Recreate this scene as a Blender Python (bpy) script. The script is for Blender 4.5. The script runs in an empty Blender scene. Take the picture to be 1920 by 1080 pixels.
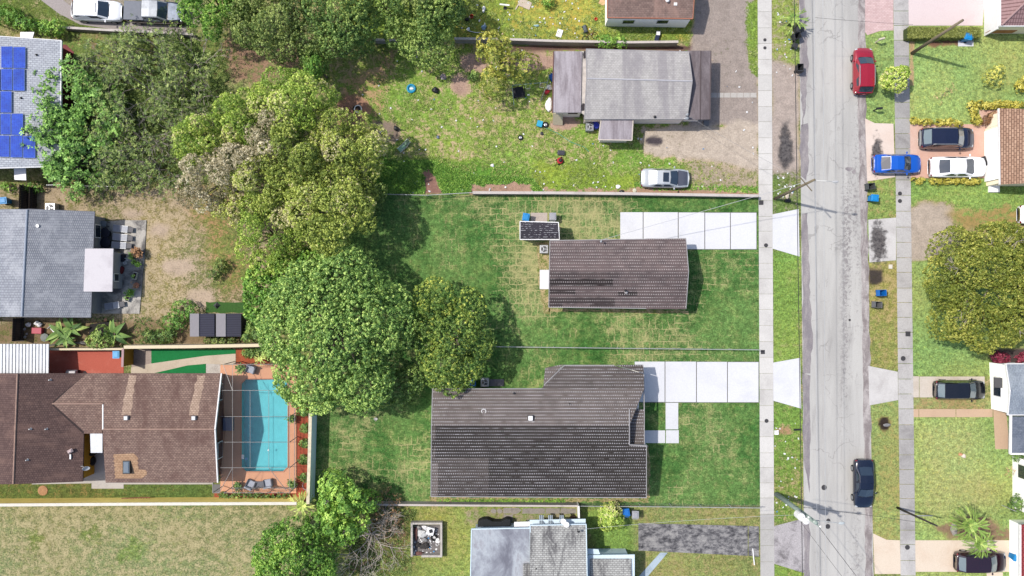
import bpy, math, random
import numpy as np
from mathutils import Vector, Matrix, Euler

random.seed(7)
rng = np.random.default_rng(11)
R = math.radians
sc = bpy.context.scene
COL = sc.collection

# ------------------------------------------------------------------ camera, world, sun
HCAM = 75.0                 # metres above the ground
S = 0.052                   # metres on the ground for one photograph pixel
cam_d = bpy.data.cameras.new("camera")
cam = bpy.data.objects.new("camera", cam_d)
COL.objects.link(cam)
cam.location = (0, 0, HCAM)
cam.rotation_euler = (0, 0, 0)
cam_d.sensor_width = 36.0
cam_d.lens = 36.0 * HCAM / (1920 * S)
cam_d.clip_start = 0.5
cam_d.clip_end = 3000
sc.camera = cam

SUN_TO = Vector((-5.2, 1.66, 8.4)).normalized()
SUN_EL = math.asin(SUN_TO.z)
SUN_AZ = math.atan2(SUN_TO.x, SUN_TO.y)
world = bpy.data.worlds.new("World")
sc.world = world
world.use_nodes = True
wn = world.node_tree
wn.nodes.clear()
sky = wn.nodes.new("ShaderNodeTexSky")
sky.sky_type = 'NISHITA'
sky.sun_disc = False
sky.sun_elevation = SUN_EL
sky.sun_rotation = SUN_AZ
sky.air_density = 1.0
sky.dust_density = 2.0
bg = wn.nodes.new("ShaderNodeBackground")
bg.inputs[1].default_value = 0.15
wo = wn.nodes.new("ShaderNodeOutputWorld")
wn.links.new(sky.outputs[0], bg.inputs[0])
wn.links.new(bg.outputs[0], wo.inputs[0])

sun_d = bpy.data.lights.new("sun", 'SUN')
sun_d.energy = 3.6
sun_d.angle = R(0.9)
sun_d.color = (1.0, 0.955, 0.89)
sun = bpy.data.objects.new("sun", sun_d)
COL.objects.link(sun)
sun.rotation_euler = (-SUN_TO).to_track_quat('-Z', 'Y').to_euler()
sun.location = (-60, 20, 100)

sc.view_settings.view_transform = 'Standard'
sc.view_settings.look = 'None'
sc.view_settings.gamma = 1.0
sc.view_settings.exposure = 0.52
sc.cycles.max_bounces = 6
sc.cycles.diffuse_bounces = 3
sc.cycles.transparent_max_bounces = 10

# ------------------------------------------------------------------ measuring
def W(px, py, z=0.0):
    """point at height z that the photograph shows at pixel (px, py)"""
    f = S * (HCAM - z) / HCAM
    return Vector(((px - 960) * f, (540 - py) * f, z))

def XY(px, py, z=0.0):
    v = W(px, py, z)
    return (v.x, v.y)

def lin(v):
    v = v / 255.0
    return v / 12.92 if v <= 0.04045 else ((v + 0.055) / 1.055) ** 2.4

def c(r, g, b, k=1.9):
    """surface colour that reads about (r,g,b) in full sun"""
    return (min(lin(r) / k, .9), min(lin(g) / k, .9), min(lin(b) / k, .9), 1.0)

# ------------------------------------------------------------------ materials
class NT:
    def __init__(self, name, rough=0.9, spec=0.25, metal=0.0):
        self.m = bpy.data.materials.new(name)
        self.m.use_nodes = True
        self.t = self.m.node_tree
        self.t.nodes.clear()
        self.out = self.t.nodes.new("ShaderNodeOutputMaterial")
        self.b = self.t.nodes.new("ShaderNodeBsdfPrincipled")
        self.b.inputs['Roughness'].default_value = rough
        self.b.inputs['Specular IOR Level'].default_value = spec
        self.b.inputs['Metallic'].default_value = metal
        self.t.links.new(self.b.outputs[0], self.out.inputs[0])
        self.m.diffuse_color = (.5, .5, .5, 1)
        self._co = None
    def set(self, sock, v):
        if isinstance(v, bpy.types.NodeSocket):
            self.t.links.new(v, sock)
        elif v is not None:
            if hasattr(sock.default_value, '__len__') and not hasattr(v, '__len__'):
                v = (v,) * len(sock.default_value)
            if hasattr(sock.default_value, '__len__') and len(sock.default_value) == 3 and len(v) == 4:
                v = v[:3]
            sock.default_value = v
    def co(self):
        if self._co is None:
            self._co = self.t.nodes.new("ShaderNodeTexCoord").outputs['Object']
        return self._co
    def pos(self):
        return self.t.nodes.new("ShaderNodeNewGeometry").outputs['Position']
    def mapping(self, vec, scale=(1, 1, 1), rot=(0, 0, 0), loc=(0, 0, 0)):
        n = self.t.nodes.new("ShaderNodeMapping")
        self.t.links.new(vec, n.inputs[0])
        n.inputs[1].default_value = loc
        n.inputs[2].default_value = rot
        n.inputs[3].default_value = scale
        return n.outputs[0]
    def noise(self, scale, detail=4, rough=.6, vec=None, dist=0.0):
        n = self.t.nodes.new("ShaderNodeTexNoise")
        self.t.links.new(vec or self.co(), n.inputs['Vector'])
        n.inputs['Scale'].default_value = scale
        n.inputs['Detail'].default_value = detail
        n.inputs['Roughness'].default_value = rough
        n.inputs['Distortion'].default_value = dist
        return n.outputs[0]
    def voro(self, scale, vec=None, out='Distance'):
        n = self.t.nodes.new("ShaderNodeTexVoronoi")
        self.t.links.new(vec or self.co(), n.inputs['Vector'])
        n.inputs['Scale'].default_value = scale
        return n.outputs[out]
    def ramp(self, fac, stops, interp='LINEAR'):
        n = self.t.nodes.new("ShaderNodeValToRGB")
        n.color_ramp.interpolation = interp
        e = n.color_ramp.elements
        while len(e) < len(stops):
            e.new(0.5)
        for el, (p, col) in zip(e, stops):
            el.position = p
            el.color = col if hasattr(col, '__len__') else (col, col, col, 1)
        self.t.links.new(fac, n.inputs[0])
        return n.outputs[0]
    def mix(self, fac, a, b, mode='MIX'):
        n = self.t.nodes.new("ShaderNodeMix")
        n.data_type = 'RGBA'
        n.blend_type = mode
        self.set(n.inputs[0], fac)
        self.set(n.inputs[6], a)
        self.set(n.inputs[7], b)
        return n.outputs[2]
    def math(self, op, a, b=None, cc=None, clamp=False):
        n = self.t.nodes.new("ShaderNodeMath")
        n.operation = op
        n.use_clamp = clamp
        self.set(n.inputs[0], a)
        if b is not None: self.set(n.inputs[1], b)
        if cc is not None: self.set(n.inputs[2], cc)
        return n.outputs[0]
    def step(self, v, lo, hi):
        n = self.t.nodes.new("ShaderNodeMapRange")
        n.interpolation_type = 'SMOOTHSTEP'
        self.set(n.inputs[0], v)
        n.inputs[1].default_value = lo
        n.inputs[2].default_value = hi
        return n.outputs[0]
    def xyz(self, vec=None):
        n = self.t.nodes.new("ShaderNodeSeparateXYZ")
        self.t.links.new(vec or self.co(), n.inputs[0])
        return n.outputs
    def attr(self, name, out='Fac'):
        n = self.t.nodes.new("ShaderNodeAttribute")
        n.attribute_name = name
        return n.outputs[out]
    def vary(self, col, scale=6, amt=.25, detail=5, vec=None):
        """multiply a colour by soft noise"""
        f = self.noise(scale, detail, .65, vec)
        g = self.ramp(f, [(.25, 1 - amt), (.75, 1 + amt)])
        return self.mix(1.0, col, g, 'MULTIPLY')
    def brick(self, c1, c2, mortar, w, h, msize=.01, vec=None, offset=.5):
        n = self.t.nodes.new("ShaderNodeTexBrick")
        self.t.links.new(vec or self.co(), n.inputs['Vector'])
        self.set(n.inputs['Color1'], c1); self.set(n.inputs['Color2'], c2); self.set(n.inputs['Mortar'], mortar)
        n.inputs['Scale'].default_value = 1.0
        n.inputs['Mortar Size'].default_value = msize
        n.inputs['Mortar Smooth'].default_value = .2
        n.inputs['Bias'].default_value = 0.0
        n.inputs['Brick Width'].default_value = w
        n.inputs['Row Height'].default_value = h
        n.offset = offset
        return n.outputs[0], n.outputs[1]
    def color(self, v):
        self.set(self.b.inputs['Base Color'], v)
        return self
    def bump(self, h, strength=.4, dist=.05):
        n = self.t.nodes.new("ShaderNodeBump")
        n.inputs['Strength'].default_value = strength
        n.inputs['Distance'].default_value = dist
        self.set(n.inputs['Height'], h)
        self.t.links.new(n.outputs[0], self.b.inputs['Normal'])
        return self

MATS = {}
def plain(name, col, rough=.6, metal=0.0, spec=.4, amt=.12, scale=4.0, coat=0.0):
    """painted / plastic / metal surface with faint dirt"""
    if name in MATS: return MATS[name]
    n = NT(name, rough, spec, metal)
    n.color(n.vary(col, scale, amt))
    if coat:
        n.b.inputs['Coat Weight'].default_value = coat
        n.b.inputs['Coat Roughness'].default_value = .06
    MATS[name] = n.m
    return n.m

def concrete(name, base, stain, amt=.5, scale=.5, fine=.16, tint=False, lo=.45, hi=.75):
    n = NT(name, .92, .2)
    v = n.pos()
    f = n.noise(scale, 7, .68, v, .4)
    col = n.mix(n.math('MULTIPLY', n.step(f, lo, hi), amt), base, stain)
    col = n.vary(col, 9, fine, 6, v)
    sp = n.step(n.noise(22, 3, .6, v), .62, .72)
    col = n.mix(n.math('MULTIPLY', sp, .25), col, stain)
    if tint:
        t = n.attr('tint')
        col = n.mix(1.0, col, n.ramp(t, [(0, .72), (1, 1.1)]), 'MULTIPLY')
    n.color(col)
    n.bump(n.noise(30, 3, .6, v), .15, .01)
    MATS[name] = n.m
    return n.m

def grassy(name, veg, veg2, bare, amount=.3, scale=1.3, seed=0.0):
    """turf: two greens and a dry colour broken up down to blade clumps"""
    n = NT(name, .95, .12)
    v = n.mapping(n.pos(), loc=(seed, seed * 1.7, 0))
    big = n.noise(.16, 4, .6, v, .3)
    mid = n.noise(scale, 6, .72, v, .3)
    fine = n.noise(7.5, 5, .75, v)
    g = n.mix(n.step(big, .35, .68), veg, veg2)
    g = n.mix(1.0, g, n.ramp(fine, [(.28, .42), (.5, 1.0), (.74, 1.8)]), 'MULTIPLY')
    s = n.math('ADD', n.math('MULTIPLY', mid, .6), n.math('MULTIPLY', fine, .45))
    d = n.step(s, .68 - amount * .35, .86 - amount * .35)
    col = n.mix(d, g, n.vary(bare, 5, .28, 5, v))
    n.color(col)
    n.bump(fine, .6, .06)
    MATS[name] = n.m
    return n.m

def leafy(name, dark, mid, light, rough=.55, trans=.2, dry=None):
    """leaf surface: colour from each leaf's own tint, some light comes through"""
    n = NT(name, rough, .35)
    t = n.attr('tint')
    col = n.ramp(t, [(0.0, dark), (.5, mid), (.8 if dry else 1.0, light)] + ([(1.0, dry)] if dry else []))
    n.color(col)
    tr = n.t.nodes.new("ShaderNodeBsdfTranslucent")
    n.set(tr.inputs[0], n.mix(1.0, col, (1.0, 1.0, .45, 1), 'MULTIPLY'))
    mx = n.t.nodes.new("ShaderNodeMixShader")
    mx.inputs[0].default_value = trans
    n.t.links.new(n.b.outputs[0], mx.inputs[1])
    n.t.links.new(tr.outputs[0], mx.inputs[2])
    n.t.links.new(mx.outputs[0], n.out.inputs[0])
    MATS[name] = n.m
    return n.m

def shingle(name, a, b, mortar, w=.30, h=.15, rot=0.0, stain=None, stain_amt=.5, sscale=.35, tint=False, streak=None, ms=.012):
    n = NT(name, .93, .15)
    v = n.mapping(n.co(), rot=(0, 0, rot))
    col, _ = n.brick(a, b, mortar, w, h, ms, v)
    col = n.vary(col, 3.0, .16, 6)
    if stain:
        vv = n.mapping(n.co(), scale=streak or (1, 1, 1))
        f = n.noise(sscale, 7, .7, vv, .5)
        f2 = n.noise(6, 4, .7)
        f = n.math('ADD', n.math('MULTIPLY', f, .8), n.math('MULTIPLY', f2, .2))
        col = n.mix(n.math('MULTIPLY', n.step(f, .46, .62), stain_amt), col, stain)
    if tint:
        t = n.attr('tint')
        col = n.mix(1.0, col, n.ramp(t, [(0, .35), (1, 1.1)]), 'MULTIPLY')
    n.color(col)
    n.bump(n.noise(40, 2, .5), .2, .01)
    MATS[name] = n.m
    return n.m

def nailed(name, base, base2, dotc, row=.19, step=.27, amount=.9, rowshift=0.0):
    """new shingles with bright seal-strip dashes on every course"""
    n = NT(name, .9, .2)
    x, y, z = n.xyz()
    jit = n.math('MULTIPLY', n.math('SUBTRACT', n.noise(1.1, 3, .6), .5), .05)
    v = n.math('DIVIDE', n.math('ADD', n.math('ADD', y, jit), rowshift), row)
    rowi = n.math('FLOOR', v)
    fv = n.math('FRACT', v)
    odd = n.math('MODULO', n.math('ABSOLUTE', rowi), 2.0)
    u = n.math('FRACT', n.math('ADD', n.math('DIVIDE', x, step), n.math('MULTIPLY', rowi, .37)))
    line = n.math('LESS_THAN', fv, .36)
    dots = n.math('MULTIPLY', n.math('LESS_THAN', u, .44), line)
    nz = n.noise(2.2, 3, .6, n.mapping(n.co(), scale=(.5, 1, 1)))
    dash = n.math('MULTIPLY', n.math('MULTIPLY', n.math('LESS_THAN', u, .7), n.math('LESS_THAN', fv, .26)), n.step(nz, .3, .6))
    m = n.mix(odd, dots, dash)
    fade = n.ramp(n.noise(.5, 4, .6), [(.3, .45), (.7, 1.0)])
    m = n.math('MULTIPLY', n.math('MULTIPLY', m, fade), amount)
    t = n.attr('tint')
    col = n.mix(n.step(n.noise(.9, 5, .7), .35, .7), base, base2)
    col = n.mix(1.0, col, n.ramp(t, [(0, .16), (1, 1.1)]), 'MULTIPLY')
    grain = n.noise(14, 3, .7, n.mapping(n.co(), scale=(.5, 1.6, 1)))
    col = n.mix(1.0, col, n.ramp(grain, [(.3, .86), (.7, 1.12)]), 'MULTIPLY')
    hue = n.noise(2.3, 3, .6)
    dc = n.mix(n.step(hue, .55, .75), dotc, c(190, 205, 190))
    n.color(n.mix(m, col, dc))
    MATS[name] = n.m
    return n.m

def glassy(name, col, rough=.05):
    if name in MATS: return MATS[name]
    n = NT(name, rough, .6)
    n.color(col)
    n.b.inputs['Coat Weight'].default_value = .6
    n.b.inputs['Coat Roughness'].default_value = .03
    MATS[name] = n.m
    return n.m

def sheer(name, col, see=.75):
    """woven screen or wire mesh one can look through"""
    n = NT(name, .7, .3)
    n.color(col)
    tr = n.t.nodes.new("ShaderNodeBsdfTransparent")
    mx = n.t.nodes.new("ShaderNodeMixShader")
    mx.inputs[0].default_value = see
    n.t.links.new(n.b.outputs[0], mx.inputs[1])
    n.t.links.new(tr.outputs[0], mx.inputs[2])
    n.t.links.new(mx.outputs[0], n.out.inputs[0])
    MATS[name] = n.m
    return n.m

# ------------------------------------------------------------------ mesh building
class MB:
    def __init__(self):
        self.v = []; self.f = []; self.t = []
    def add(self, vs, fs, tint=.5):
        o = len(self.v)
        self.v.extend(tuple(p) for p in vs)
        for f in fs:
            self.f.append(tuple(i + o for i in f)); self.t.append(tint)
        return self
    def poly(self, pts, tint=.5):
        return self.add(pts, [tuple(range(len(pts)))], tint)
    def box(self, cx, cy, z0, sx, sy, sz, rz=0.0, tint=.5, tx=1.0, ty=1.0):
        """box standing on z0; tx, ty narrow its top"""
        ca, sa = math.cos(rz), math.sin(rz)
        P = []
        for z, kx, ky in ((z0, 1, 1), (z0 + sz, tx, ty)):
            for a, b in ((-1, -1), (1, -1), (1, 1), (-1, 1)):
                x, y = a * sx / 2 * kx, b * sy / 2 * ky
                P.append((cx + x * ca - y * sa, cy + x * sa + y * ca, z))
        return self.add(P, [(3, 2, 1, 0), (4, 5, 6, 7), (0, 1, 5, 4), (1, 2, 6, 5), (2, 3, 7, 6), (3, 0, 4, 7)], tint)
    def prism(self, poly, z0, z1, tint=.5):
        """outline (x,y) extruded from z0 to z1"""
        a = sum(poly[i][0] * poly[(i + 1) % len(poly)][1] - poly[(i + 1) % len(poly)][0] * poly[i][1] for i in range(len(poly)))
        if a < 0: poly = poly[::-1]
        n = len(poly)
        P = [(p[0], p[1], z0) for p in poly] + [(p[0], p[1], z1) for p in poly]
        F = [tuple(range(n - 1, -1, -1)), tuple(range(n, 2 * n))]
        F += [(i, (i + 1) % n, n + (i + 1) % n, n + i) for i in range(n)]
        return self.add(P, F, tint)
    def slab(self, pts, t, tint=.5):
        """polygon in space with vertical thickness t below it"""
        pts = [Vector(p) for p in pts]
        nrm = sum(((pts[i].x * pts[(i + 1) % len(pts)].y - pts[(i + 1) % len(pts)].x * pts[i].y) for i in range(len(pts))))
        if nrm < 0: pts = pts[::-1]
        n = len(pts)
        P = [p.copy() for p in pts] + [p - Vector((0, 0, t)) for p in pts]
        F = [tuple(range(n)), tuple(range(2 * n - 1, n - 1, -1))]
        F += [(i, n + i, n + (i + 1) % n, (i + 1) % n) for i in range(n)]
        return self.add(P, F, tint)
    def tube(self, pts, rads, n=6, cap=True, tint=.5):
        pts = [Vector(p) for p in pts]
        if not hasattr(rads, '__len__'): rads = [rads] * len(pts)
        o = len(self.v); up = Vector((0, 0, 1))
        P = []
        for i, p in enumerate(pts):
            d = (pts[min(i + 1, len(pts) - 1)] - pts[max(i - 1, 0)])
            if d.length < 1e-6: d = Vector((0, 0, 1))
            d.normalize()
            a = d.cross(up)
            if a.length < 1e-3: a = d.cross(Vector((1, 0, 0)))
            a.normalize(); b = d.cross(a)
            for k in range(n):
                th = 2 * math.pi * k / n
                P.append(p + (a * math.cos(th) + b * math.sin(th)) * rads[i])
        F = []
        for i in range(len(pts) - 1):
            for k in range(n):
                F.append((i * n + k, (i + 1) * n + k, (i + 1) * n + (k + 1) % n, i * n + (k + 1) % n))
        if cap:
            F.append(tuple(range(n))); F.append(tuple(range(len(pts) * n - 1, (len(pts) - 1) * n - 1, -1)))
        return self.add(P, F, tint)
    def lathe(self, prof, cx=0, cy=0, z=0, n=16, tint=.5, sy=1.0, axis='z'):
        P = []; F = []
        for r, h in prof:
            for k in range(n):
                th = 2 * math.pi * k / n
                a, b = r * math.cos(th), r * math.sin(th) * sy
                P.append((cx + a, cy + b, z + h) if axis == 'z' else ((cx + a, cy + h, z + b) if axis == 'y' else (cx + h, cy + a, z + b)))
        m = len(prof)
        for i in range(m - 1):
            for k in range(n):
                q = (i * n + k, i * n + (k + 1) % n, (i + 1) * n + (k + 1) % n, (i + 1) * n + k)
                F.append(q if axis != 'y' else q[::-1])
        F.append(tuple(range(n))[::-1]); F.append(tuple(range((m - 1) * n, m * n)))
        return self.add(P, F, tint)
    def ring(self, Rr, r, cx=0, cy=0, z=0, n=24, k=8, tint=.5, tilt=0.0):
        P = []; F = []
        ct, st = math.cos(tilt), math.sin(tilt)
        for i in range(n):
            a = 2 * math.pi * i / n
            for j in range(k):
                b = 2 * math.pi * j / k
                x, y, h = (Rr + r * math.cos(b)) * math.cos(a), (Rr + r * math.cos(b)) * math.sin(a), r * math.sin(b)
                P.append((cx + x, cy + y * ct - h * st, z + y * st + h * ct))
        for i in range(n):
            for j in range(k):
                F.append((i * k + j, ((i + 1) % n) * k + j, ((i + 1) % n) * k + (j + 1) % k, i * k + (j + 1) % k))
        return self.add(P, F, tint)
    def lump(self, cx, cy, z, rx, ry, rz, n=14, m=8, wob=.18, tint=.5, seed=0):
        rr = random.Random(seed); ph = [rr.uniform(0, 6.28) for _ in range(6)]
        P = []; F = []
        for j in range(m + 1):
            e = -math.pi / 2 + math.pi * j / m
            for i in range(n):
                a = 2 * math.pi * i / n
                w = 1 + wob * (math.sin(2 * a + ph[0] + 2 * e) * .5 + math.sin(3 * a + ph[1]) * .4 * math.cos(e) + math.sin(5 * a + ph[2] + 3 * e) * .35)
                P.append((cx + rx * w * math.cos(e) * math.cos(a), cy + ry * w * math.cos(e) * math.sin(a), z + rz * w * math.sin(e)))
        for j in range(m):
            for i in range(n):
                F.append((j * n + i, j * n + (i + 1) % n, (j + 1) * n + (i + 1) % n, (j + 1) * n + i))
        return self.add(P, F, tint)
    def build(self, name, mat, parent=None, smooth=False, bevel=0.0, world=True, seg=2):
        """link as one mesh object; vertices are world ones unless world=False (then the parent's own)"""
        me = bpy.data.meshes.new(name)
        off = parent.location if (parent is not None and world) else Vector((0, 0, 0))
        if parent is not None and world and parent.parent is not None: off = off + parent.parent.location
        me.from_pydata([(p[0] - off[0], p[1] - off[1], p[2] - off[2]) for p in self.v], [], self.f)
        me.materials.append(mat)
        a = me.attributes.new('tint', 'FLOAT', 'FACE')
        a.data.foreach_set('value', np.array(self.t, dtype=np.float32))
        if smooth:
            me.polygons.foreach_set('use_smooth', np.ones(len(me.polygons), dtype=bool))
        me.update()
        o = bpy.data.objects.new(name, me)
        COL.objects.link(o)
        if parent is not None: o.parent = parent
        if bevel:
            md = o.modifiers.new('bevel', 'BEVEL'); md.width = bevel; md.segments = seg; md.limit_method = 'ANGLE'
        return o

def tag(o, label=None, cat=None, group=None, kind=None):
    if label: o['label'] = label
    if cat: o['category'] = cat
    if group: o['group'] = group
    if kind: o['kind'] = kind
    return o

def thing(name, label, cat, loc=(0, 0, 0), rz=0.0, group=None):
    o = bpy.data.objects.new(name, None)
    o.empty_display_size = .3
    COL.objects.link(o)
    o.location = loc; o.rotation_euler = (0, 0, rz)
    return tag(o, label, cat, group)

def struct(o):
    o['kind'] = 'structure'
    return o

def copy_tree(o, parent=None):
    d = o.copy(); COL.objects.link(d); d.parent = parent
    for ch in list(o.children): copy_tree(ch, d)
    return d

def dup(src, loc, rz, label, group=None, scale=None):
    d = copy_tree(src)
    d.location = loc; d.rotation_euler = (0, 0, rz); d['label'] = label
    if group: d['group'] = group
    if scale: d.scale = scale if hasattr(scale, '__len__') else (scale,) * 3
    return d

def np_mesh(name, verts, nper, mat, parent=None, tint=None):
    """many loose polygons of nper corners each, from a numpy array (count*nper, 3)"""
    me = bpy.data.meshes.new(name)
    n = len(verts); k = n // nper
    me.vertices.add(n); me.vertices.foreach_set('co', verts.astype(np.float32).ravel())
    me.loops.add(n); me.loops.foreach_set('vertex_index', np.arange(n, dtype=np.int32))
    me.polygons.add(k)
    me.polygons.foreach_set('loop_start', np.arange(0, n, nper, dtype=np.int32))
    me.polygons.foreach_set('loop_total', np.full(k, nper, dtype=np.int32))
    me.materials.append(mat)
    if tint is not None:
        a = me.attributes.new('tint', 'FLOAT', 'FACE'); a.data.foreach_set('value', tint.astype(np.float32))
    me.update(calc_edges=True); me.validate()
    o = bpy.data.objects.new(name, me); COL.objects.link(o)
    if parent is not None: o.parent = parent
    return o
# ------------------------------------------------------------------ ground sheet, coloured by what grows or lies on it
STEP = 4.0                                            # photograph pixels between ground points
gx = np.arange(-160, 2080 + 1, STEP); gy = np.arange(-140, 1220 + 1, STEP)
GX, GY = np.meshgrid(gx, gy)                          # rows go down the photograph
def vnoise(scale, seed, octaves=4, rough=.55):
    out = np.zeros_like(GX); amp = 1.0; tot = 0.0
    r = np.random.default_rng(seed)
    for o in range(octaves):
        s = scale / 2 ** o
        nx, ny = int(2400 / s) + 4, int(1500 / s) + 4
        g = r.random((ny, nx))
        fx = (GX + 180) / s; fy = (GY + 160) / s
        ix = fx.astype(int); iy = fy.astype(int); tx = fx - ix; ty = fy - iy
        tx = tx * tx * (3 - 2 * tx); ty = ty * ty * (3 - 2 * ty)
        a = g[iy, ix] * (1 - tx) + g[iy, ix + 1] * tx
        b = g[iy + 1, ix] * (1 - tx) + g[iy + 1, ix + 1] * tx
        out += amp * (a * (1 - ty) + b * ty); tot += amp; amp *= rough
    return out / tot
NA, NB, NC_ = vnoise(90, 1), vnoise(45, 2, 4, .7), vnoise(160, 3)
def psd(poly):
    """signed distance in pixels to an outline, positive inside"""
    p = np.array(poly, float); d = np.full(GX.shape, 1e9); ins = np.zeros(GX.shape, bool)
    for i in range(len(p)):
        a, b = p[i], p[(i + 1) % len(p)]
        e = b - a; w0 = GX - a[0]; w1 = GY - a[1]
        t = np.clip((w0 * e[0] + w1 * e[1]) / (e @ e + 1e-9), 0, 1)
        d = np.minimum(d, np.hypot(w0 - t * e[0], w1 - t * e[1]))
        cond = ((a[1] > GY) != (b[1] > GY)) & (GX < (b[0] - a[0]) * (GY - a[1]) / (b[1] - a[1] + 1e-12) + a[0])
        ins ^= cond
    return np.where(ins, d, -d)
def L3(col):
    r_, g_, b_ = col
    if g_ > r_: r_, b_ = r_ + .32 * (g_ - r_), b_ + .16 * (g_ - b_)      # sun-bleached turf
    return np.array(c(r_, g_, b_)[:3])
VEG = np.zeros(GX.shape + (3,)); VEG[:] = L3((118, 128, 66))
BARE = np.zeros(GX.shape + (3,)); BARE[:] = L3((188, 172, 128))
AMT = np.full(GX.shape, .4)
def paint(poly, veg=None, bare=None, amt=None, soft=4, wob=0):
    global AMT
    d = psd(poly) + (NB - .5) * 2.2 * wob
    w = np.clip(d / (2 * soft) + .5, 0, 1); w = w * w * (3 - 2 * w)
    if veg: VEG[:] = VEG * (1 - w[..., None]) + L3(veg) * w[..., None]
    if bare: BARE[:] = BARE * (1 - w[..., None]) + L3(bare) * w[..., None]
    if amt is not None: AMT = AMT * (1 - w) + amt * w
def disc(x, y, rx, ry=None, n=14):
    ry = ry or rx
    return [(x + rx * math.cos(6.2832 * i / n), y + ry * math.sin(6.2832 * i / n)) for i in range(n)]
# dry yard behind the grey-blue house, dry field at the bottom left
paint([(-160, 345), (520, 345), (520, 650), (-160, 650)], (122, 118, 74), (192, 172, 142), .54, 6)
paint([(260, 370), (350, 400), (340, 620), (280, 640), (262, 500)], (138, 126, 82), (200, 180, 144), .55, 20, 20)
for p in ((335, 500, 30, 16), (300, 430, 22, 14), (380, 560, 26, 14), (250, 400, 18, 8)): paint(disc(*p), None, (206, 184, 160), .85, 8, 14)
paint([(330, 345), (420, 345), (470, 520), (420, 560), (380, 430)], (120, 128, 58), (190, 150, 110), .42, 20, 18)
paint([(-160, 950), (600, 950), (600, 1240), (-160, 1240)], (122, 130, 78), (190, 178, 134), .48, 4)
for p in ((165, 1000, 16, 8), (250, 1040, 22, 10), (60, 1010, 18, 7)): paint(disc(*p), (104, 126, 58), None, .3, 8, 40)
paint([(600, 950), (1200, 950), (1200, 1240), (600, 1240)], (124, 142, 62), (186, 176, 110), .30, 4)
paint([(650, 955), (770, 955), (780, 1080), (640, 1080)], (96, 112, 48), (140, 118, 88), .45, 14, 16)
paint([(870, 955), (1080, 955), (1080, 985), (870, 985)], None, (170, 158, 128), .55, 8, 6)
paint([(1090, 950), (1430, 950), (1430, 1240), (1090, 1240)], (128, 138, 70), (178, 162, 112), .40, 5)
paint([(1090, 955), (1180, 955), (1190, 1030), (1120, 1050)], (112, 146, 58), None, .18, 10, 10)
# weedy plots at the top
paint([(640, -140), (1440, -140), (1440, 76), (860, 76), (640, 76)], (112, 142, 46), (196, 178, 88), .30, 5)
paint([(960, -20), (1140, -20), (1140, 70), (960, 60)], (150, 158, 58), (204, 178, 84), .42, 18, 20)
paint([(620, 82), (1420, 82), (1420, 362), (620, 362)], (108, 150, 50), (208, 184, 146), .36, 5)
paint([(640, 90), (740, 100), (720, 200), (690, 290), (630, 250)], None, (206, 170, 130), .50, 14, 20)
paint(disc(655, 205, 34, 26), None, (186, 142, 118), .8, 8, 12)
paint(disc(716, 248, 30, 22), None, (160, 142, 126), .75, 7, 10)
paint([(700, 300), (860, 300), (1020, 330), (1020, 362), (700, 362)], (70, 128, 36), None, .06, 10, 14)
paint([(790, 318), (806, 318), (830, 362), (795, 362)], None, (166, 126, 112), .9, 4, 6)
paint([(880, 340), (1180, 348), (1180, 364), (880, 364)], None, (196, 160, 138), .85, 4, 8)
for p in ((1010, 115, 60, 16), (890, 118, 26, 16), (860, 160, 18, 22), (1060, 230, 26, 12)): paint(disc(*p), None, (198, 166, 148), .85, 6, 12)
paint([(960, 84), (1300, 86), (1300, 96), (960, 96)], None, (120, 92, 84), .8, 4, 4)
paint([(1000, 300), (1200, 330), (1200, 358), (1000, 358)], (120, 152, 44), None, .12, 12, 14)
# bare drive and forecourt of the flat grey house
paint([(1296, -140), (1412, -140), (1420, 70), (1424, 235), (1290, 240), (1300, 60)], (112, 122, 70), (180, 166, 156), .86, 5, 8)
paint([(1200, 236), (1424, 232), (1424, 330), (1330, 300), (1205, 288)], (140, 136, 84), (212, 196, 178), .86, 6, 14)
paint([(1290, 298), (1424, 318), (1424, 360), (1300, 360)], (136, 140, 74), (190, 172, 150), .55, 10, 12)
paint(disc(1226, 264, 17, 9), None, (92, 84, 88), 1.0, 2, 2)
paint([(1396, 0), (1424, 0), (1424, 150), (1404, 130)], (98, 138, 46), None, .2, 6, 8)
# leaf litter under the trees at the top left
paint([(395, 72), (585, 72), (575, 140), (520, 138), (430, 150)], (112, 120, 66), (172, 138, 114), .55, 10, 30)
paint([(570, 80), (720, 78), (700, 130), (600, 160)], (112, 136, 54), (200, 176, 136), .38, 12, 20)
paint([(110, 60), (420, 60), (420, 345), (110, 345)], (98, 122, 52), (152, 128, 92), .35, 14, 12)
paint([(-160, -140), (380, -140), (380, 50), (130, 52), (60, -10), (-160, -40)], (130, 134, 74), (176, 164, 150), .62, 6, 6)
paint([(-160, -60), (40, -40), (130, 20), (350, 46), (350, 62), (120, 60), (-160, 10)], (82, 110, 42), None, .25, 8, 8)
# south side of the lawn plots
paint([(700, 934), (1424, 934), (1424, 950), (700, 950)], (100, 136, 54), (190, 166, 120), .45, 3)
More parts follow.
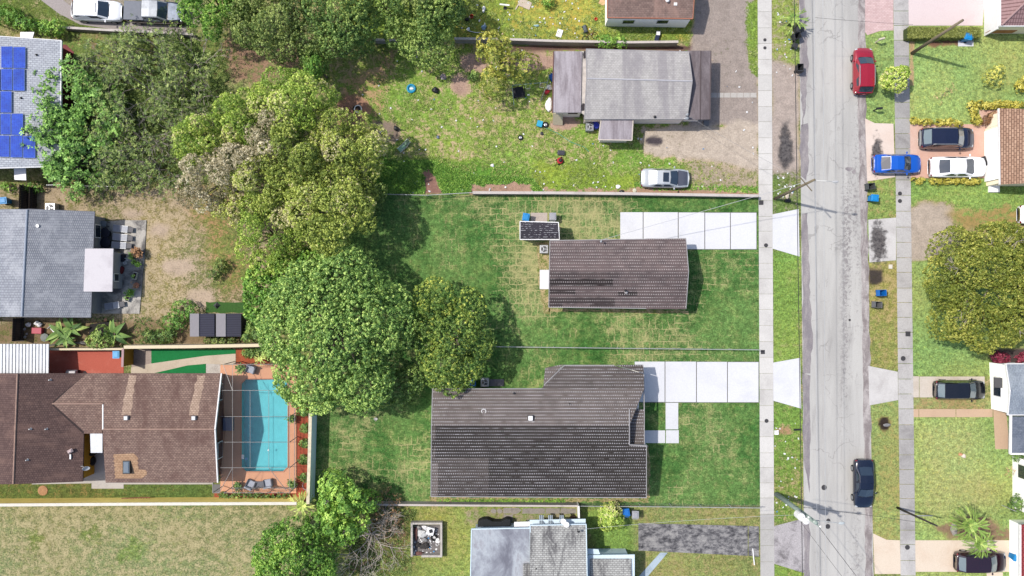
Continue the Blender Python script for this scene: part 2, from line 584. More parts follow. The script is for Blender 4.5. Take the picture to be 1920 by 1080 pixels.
# strips beside the pavements
paint([(1446, -140), (1500, -140), (1500, 120), (1446, 120)], (120, 148, 60), (180, 166, 140), .34, 5, 6)
paint([(1446, 112), (1498, 130), (1498, 332), (1446, 332)], (124, 130, 80), (196, 180, 168), .92, 6, 6)
paint([(1464, 226), (1480, 226), (1486, 300), (1470, 322), (1462, 290)], None, (112, 106, 104), .98, 5, 10)
paint([(1446, 322), (1500, 318), (1500, 400), (1446, 400)], (104, 128, 56), (168, 156, 138), .40, 7, 8)
paint([(1448, 470), (1502, 475), (1502, 690), (1448, 690)], (112, 150, 58), (168, 170, 98), .30, 4)
paint([(1448, 755), (1506, 760), (1506, 970), (1450, 982)], (100, 138, 50), (186, 166, 122), .34, 4, 4)
paint(disc(1470, 810, 16, 12), None, (190, 152, 116), .7, 6, 8)
paint([(1450, 1056), (1510, 1070), (1510, 1220), (1450, 1220)], (112, 146, 54), (188, 176, 110), .3, 3)
paint([(1614, -140), (1690, -140), (1690, 240), (1620, 240)], (130, 158, 80), (180, 176, 108), .26, 3)
paint([(1618, 335), (1684, 335), (1684, 480), (1618, 480)], (116, 146, 66), (186, 166, 112), .36, 4)
paint([(1626, 492), (1684, 492), (1688, 696), (1630, 690)], (138, 138, 76), (192, 172, 118), .46, 4)
paint([(1630, 505), (1658, 505), (1656, 530), (1634, 535)], (80, 84, 40), (80, 72, 66), .7, 4, 8)
paint([(1632, 750), (1692, 745), (1692, 1020), (1636, 1010)], (134, 152, 78), (182, 170, 106), .36, 4)
paint(disc(1658, 795, 11, 14), None, (64, 54, 48), 1.0, 2, 5)
# lawns on the right
paint([(1700, -140), (2080, -140), (2080, 240), (1700, 240)], (138, 166, 84), (184, 182, 112), .24, 3)
paint([(1704, 75), (1716, 75), (1712, 160), (1704, 160)], None, (200, 170, 130), .8, 3, 3)
paint([(1740, 70), (1800, 70), (1800, 86), (1740, 86)], None, (140, 104, 84), .75, 4, 6)
paint([(1704, 335), (2080, 335), (2080, 420), (1704, 420)], (114, 152, 66), (180, 164, 110), .24, 4)
paint([(1704, 382), (1780, 388), (1800, 440), (1750, 490), (1704, 490)], (136, 134, 80), (202, 186, 168), .95, 10, 16)
paint([(1780, 400), (1890, 380), (1920, 420), (1800, 440)], None, (182, 156, 100), .6, 12, 14)
paint([(1706, 490), (2080, 470), (2080, 706), (1706, 706)], (124, 154, 76), (168, 170, 100), .16, 5)
paint([(1708, 780), (2080, 780), (2080, 1020), (1714, 1014)], (138, 166, 84), (182, 180, 114), .20, 4)
paint([(1730, 800), (1830, 790), (1860, 950), (1740, 960)], (150, 168, 92), (190, 186, 122), .28, 26, 24)
paint([(1820, 960), (1850, 965), (1910, 1010), (1780, 1010), (1760, 990)], None, (156, 128, 104), .72, 8, 12)
paint([(1708, 746), (1862, 746), (1862, 768), (1708, 768)], (138, 148, 82), (186, 160, 112), .45, 2)
paint([(1700, 1062), (2080, 1062), (2080, 1220), (1700, 1220)], (138, 160, 80), None, .22, 2)
paint([(1848, 655), (1940, 655), (1940, 690), (1862, 684)], None, (92, 80, 76), 1.0, 3, 4)
# mulch and earth around the pool court
paint([(440, 652), (510, 652), (510, 685), (440, 690)], (90, 110, 40), (182, 98, 68), 1.0, 3)
paint([(548, 760), (580, 760), (580, 940), (400, 940), (400, 922), (548, 922)], (90, 110, 40), (186, 96, 72), 1.0, 3)
paint([(-160, 906), (400, 906), (400, 938), (-160, 938)], (84, 108, 46), (150, 132, 80), .26, 3)
paint([(-160, 600), (500, 600), (500, 648), (-160, 648)], (96, 112, 48), (150, 128, 98), .62, 8, 10)
paint([(1180, 350), (1424, 360), (1424, 372), (1180, 366)], None, (196, 160, 134), .85, 3, 4)

AMT = np.clip(AMT + (NA - .5) * .35, 0, 1.05)
VEG *= (1 + (NC_ - .5) * .5)[..., None]
VEG[..., 0] *= 1 + (NA - .5) * .5
VEG *= 1.28
ny, nx = GX.shape
PV = np.stack([(GX - 960) * S, (540 - GY) * S, np.zeros_like(GX)], -1).reshape(-1, 3)
idx = np.arange(ny * nx).reshape(ny, nx)
quads = np.stack([idx[1:, :-1], idx[1:, 1:], idx[:-1, 1:], idx[:-1, :-1]], -1).reshape(-1, 4)
POOL = [(453, 719), (462, 710), (532, 710), (541, 719), (541, 875), (532, 884), (462, 884), (453, 875)]
cx_ = (GX[:-1, :-1] + STEP / 2).ravel(); cy_ = (GY[:-1, :-1] + STEP / 2).ravel()
quads = quads[~((cx_ > 450) & (cx_ < 544) & (cy_ > 707) & (cy_ < 887))]
x0, x1, y0, y1 = PV[:, 0].min(), PV[:, 0].max(), PV[:, 1].min(), PV[:, 1].max()
FAR = 900.0
ring_v = np.array([(x0, y0, 0), (x1, y0, 0), (x1, y1, 0), (x0, y1, 0), (-FAR, -FAR, 0), (FAR, -FAR, 0), (FAR, FAR, 0), (-FAR, FAR, 0)], float)
nb = len(PV)
me = bpy.data.meshes.new("ground")
allf = [tuple(q) for q in quads.tolist()] + [tuple(nb + i for i in q) for q in ((4, 5, 1, 0), (5, 6, 2, 1), (6, 7, 3, 2), (7, 4, 0, 3))]
me.from_pydata(np.vstack([PV, ring_v]).tolist(), [], allf)
def point_attr(name, arr3, default):
    a = me.attributes.new(name, 'FLOAT_COLOR', 'POINT')
    full = np.ones((nb + 8, 4), np.float32)
    full[:nb, :3] = arr3; full[nb:, :3] = default
    a.data.foreach_set('color', full.ravel())
point_attr('veg', VEG.reshape(-1, 3), L3((116, 132, 66)))
point_attr('bare', BARE.reshape(-1, 3), L3((180, 166, 120)))
a_ = me.attributes.new('amt', 'FLOAT', 'POINT')
a_.data.foreach_set('value', np.concatenate([AMT.ravel(), np.full(8, .35)]).astype(np.float32))
n = NT('ground_cover', .95, .1)
pv = n.pos()
fine = n.noise(6.5, 5, .78, pv); mid = n.noise(1.5, 5, .7, pv, .4); tiny = n.noise(26, 3, .6, pv)
veg = n.mix(1.0, n.attr('veg', 'Color'), n.ramp(fine, [(.28, .34), (.5, 1.0), (.74, 1.9)]), 'MULTIPLY')
veg = n.mix(1.0, veg, n.ramp(n.noise(2.4, 4, .72, pv), [(.3, .55), (.5, 1.0), (.7, 1.5)]), 'MULTIPLY')
veg = n.mix(n.math('MULTIPLY', n.step(n.noise(3.2, 4, .7, pv), .5, .72), .45), veg, n.mix(1.0, veg, (1.9, 1.5, .9, 1), 'MULTIPLY'))
bare = n.mix(1.0, n.attr('bare', 'Color'), n.ramp(fine, [(.25, .66), (.5, 1.0), (.75, 1.3)]), 'MULTIPLY')
bare = n.mix(1.0, bare, n.ramp(mid, [(.3, .8), (.7, 1.15)]), 'MULTIPLY')
bare = n.mix(n.math('MULTIPLY', n.step(n.noise(5.0, 5, .8, pv), .58, .70), .55), bare, n.mix(1.0, bare, (.38, .36, .36, 1), 'MULTIPLY'))
bare = n.mix(n.math('MULTIPLY', n.step(n.noise(.7, 5, .7, pv), .5, .7), .35), bare, n.mix(1.0, bare, (.6, .58, .58, 1), 'MULTIPLY'))
th = n.math('ADD', n.math('MULTIPLY', n.math('SUBTRACT', mid, .5), 1.5), n.math('MULTIPLY', n.math('SUBTRACT', fine, .5), 1.3))
th = n.math('ADD', th, n.attr('amt'))
k = n.step(th, .34, .66)
col = n.mix(k, veg, bare)
col = n.mix(1.0, col, n.ramp(tiny, [(.3, .82), (.7, 1.2)]), 'MULTIPLY')
n.color(col)
n.bump(fine, .7, .07)
me.materials.append(n.m); me.update()
ground = bpy.data.objects.new("ground", me); COL.objects.link(ground); struct(ground)

def px_poly(pts, z=0): return [XY(p[0], p[1], z) for p in pts]
def sheet(name, pts, z, mat, parent=None):
    m = MB(); q = px_poly(pts)
    a = sum(q[i][0] * q[(i + 1) % len(q)][1] - q[(i + 1) % len(q)][0] * q[i][1] for i in range(len(q)))
    if a < 0: q = q[::-1]
    m.poly([(x, y, z) for x, y in q])
    return m.build(name, mat, parent)
def ragged(pts, amp=3, step=10, seed=1, closed=True):
    """outline with a broken, wandering edge"""
    r = random.Random(seed); out = []
    n_ = len(pts) if closed else len(pts) - 1
    for i in range(n_):
        a, b = pts[i], pts[(i + 1) % len(pts)]
        L = math.hypot(b[0] - a[0], b[1] - a[1]); k = max(1, int(L / step))
        for j in range(k):
            t = j / k
            out.append((a[0] + (b[0] - a[0]) * t + r.uniform(-amp, amp), a[1] + (b[1] - a[1]) * t + r.uniform(-amp, amp)))
    return out

# ------------------------------------------------------------------ new turf on the two middle plots
n = NT('sod', .95, .12)
pv = n.pos()
wob = n.noise(1.3, 3, .6, pv)
vv = n.t.nodes.new("ShaderNodeVectorMath"); vv.operation = 'MULTIPLY_ADD'
n.t.links.new(n.t.nodes.new("ShaderNodeTexNoise").outputs[1], vv.inputs[0])
nn = vv.inputs[0].links[0].from_node; n.t.links.new(pv, nn.inputs['Vector']); nn.inputs['Scale'].default_value = 1.4; nn.inputs['Detail'].default_value = 4
vv.inputs[1].default_value = (.5, .5, 0); n.t.links.new(pv, vv.inputs[2])
bc, bf = n.brick((.87, .87, .87, 1), (1.11, 1.11, 1.11, 1), (1, 1, 1, 1), 1.25, .62, .045, vv.outputs[0], .5)
bc2, bf2 = n.brick((.87, .87, .87, 1), (1.11, 1.11, 1.11, 1), (1, 1, 1, 1), .62, 1.25, .045, vv.outputs[0], .5)
sel = n.step(n.noise(.11, 2, .5, pv), .48, .52)
tone = n.mix(sel, bc, bc2); seam = n.math('ADD', n.math('MULTIPLY', n.math('SUBTRACT', 1.0, sel), bf), n.math('MULTIPLY', sel, bf2))
big = n.noise(.13, 4, .6, pv, .4); mid = n.noise(.9, 5, .72, pv); fine = n.noise(7.5, 5, .76, pv); tiny = n.noise(24, 3, .6, pv)
g = n.mix(n.step(big, .36, .64), c(66, 112, 52), c(106, 142, 76))
g = n.mix(n.math('MULTIPLY', n.step(mid, .42, .7), .55), g, c(140, 160, 88))
g = n.mix(1.0, g, tone, 'MULTIPLY')
g = n.mix(1.0, g, n.ramp(fine, [(.28, .40), (.5, 1.0), (.74, 1.8)]), 'MULTIPLY')
g = n.mix(1.0, g, n.ramp(n.noise(2.7, 3, .7, pv), [(.3, .58), (.5, 1.0), (.7, 1.5)]), 'MULTIPLY')
dry = n.math('ADD', n.math('MULTIPLY', mid, .55), n.math('MULTIPLY', fine, .5))
dry = n.math('ADD', dry, n.math('MULTIPLY', n.math('MULTIPLY', seam, n.step(n.noise(.45, 4, .7, n.mapping(pv, loc=(9, 3, 0))), .44, .66)), .15))
dry = n.math('ADD', dry, n.math('MULTIPLY', n.math('SUBTRACT', n.noise(.085, 3, .6, n.mapping(pv, loc=(31, 7, 0))), .5), .55))
lx, ly, lz = n.xyz(pv)
for bx_, by_, rad_, amt_ in ((4.5, 6.0, 8.5, .11), (2.5, 0.0, 5.0, .10), (-6.5, -17.0, 7.0, .05), (14.0, -5.0, 6.0, .06)):
    ds_ = n.math('SQRT', n.math('ADD', n.math('POWER', n.math('SUBTRACT', lx, bx_), 2.0), n.math('POWER', n.math('SUBTRACT', ly, by_), 2.0)))
    dry = n.math('ADD', dry, n.math('MULTIPLY', n.step(ds_, rad_, rad_ * .3), n.math('ADD', n.math('MULTIPLY', seam, amt_ * 1.2), amt_)))
col = n.mix(n.math('MULTIPLY', n.step(dry, .52, .77), .75), g, n.vary(c(206, 194, 140), 6, .25, 4, pv))
col = n.mix(1.0, col, n.ramp(tiny, [(.3, .84), (.7, 1.18)]), 'MULTIPLY')
n.color(col); n.bump(fine, .6, .06)
struct(sheet('lawn', [(586, 366), (1422, 366), (1426, 655), (1426, 948), (700, 946), (586, 944)], .004, n.m))

# ------------------------------------------------------------------ road
n = NT('worn_asphalt', .9, .25)
pv = n.pos()
lng = n.mapping(pv, scale=(1.0, .12, 1))
x_, y_, z_ = n.xyz(pv)
base = n.mix(n.step(n.noise(.5, 5, .65, lng), .35, .68), c(212, 209, 203), c(190, 187, 182))
base = n.mix(n.math('MULTIPLY', n.step(n.noise(1.6, 6, .7, lng, .6), .56, .7), .4), base, c(154, 150, 147))
worn = n.math('ADD', n.math('MULTIPLY', n.noise(.35, 3, .6, lng), .6), n.math('MULTIPLY', n.noise(3.2, 5, .75, pv, .4), .5))
lane = n.math('ABSOLUTE', n.math('SUBTRACT', x_, 33.0))
lane = n.step(lane, 1.5, .2)
base = n.mix(n.math('MULTIPLY', n.math('MULTIPLY', n.step(worn, .57, .66), lane), .75), base, c(132, 124, 126))
base = n.mix(n.math('MULTIPLY', n.step(n.noise(8, 4, .7, pv), .66, .76), .35), base, c(128, 122, 120))
ck = n.t.nodes.new('ShaderNodeTexVoronoi'); ck.feature = 'DISTANCE_TO_EDGE'; ck.inputs['Scale'].default_value = .32
wv = n.t.nodes.new('ShaderNodeVectorMath'); wv.operation = 'MULTIPLY_ADD'; nz_ = n.t.nodes.new('ShaderNodeTexNoise'); nz_.inputs['Scale'].default_value = .9; nz_.inputs['Detail'].default_value = 6
n.t.links.new(pv, nz_.inputs['Vector']); n.t.links.new(nz_.outputs[1], wv.inputs[0]); wv.inputs[1].default_value = (2.2, 2.2, 0); n.t.links.new(pv, wv.inputs[2]); n.t.links.new(wv.outputs[0], ck.inputs['Vector'])
crk = n.math('MULTIPLY', n.math('LESS_THAN', ck.outputs[0], .012), n.step(n.noise(.3, 3, .6, pv), .45, .6))
base = n.mix(n.math('MULTIPLY', crk, .3), base, c(110, 104, 104))
n.color(n.vary(base, 16, .14, 4, pv)); n.bump(n.noise(40, 3, .6, pv), .25, .01)
road = struct(sheet('road', [(1497, -160), (1612, -160), (1624, 400), (1632, 760), (1641, 1240), (1509, 1240), (1505, 700), (1501, 300)], .006, n.m))
n = NT('dark_asphalt', .92, .2)
pv = n.pos()
w = n.mix(n.step(n.noise(1.1, 6, .72, n.mapping(pv, scale=(1, .35, 1)), .5), .40, .62), c(152, 142, 140), c(200, 192, 188))
n.color(n.vary(w, 7, .22, 5, pv))
gut = n.m
struct(sheet('road_shoulder', ragged([(1610, -160), (1622, -160), (1622, 40), (1626, 300), (1628, 470), (1632, 690), (1637, 1240), (1625, 1240), (1618, 700), (1613, 400), (1608, 200)], 1.6, 16, 4), .010, gut))
n = NT('old_patch', .92, .2)
pv = n.pos()
n.color(n.vary(n.mix(n.step(n.noise(1.4, 6, .7, n.mapping(pv, scale=(1, .3, 1))), .38, .66), c(150, 143, 146), c(180, 172, 170)), 8, .2, 5, pv))
oldp = n.m
struct(sheet('road_patch', ragged([(1499, -60), (1508, -60), (1512, 60), (1516, 130), (1506, 240), (1501, 150)], 1.8, 9, 5), .010, oldp))
struct(sheet('road_patch', ragged([(1500, 236), (1514, 232), (1516, 300), (1512, 340), (1501, 330)], 1.8, 9, 15), .010, oldp))
struct(sheet('road_patch', ragged([(1503, 400), (1514, 400), (1519, 560), (1524, 640), (1518, 700), (1506, 700)], 1.6, 12, 6), .010, oldp))
struct(sheet('road_patch', ragged([(1505, 700), (1519, 705), (1519, 850), (1518, 925), (1512, 890), (1506, 860)], 1.2, 12, 7), .010, oldp))
struct(sheet('road_patch', ragged([(1508, 980), (1518, 975), (1519, 1100), (1508, 1130)], 1.6, 12, 8), .010, oldp))
stn = NT('oil_stain', .85, .3)
pv = stn.pos()
stn.color(stn.mix(stn.step(stn.noise(3.5, 6, .7, pv), .35, .6), c(66, 62, 64), c(120, 114, 112)))
gco = stn.t.nodes.new("ShaderNodeTexCoord").outputs['Generated']
ux, uy, uz = stn.xyz(gco)
dd = stn.math('SQRT', stn.math('ADD', stn.math('POWER', stn.math('MULTIPLY', stn.math('SUBTRACT', ux, .5), 2.0), 2.0), stn.math('POWER', stn.math('MULTIPLY', stn.math('SUBTRACT', uy, .5), 2.0), 2.0)))
dd = stn.math('ADD', dd, stn.math('MULTIPLY', stn.math('SUBTRACT', stn.noise(1.6, 6, .7, pv), .5), 1.5))
al = stn.math('MULTIPLY', stn.step(dd, .85, .35), .88)
tr_ = stn.t.nodes.new("ShaderNodeBsdfTransparent"); mx_ = stn.t.nodes.new("ShaderNodeMixShader")
stn.t.links.new(al, mx_.inputs[0]); stn.t.links.new(tr_.outputs[0], mx_.inputs[1]); stn.t.links.new(stn.b.outputs[0], mx_.inputs[2]); stn.t.links.new(mx_.outputs[0], stn.out.inputs[0])
stain_m = stn.m

# ------------------------------------------------------------------ pavements laid slab by slab
walk_l = concrete('pavement_pale', c(228, 224, 218), c(176, 170, 166), .45, .35, .12, True)
walk_r = concrete('pavement_grey', c(212, 208, 204), c(150, 144, 142), .55, .45, .16, True)
def pavement(name, xa, xb, y_from, y_to, step, mat, tint_f, seed, gap=.8):
    m = MB(); r = random.Random(seed); y = y_from
    while y < y_to:
        h = step * r.uniform(.94, 1.06); a, b = xa(y), xb(y); a2, b2 = xa(y + h), xb(y + h)
        m.prism(px_poly([(a, y + gap / 2), (b, y + gap / 2), (b2, y + h - gap / 2), (a2, y + h - gap / 2)]), -.05, .035, tint_f(y, r))
        y += h
    return struct(m.build(name, mat))
pavement('pavement', lambda y: 1420.5 + y * .0048, lambda y: 1446.5 + y * .0048, -150, 1230, 29,
         walk_l, lambda y, r: (r.uniform(.55, .9) if not 945 < y < 1240 else r.uniform(.0, .12)), 3, .45)
pavement('pavement', lambda y: 1675 + y * .0125, lambda y: 1703 + y * .0125, -150, 1230, 28.5,
         walk_r, lambda y, r: (r.uniform(.0, .25) if (55 < y < 330 or 790 < y < 965) else r.uniform(.45, .8)), 4, .9)

# ------------------------------------------------------------------ drives
new_conc = concrete('new_concrete', c(240, 240, 243, 1.85), c(216, 216, 219, 1.85), .6, .22, .09)
joint = plain('dark_joint', c(120, 118, 112), .95)
def drive(name, panels, z, mat):
    m = MB()
    for p in panels: m.prism(px_poly(p), -.05, z)
    return struct(m.build(name, mat))
def rect(x0, y0, x1, y1): return [(x0, y0), (x1, y0), (x1, y1), (x0, y1)]
drive('driveway', [rect(1163, 398, 1205, 460), rect(1206.6, 398, 1270.8, 466), rect(1272.4, 398.5, 1320.6, 467), rect(1322.2, 399, 1368.6, 467), rect(1370.2, 399, 1418, 467)], .03, new_conc)
drive('driveway', [[(1448, 402), (1497, 392), (1499, 481), (1448, 466)]], .03, new_conc)
drive('driveway', [rect(1190, 678, 1246, 753.5), rect(1247.6, 678, 1305, 753.8), rect(1306.6, 678.5, 1363, 754), rect(1364.6, 679, 1422, 754)], .03, new_conc)
drive('driveway', [[(1449, 680), (1500, 671), (1502, 766), (1449, 751)]], .03, new_conc)
drive('path', [rect(1248, 755.2, 1271.6, 805), rect(1205, 807, 1247, 830.6), rect(1248.6, 806.6, 1272.6, 830.8)], .03, new_conc)
drive('path', [rect(1012, 506, 1034, 542)], .05, new_conc)
sheet('drive_joint', rect(1163, 398, 1419, 468), .008, joint)['kind'] = 'structure'
sheet('drive_joint', rect(1190, 678, 1423, 755), .008, joint)['kind'] = 'structure'
# stained drive of the grey house at the bottom
n = NT('stained_slab', .9, .25)
pv = n.pos()
f = n.noise(1.5, 8, .76, n.mapping(pv, scale=(.7, 1.1, 1)), .1)
n.color(n.vary(n.ramp(f, [(.38, c(66, 65, 68)), (.47, c(118, 116, 118)), (.55, c(160, 157, 155)), (.68, c(184, 181, 176))]), 9, .25, 5, pv))
drive('driveway', [[(1197, 981), (1402, 986), (1402, 1042), (1197, 1032)], [(1403.5, 986), (1423, 987), (1423, 1044), (1403.5, 1042)]], .025, n.m)
n2 = concrete('apron_grey', c(196, 190, 190), c(92, 86, 88), .95, .7, .3)
drive('driveway', [[(1449, 987), (1507, 972), (1509, 1075), (1449, 1056)]], .02, n2)
bluish = concrete('blue_path', c(196, 212, 222), c(120, 136, 158), .8, .6, .1)
drive('path', [[(1252, 1036), (1238, 1036), (1180, 1100), (1198, 1100)]], .03, bluish)
# right-hand drives
terr = concrete('terracotta_paint', c(232, 186, 166), c(240, 216, 202), .7, .22, .1)
drive('driveway', [[(1703, 233), (1852, 233), (1852, 334), (1704, 334)], [(1836, 206), (1876, 206), (1876, 234), (1836, 232.6)]], .02, terr)
pale_pink = concrete('pale_pink_drive', c(246, 228, 214), c(228, 196, 176), .5, .25, .08)
drive('driveway', [[(1622, 222), (1640, 231), (1675, 232), (1678, 332), (1626, 340)]], .02, pale_pink)
pinkish = concrete('pink_drive', c(242, 224, 222), c(226, 196, 196), .5, .3, .07)
drive('driveway', [[(1703, -150), (1860, -150), (1846, 0), (1842, 48), (1703, 48)]], .02, pinkish)
n = NT('paver_pink', .9, .2)
bcol, _ = n.brick(c(222, 190, 186), c(236, 206, 202), c(200, 170, 166), .3, .15, .012, n.pos())
n.color(n.vary(bcol, 1.2, .12, 5, n.pos()))
drive('driveway', [[(1622, -150), (1674, -150), (1675, 57), (1650, 58), (1626, 66), (1622, 60)]], .02, n.m)
apron = concrete('apron_pale', c(226, 222, 218), c(180, 174, 170), .6, .4, .12)
drive('driveway', [[(1628, 412), (1680, 408), (1680, 488), (1630, 492)]], .018, apron)
drive('driveway', [[(1628, 686), (1683, 697), (1684, 750), (1630, 760)]], .018, apron)
drive('driveway', [rect(1709, 705.5, 1723, 745), rect(1724, 706, 1846, 745)], .02, concrete('drive_sand', c(228, 216, 202), c(196, 180, 160), .6, .5, .12))
tan = concrete('tan_path', c(222, 190, 160), c(204, 170, 142), .5, .5, .08)
drive('path', [rect(1710, 767, 1722, 782), rect(1723.2, 767, 1791.5, 782), rect(1792.8, 767, 1861, 782), [(1861.8, 762), (1886, 768), (1893, 842), (1866, 842)]], .03, tan)
cream_d = concrete('cream_drive', c(244, 226, 204), c(222, 190, 164), .45, .4, .1)
drive('driveway', [[(1637, 1000), (1662, 1012), (1687, 1013), (1689, 1076), (1640, 1076)]], .02, cream_d)
drive('driveway', [rect(1716, 1013, 1904, 1072)], .02, cream_d)
drive('path', [rect(1850, 1073, 1880, 1150)], .02, cream_d)
# grey path of small slabs to the flat grey house, and the drive at the top left
drive('path', [rect(1333 + i * 12.3, 174, 1344.4 + i * 12.3, 183) for i in range(7)], .02, concrete('small_slab', c(206, 200, 192), c(170, 162, 156), .5, .8, .15))
old_drive = concrete('old_drive', c(182, 172, 168), c(146, 138, 134), .5, .35, .2)
drive('driveway', [[(-150, -140), (-30, -110), (30, -40), (70, -5), (110, 25), (150, 46), (230, 58), (350, 64), (350, 50), (230, 42), (150, 24), (110, -6), (80, -60), (60, -140)]], .02, old_drive)
# oil stains on the drives and verge
for x0_, y0_, x1_, y1_, z_ in ((1630, 240, 1660, 345, .024), (1626, 396, 1668, 515, .022), (1455, 222, 1490, 330, .008)):
    struct(sheet('oil_stain', rect(x0_, y0_, x1_, y1_), z_, stain_m))
struct(sheet('oil_stain', ragged(disc(1592, 317, 7, 4), .8, 3, 31), .011, oldp))
struct(sheet('oil_stain', ragged(disc(1601, 322, 4.5, 3.5), .8, 3, 32), .011, oldp))
# covers and small lids let into the pavements and road
iron = plain('iron_lid', c(74, 72, 74), .7, .2)
cover_list = [(1436, 460, .2, 0), (1437, 789, .2, 0), (1434, 75, .16, 0), (1434, 90, .16, 0), (1427, 380, .22, 1), (1430, 660, .2, 1), (1693, 672, .24, 0), (1702, 626, .24, 1),
              (1687, 363, .2, 0), (1687, 377, .2, 0), (1701, 1026, .24, 0), (1545, 914, .26, 0), (1553, 976, .2, 0), (1552, 987, .24, 0), (1593, 600, .12, 0)]
names_ = ["round iron cover in the pale pavement by the upper white drive", "round iron cover in the pale pavement level with the dark roofed house",
          "upper of two round lids in the pale pavement by the dirt forecourt", "lower of two round lids in the pale pavement by the dirt forecourt",
          "square meter lid in the pale pavement where the low wall ends", "square meter lid in the pale pavement where the thin fence ends",
          "round iron cover in the right pavement below the grey bin", "square iron lid in the right pavement beside the big olive tree",
          "upper of two round lids in the right pavement by the blue bin", "lower of two round lids in the right pavement by the blue bin",
          "round iron cover in the right pavement by the cream drive", "round iron cover in the road left of the navy sedan",
          "smaller dark road cover near the concrete pole, upper of two", "larger dark road cover near the concrete pole, lower of two", "tiny round valve lid in the middle of the road"]
for (px, py, r_, sq), lb in zip(cover_list, names_):
    p = W(px, py); z = .012 if 1497 < px < 1640 else .0365
    m = MB()
    if sq: m.box(p.x, p.y, z, r_ * 2, r_ * 2, .012)
    else: m.lathe([(r_, 0), (r_, .008), (r_ * .9, .012)], p.x, p.y, z, 16)
    tag(m.build('manhole_cover', iron), lb, 'cover', 'covers in road and pavement')

bare_m = grassy('bare_strip', c(110, 130, 60), c(140, 140, 80), c(204, 180, 138), .7, 2.2)
for k_, pts in enumerate(([(1006, 455), (1032, 455), (1032, 590), (1020, 586), (1010, 540)], [(806, 932), (1214, 934), (1214, 941), (806, 940)], [(1030, 578), (1290, 582), (1290, 588), (1030, 584)], [(1200, 836), (1218, 836), (1218, 934), (1200, 934)])):
    struct(sheet('bare_strip', ragged(pts, 2.2, 7, 90 + k_), .007, bare_m))
# ------------------------------------------------------------------ leaves, crowns, branches
def frames(nrm):
    n_ = nrm / np.maximum(np.linalg.norm(nrm, axis=1, keepdims=True), 1e-9)
    a = np.where(np.abs(n_[:, 2:3]) < .9, np.array([[0., 0, 1]]), np.array([[1., 0, 0]]))
    t = np.cross(a, n_); t /= np.maximum(np.linalg.norm(t, axis=1, keepdims=True), 1e-9)
    return n_, t, np.cross(n_, t)
def leaf_quads(cen, nrm, tint, k, L, Wd, r, lo=-.15, hi=.75, jit=.1):
    """k pointed leaves round every twig end; returns corners and tints"""
    n = len(cen); n_, t, b = frames(nrm)
    az = (np.arange(k)[None] / k * 2 * np.pi + r.uniform(0, 6.28, (n, 1)) + r.normal(0, .35, (n, k)))
    el = r.uniform(lo, hi, (n, k))
    ln = L * r.uniform(.65, 1.2, (n, k))
    d = (np.cos(az)[..., None] * t[:, None] + np.sin(az)[..., None] * b[:, None]) * np.cos(el)[..., None] + n_[:, None] * np.sin(el)[..., None]
    s = np.cross(d, n_[:, None]); s /= np.maximum(np.linalg.norm(s, axis=2, keepdims=True), 1e-9)
    c0 = cen[:, None] + r.normal(0, jit * L, (n, k, 3))
    ln = ln[..., None]; w = Wd * .5 * r.uniform(.8, 1.2, (n, k, 1))
    base = c0 + d * ln * .05; tip = c0 + d * ln - n_[:, None] * ln * .10
    m1 = c0 + d * ln * .5 + s * w; m2 = c0 + d * ln * .5 - s * w
    V = np.stack([base, m1, tip, m2], 2).reshape(-1, 3)
    T = np.clip(tint[:, None] + r.normal(0, .07, (n, k)), 0, 1).ravel()
    return V, T
def ball_quads(cen, nrm, tint, k, rad, L, Wd, r):
    """rounded tufts: k short leaves lying over the outside of every twig end"""
    n = len(cen); n_, t, b = frames(nrm)
    u = r.uniform(-.25, 1, (n, k)); a = r.uniform(0, 6.28, (n, k)); q = np.sqrt(1 - u * u)
    d = (q * np.cos(a))[..., None] * t[:, None] + (q * np.sin(a))[..., None] * b[:, None] + u[..., None] * n_[:, None]
    rd = rad * r.uniform(.7, 1.25, (n, 1, 1))
    nn, e1, e2 = frames((d + r.normal(0, .28, d.shape)).reshape(-1, 3))
    th = r.uniform(0, 6.28, (n * k, 1)); ax = np.cos(th) * e1 + np.sin(th) * e2; bx = np.cross(nn, ax)
    c0 = (cen[:, None] + d * rd).reshape(-1, 3); sc_ = r.uniform(.75, 1.2, (n * k, 1))
    V = np.stack([c0 - ax * L * .5 * sc_, c0 - bx * Wd * .5, c0 + ax * L * .5 * sc_, c0 + bx * Wd * .5], 1).reshape(-1, 3)
    return V, np.clip(tint[:, None] + r.normal(0, .06, (n, k)), 0, 1).ravel()
def auto_lobes(cx, cy, cz, rx, ry, rz, m, r, size=(.34, .52), reach=.74, zlo=-.2, core=.74):
    L = [(cx, cy, cz - rz * .06, rx * core, ry * core, rz * core)]
    for _ in range(m):
        a = r.uniform(0, 2 * np.pi); u = r.uniform(zlo, 1.0); q = math.sqrt(max(0, 1 - u * u)); s = r.uniform(*size)
        L.append((cx + rx * reach * q * math.cos(a), cy + ry * reach * q * math.sin(a), cz + rz * reach * u, rx * s, ry * s, max(rz, .75 * rx) * s))
    return np.array(L)
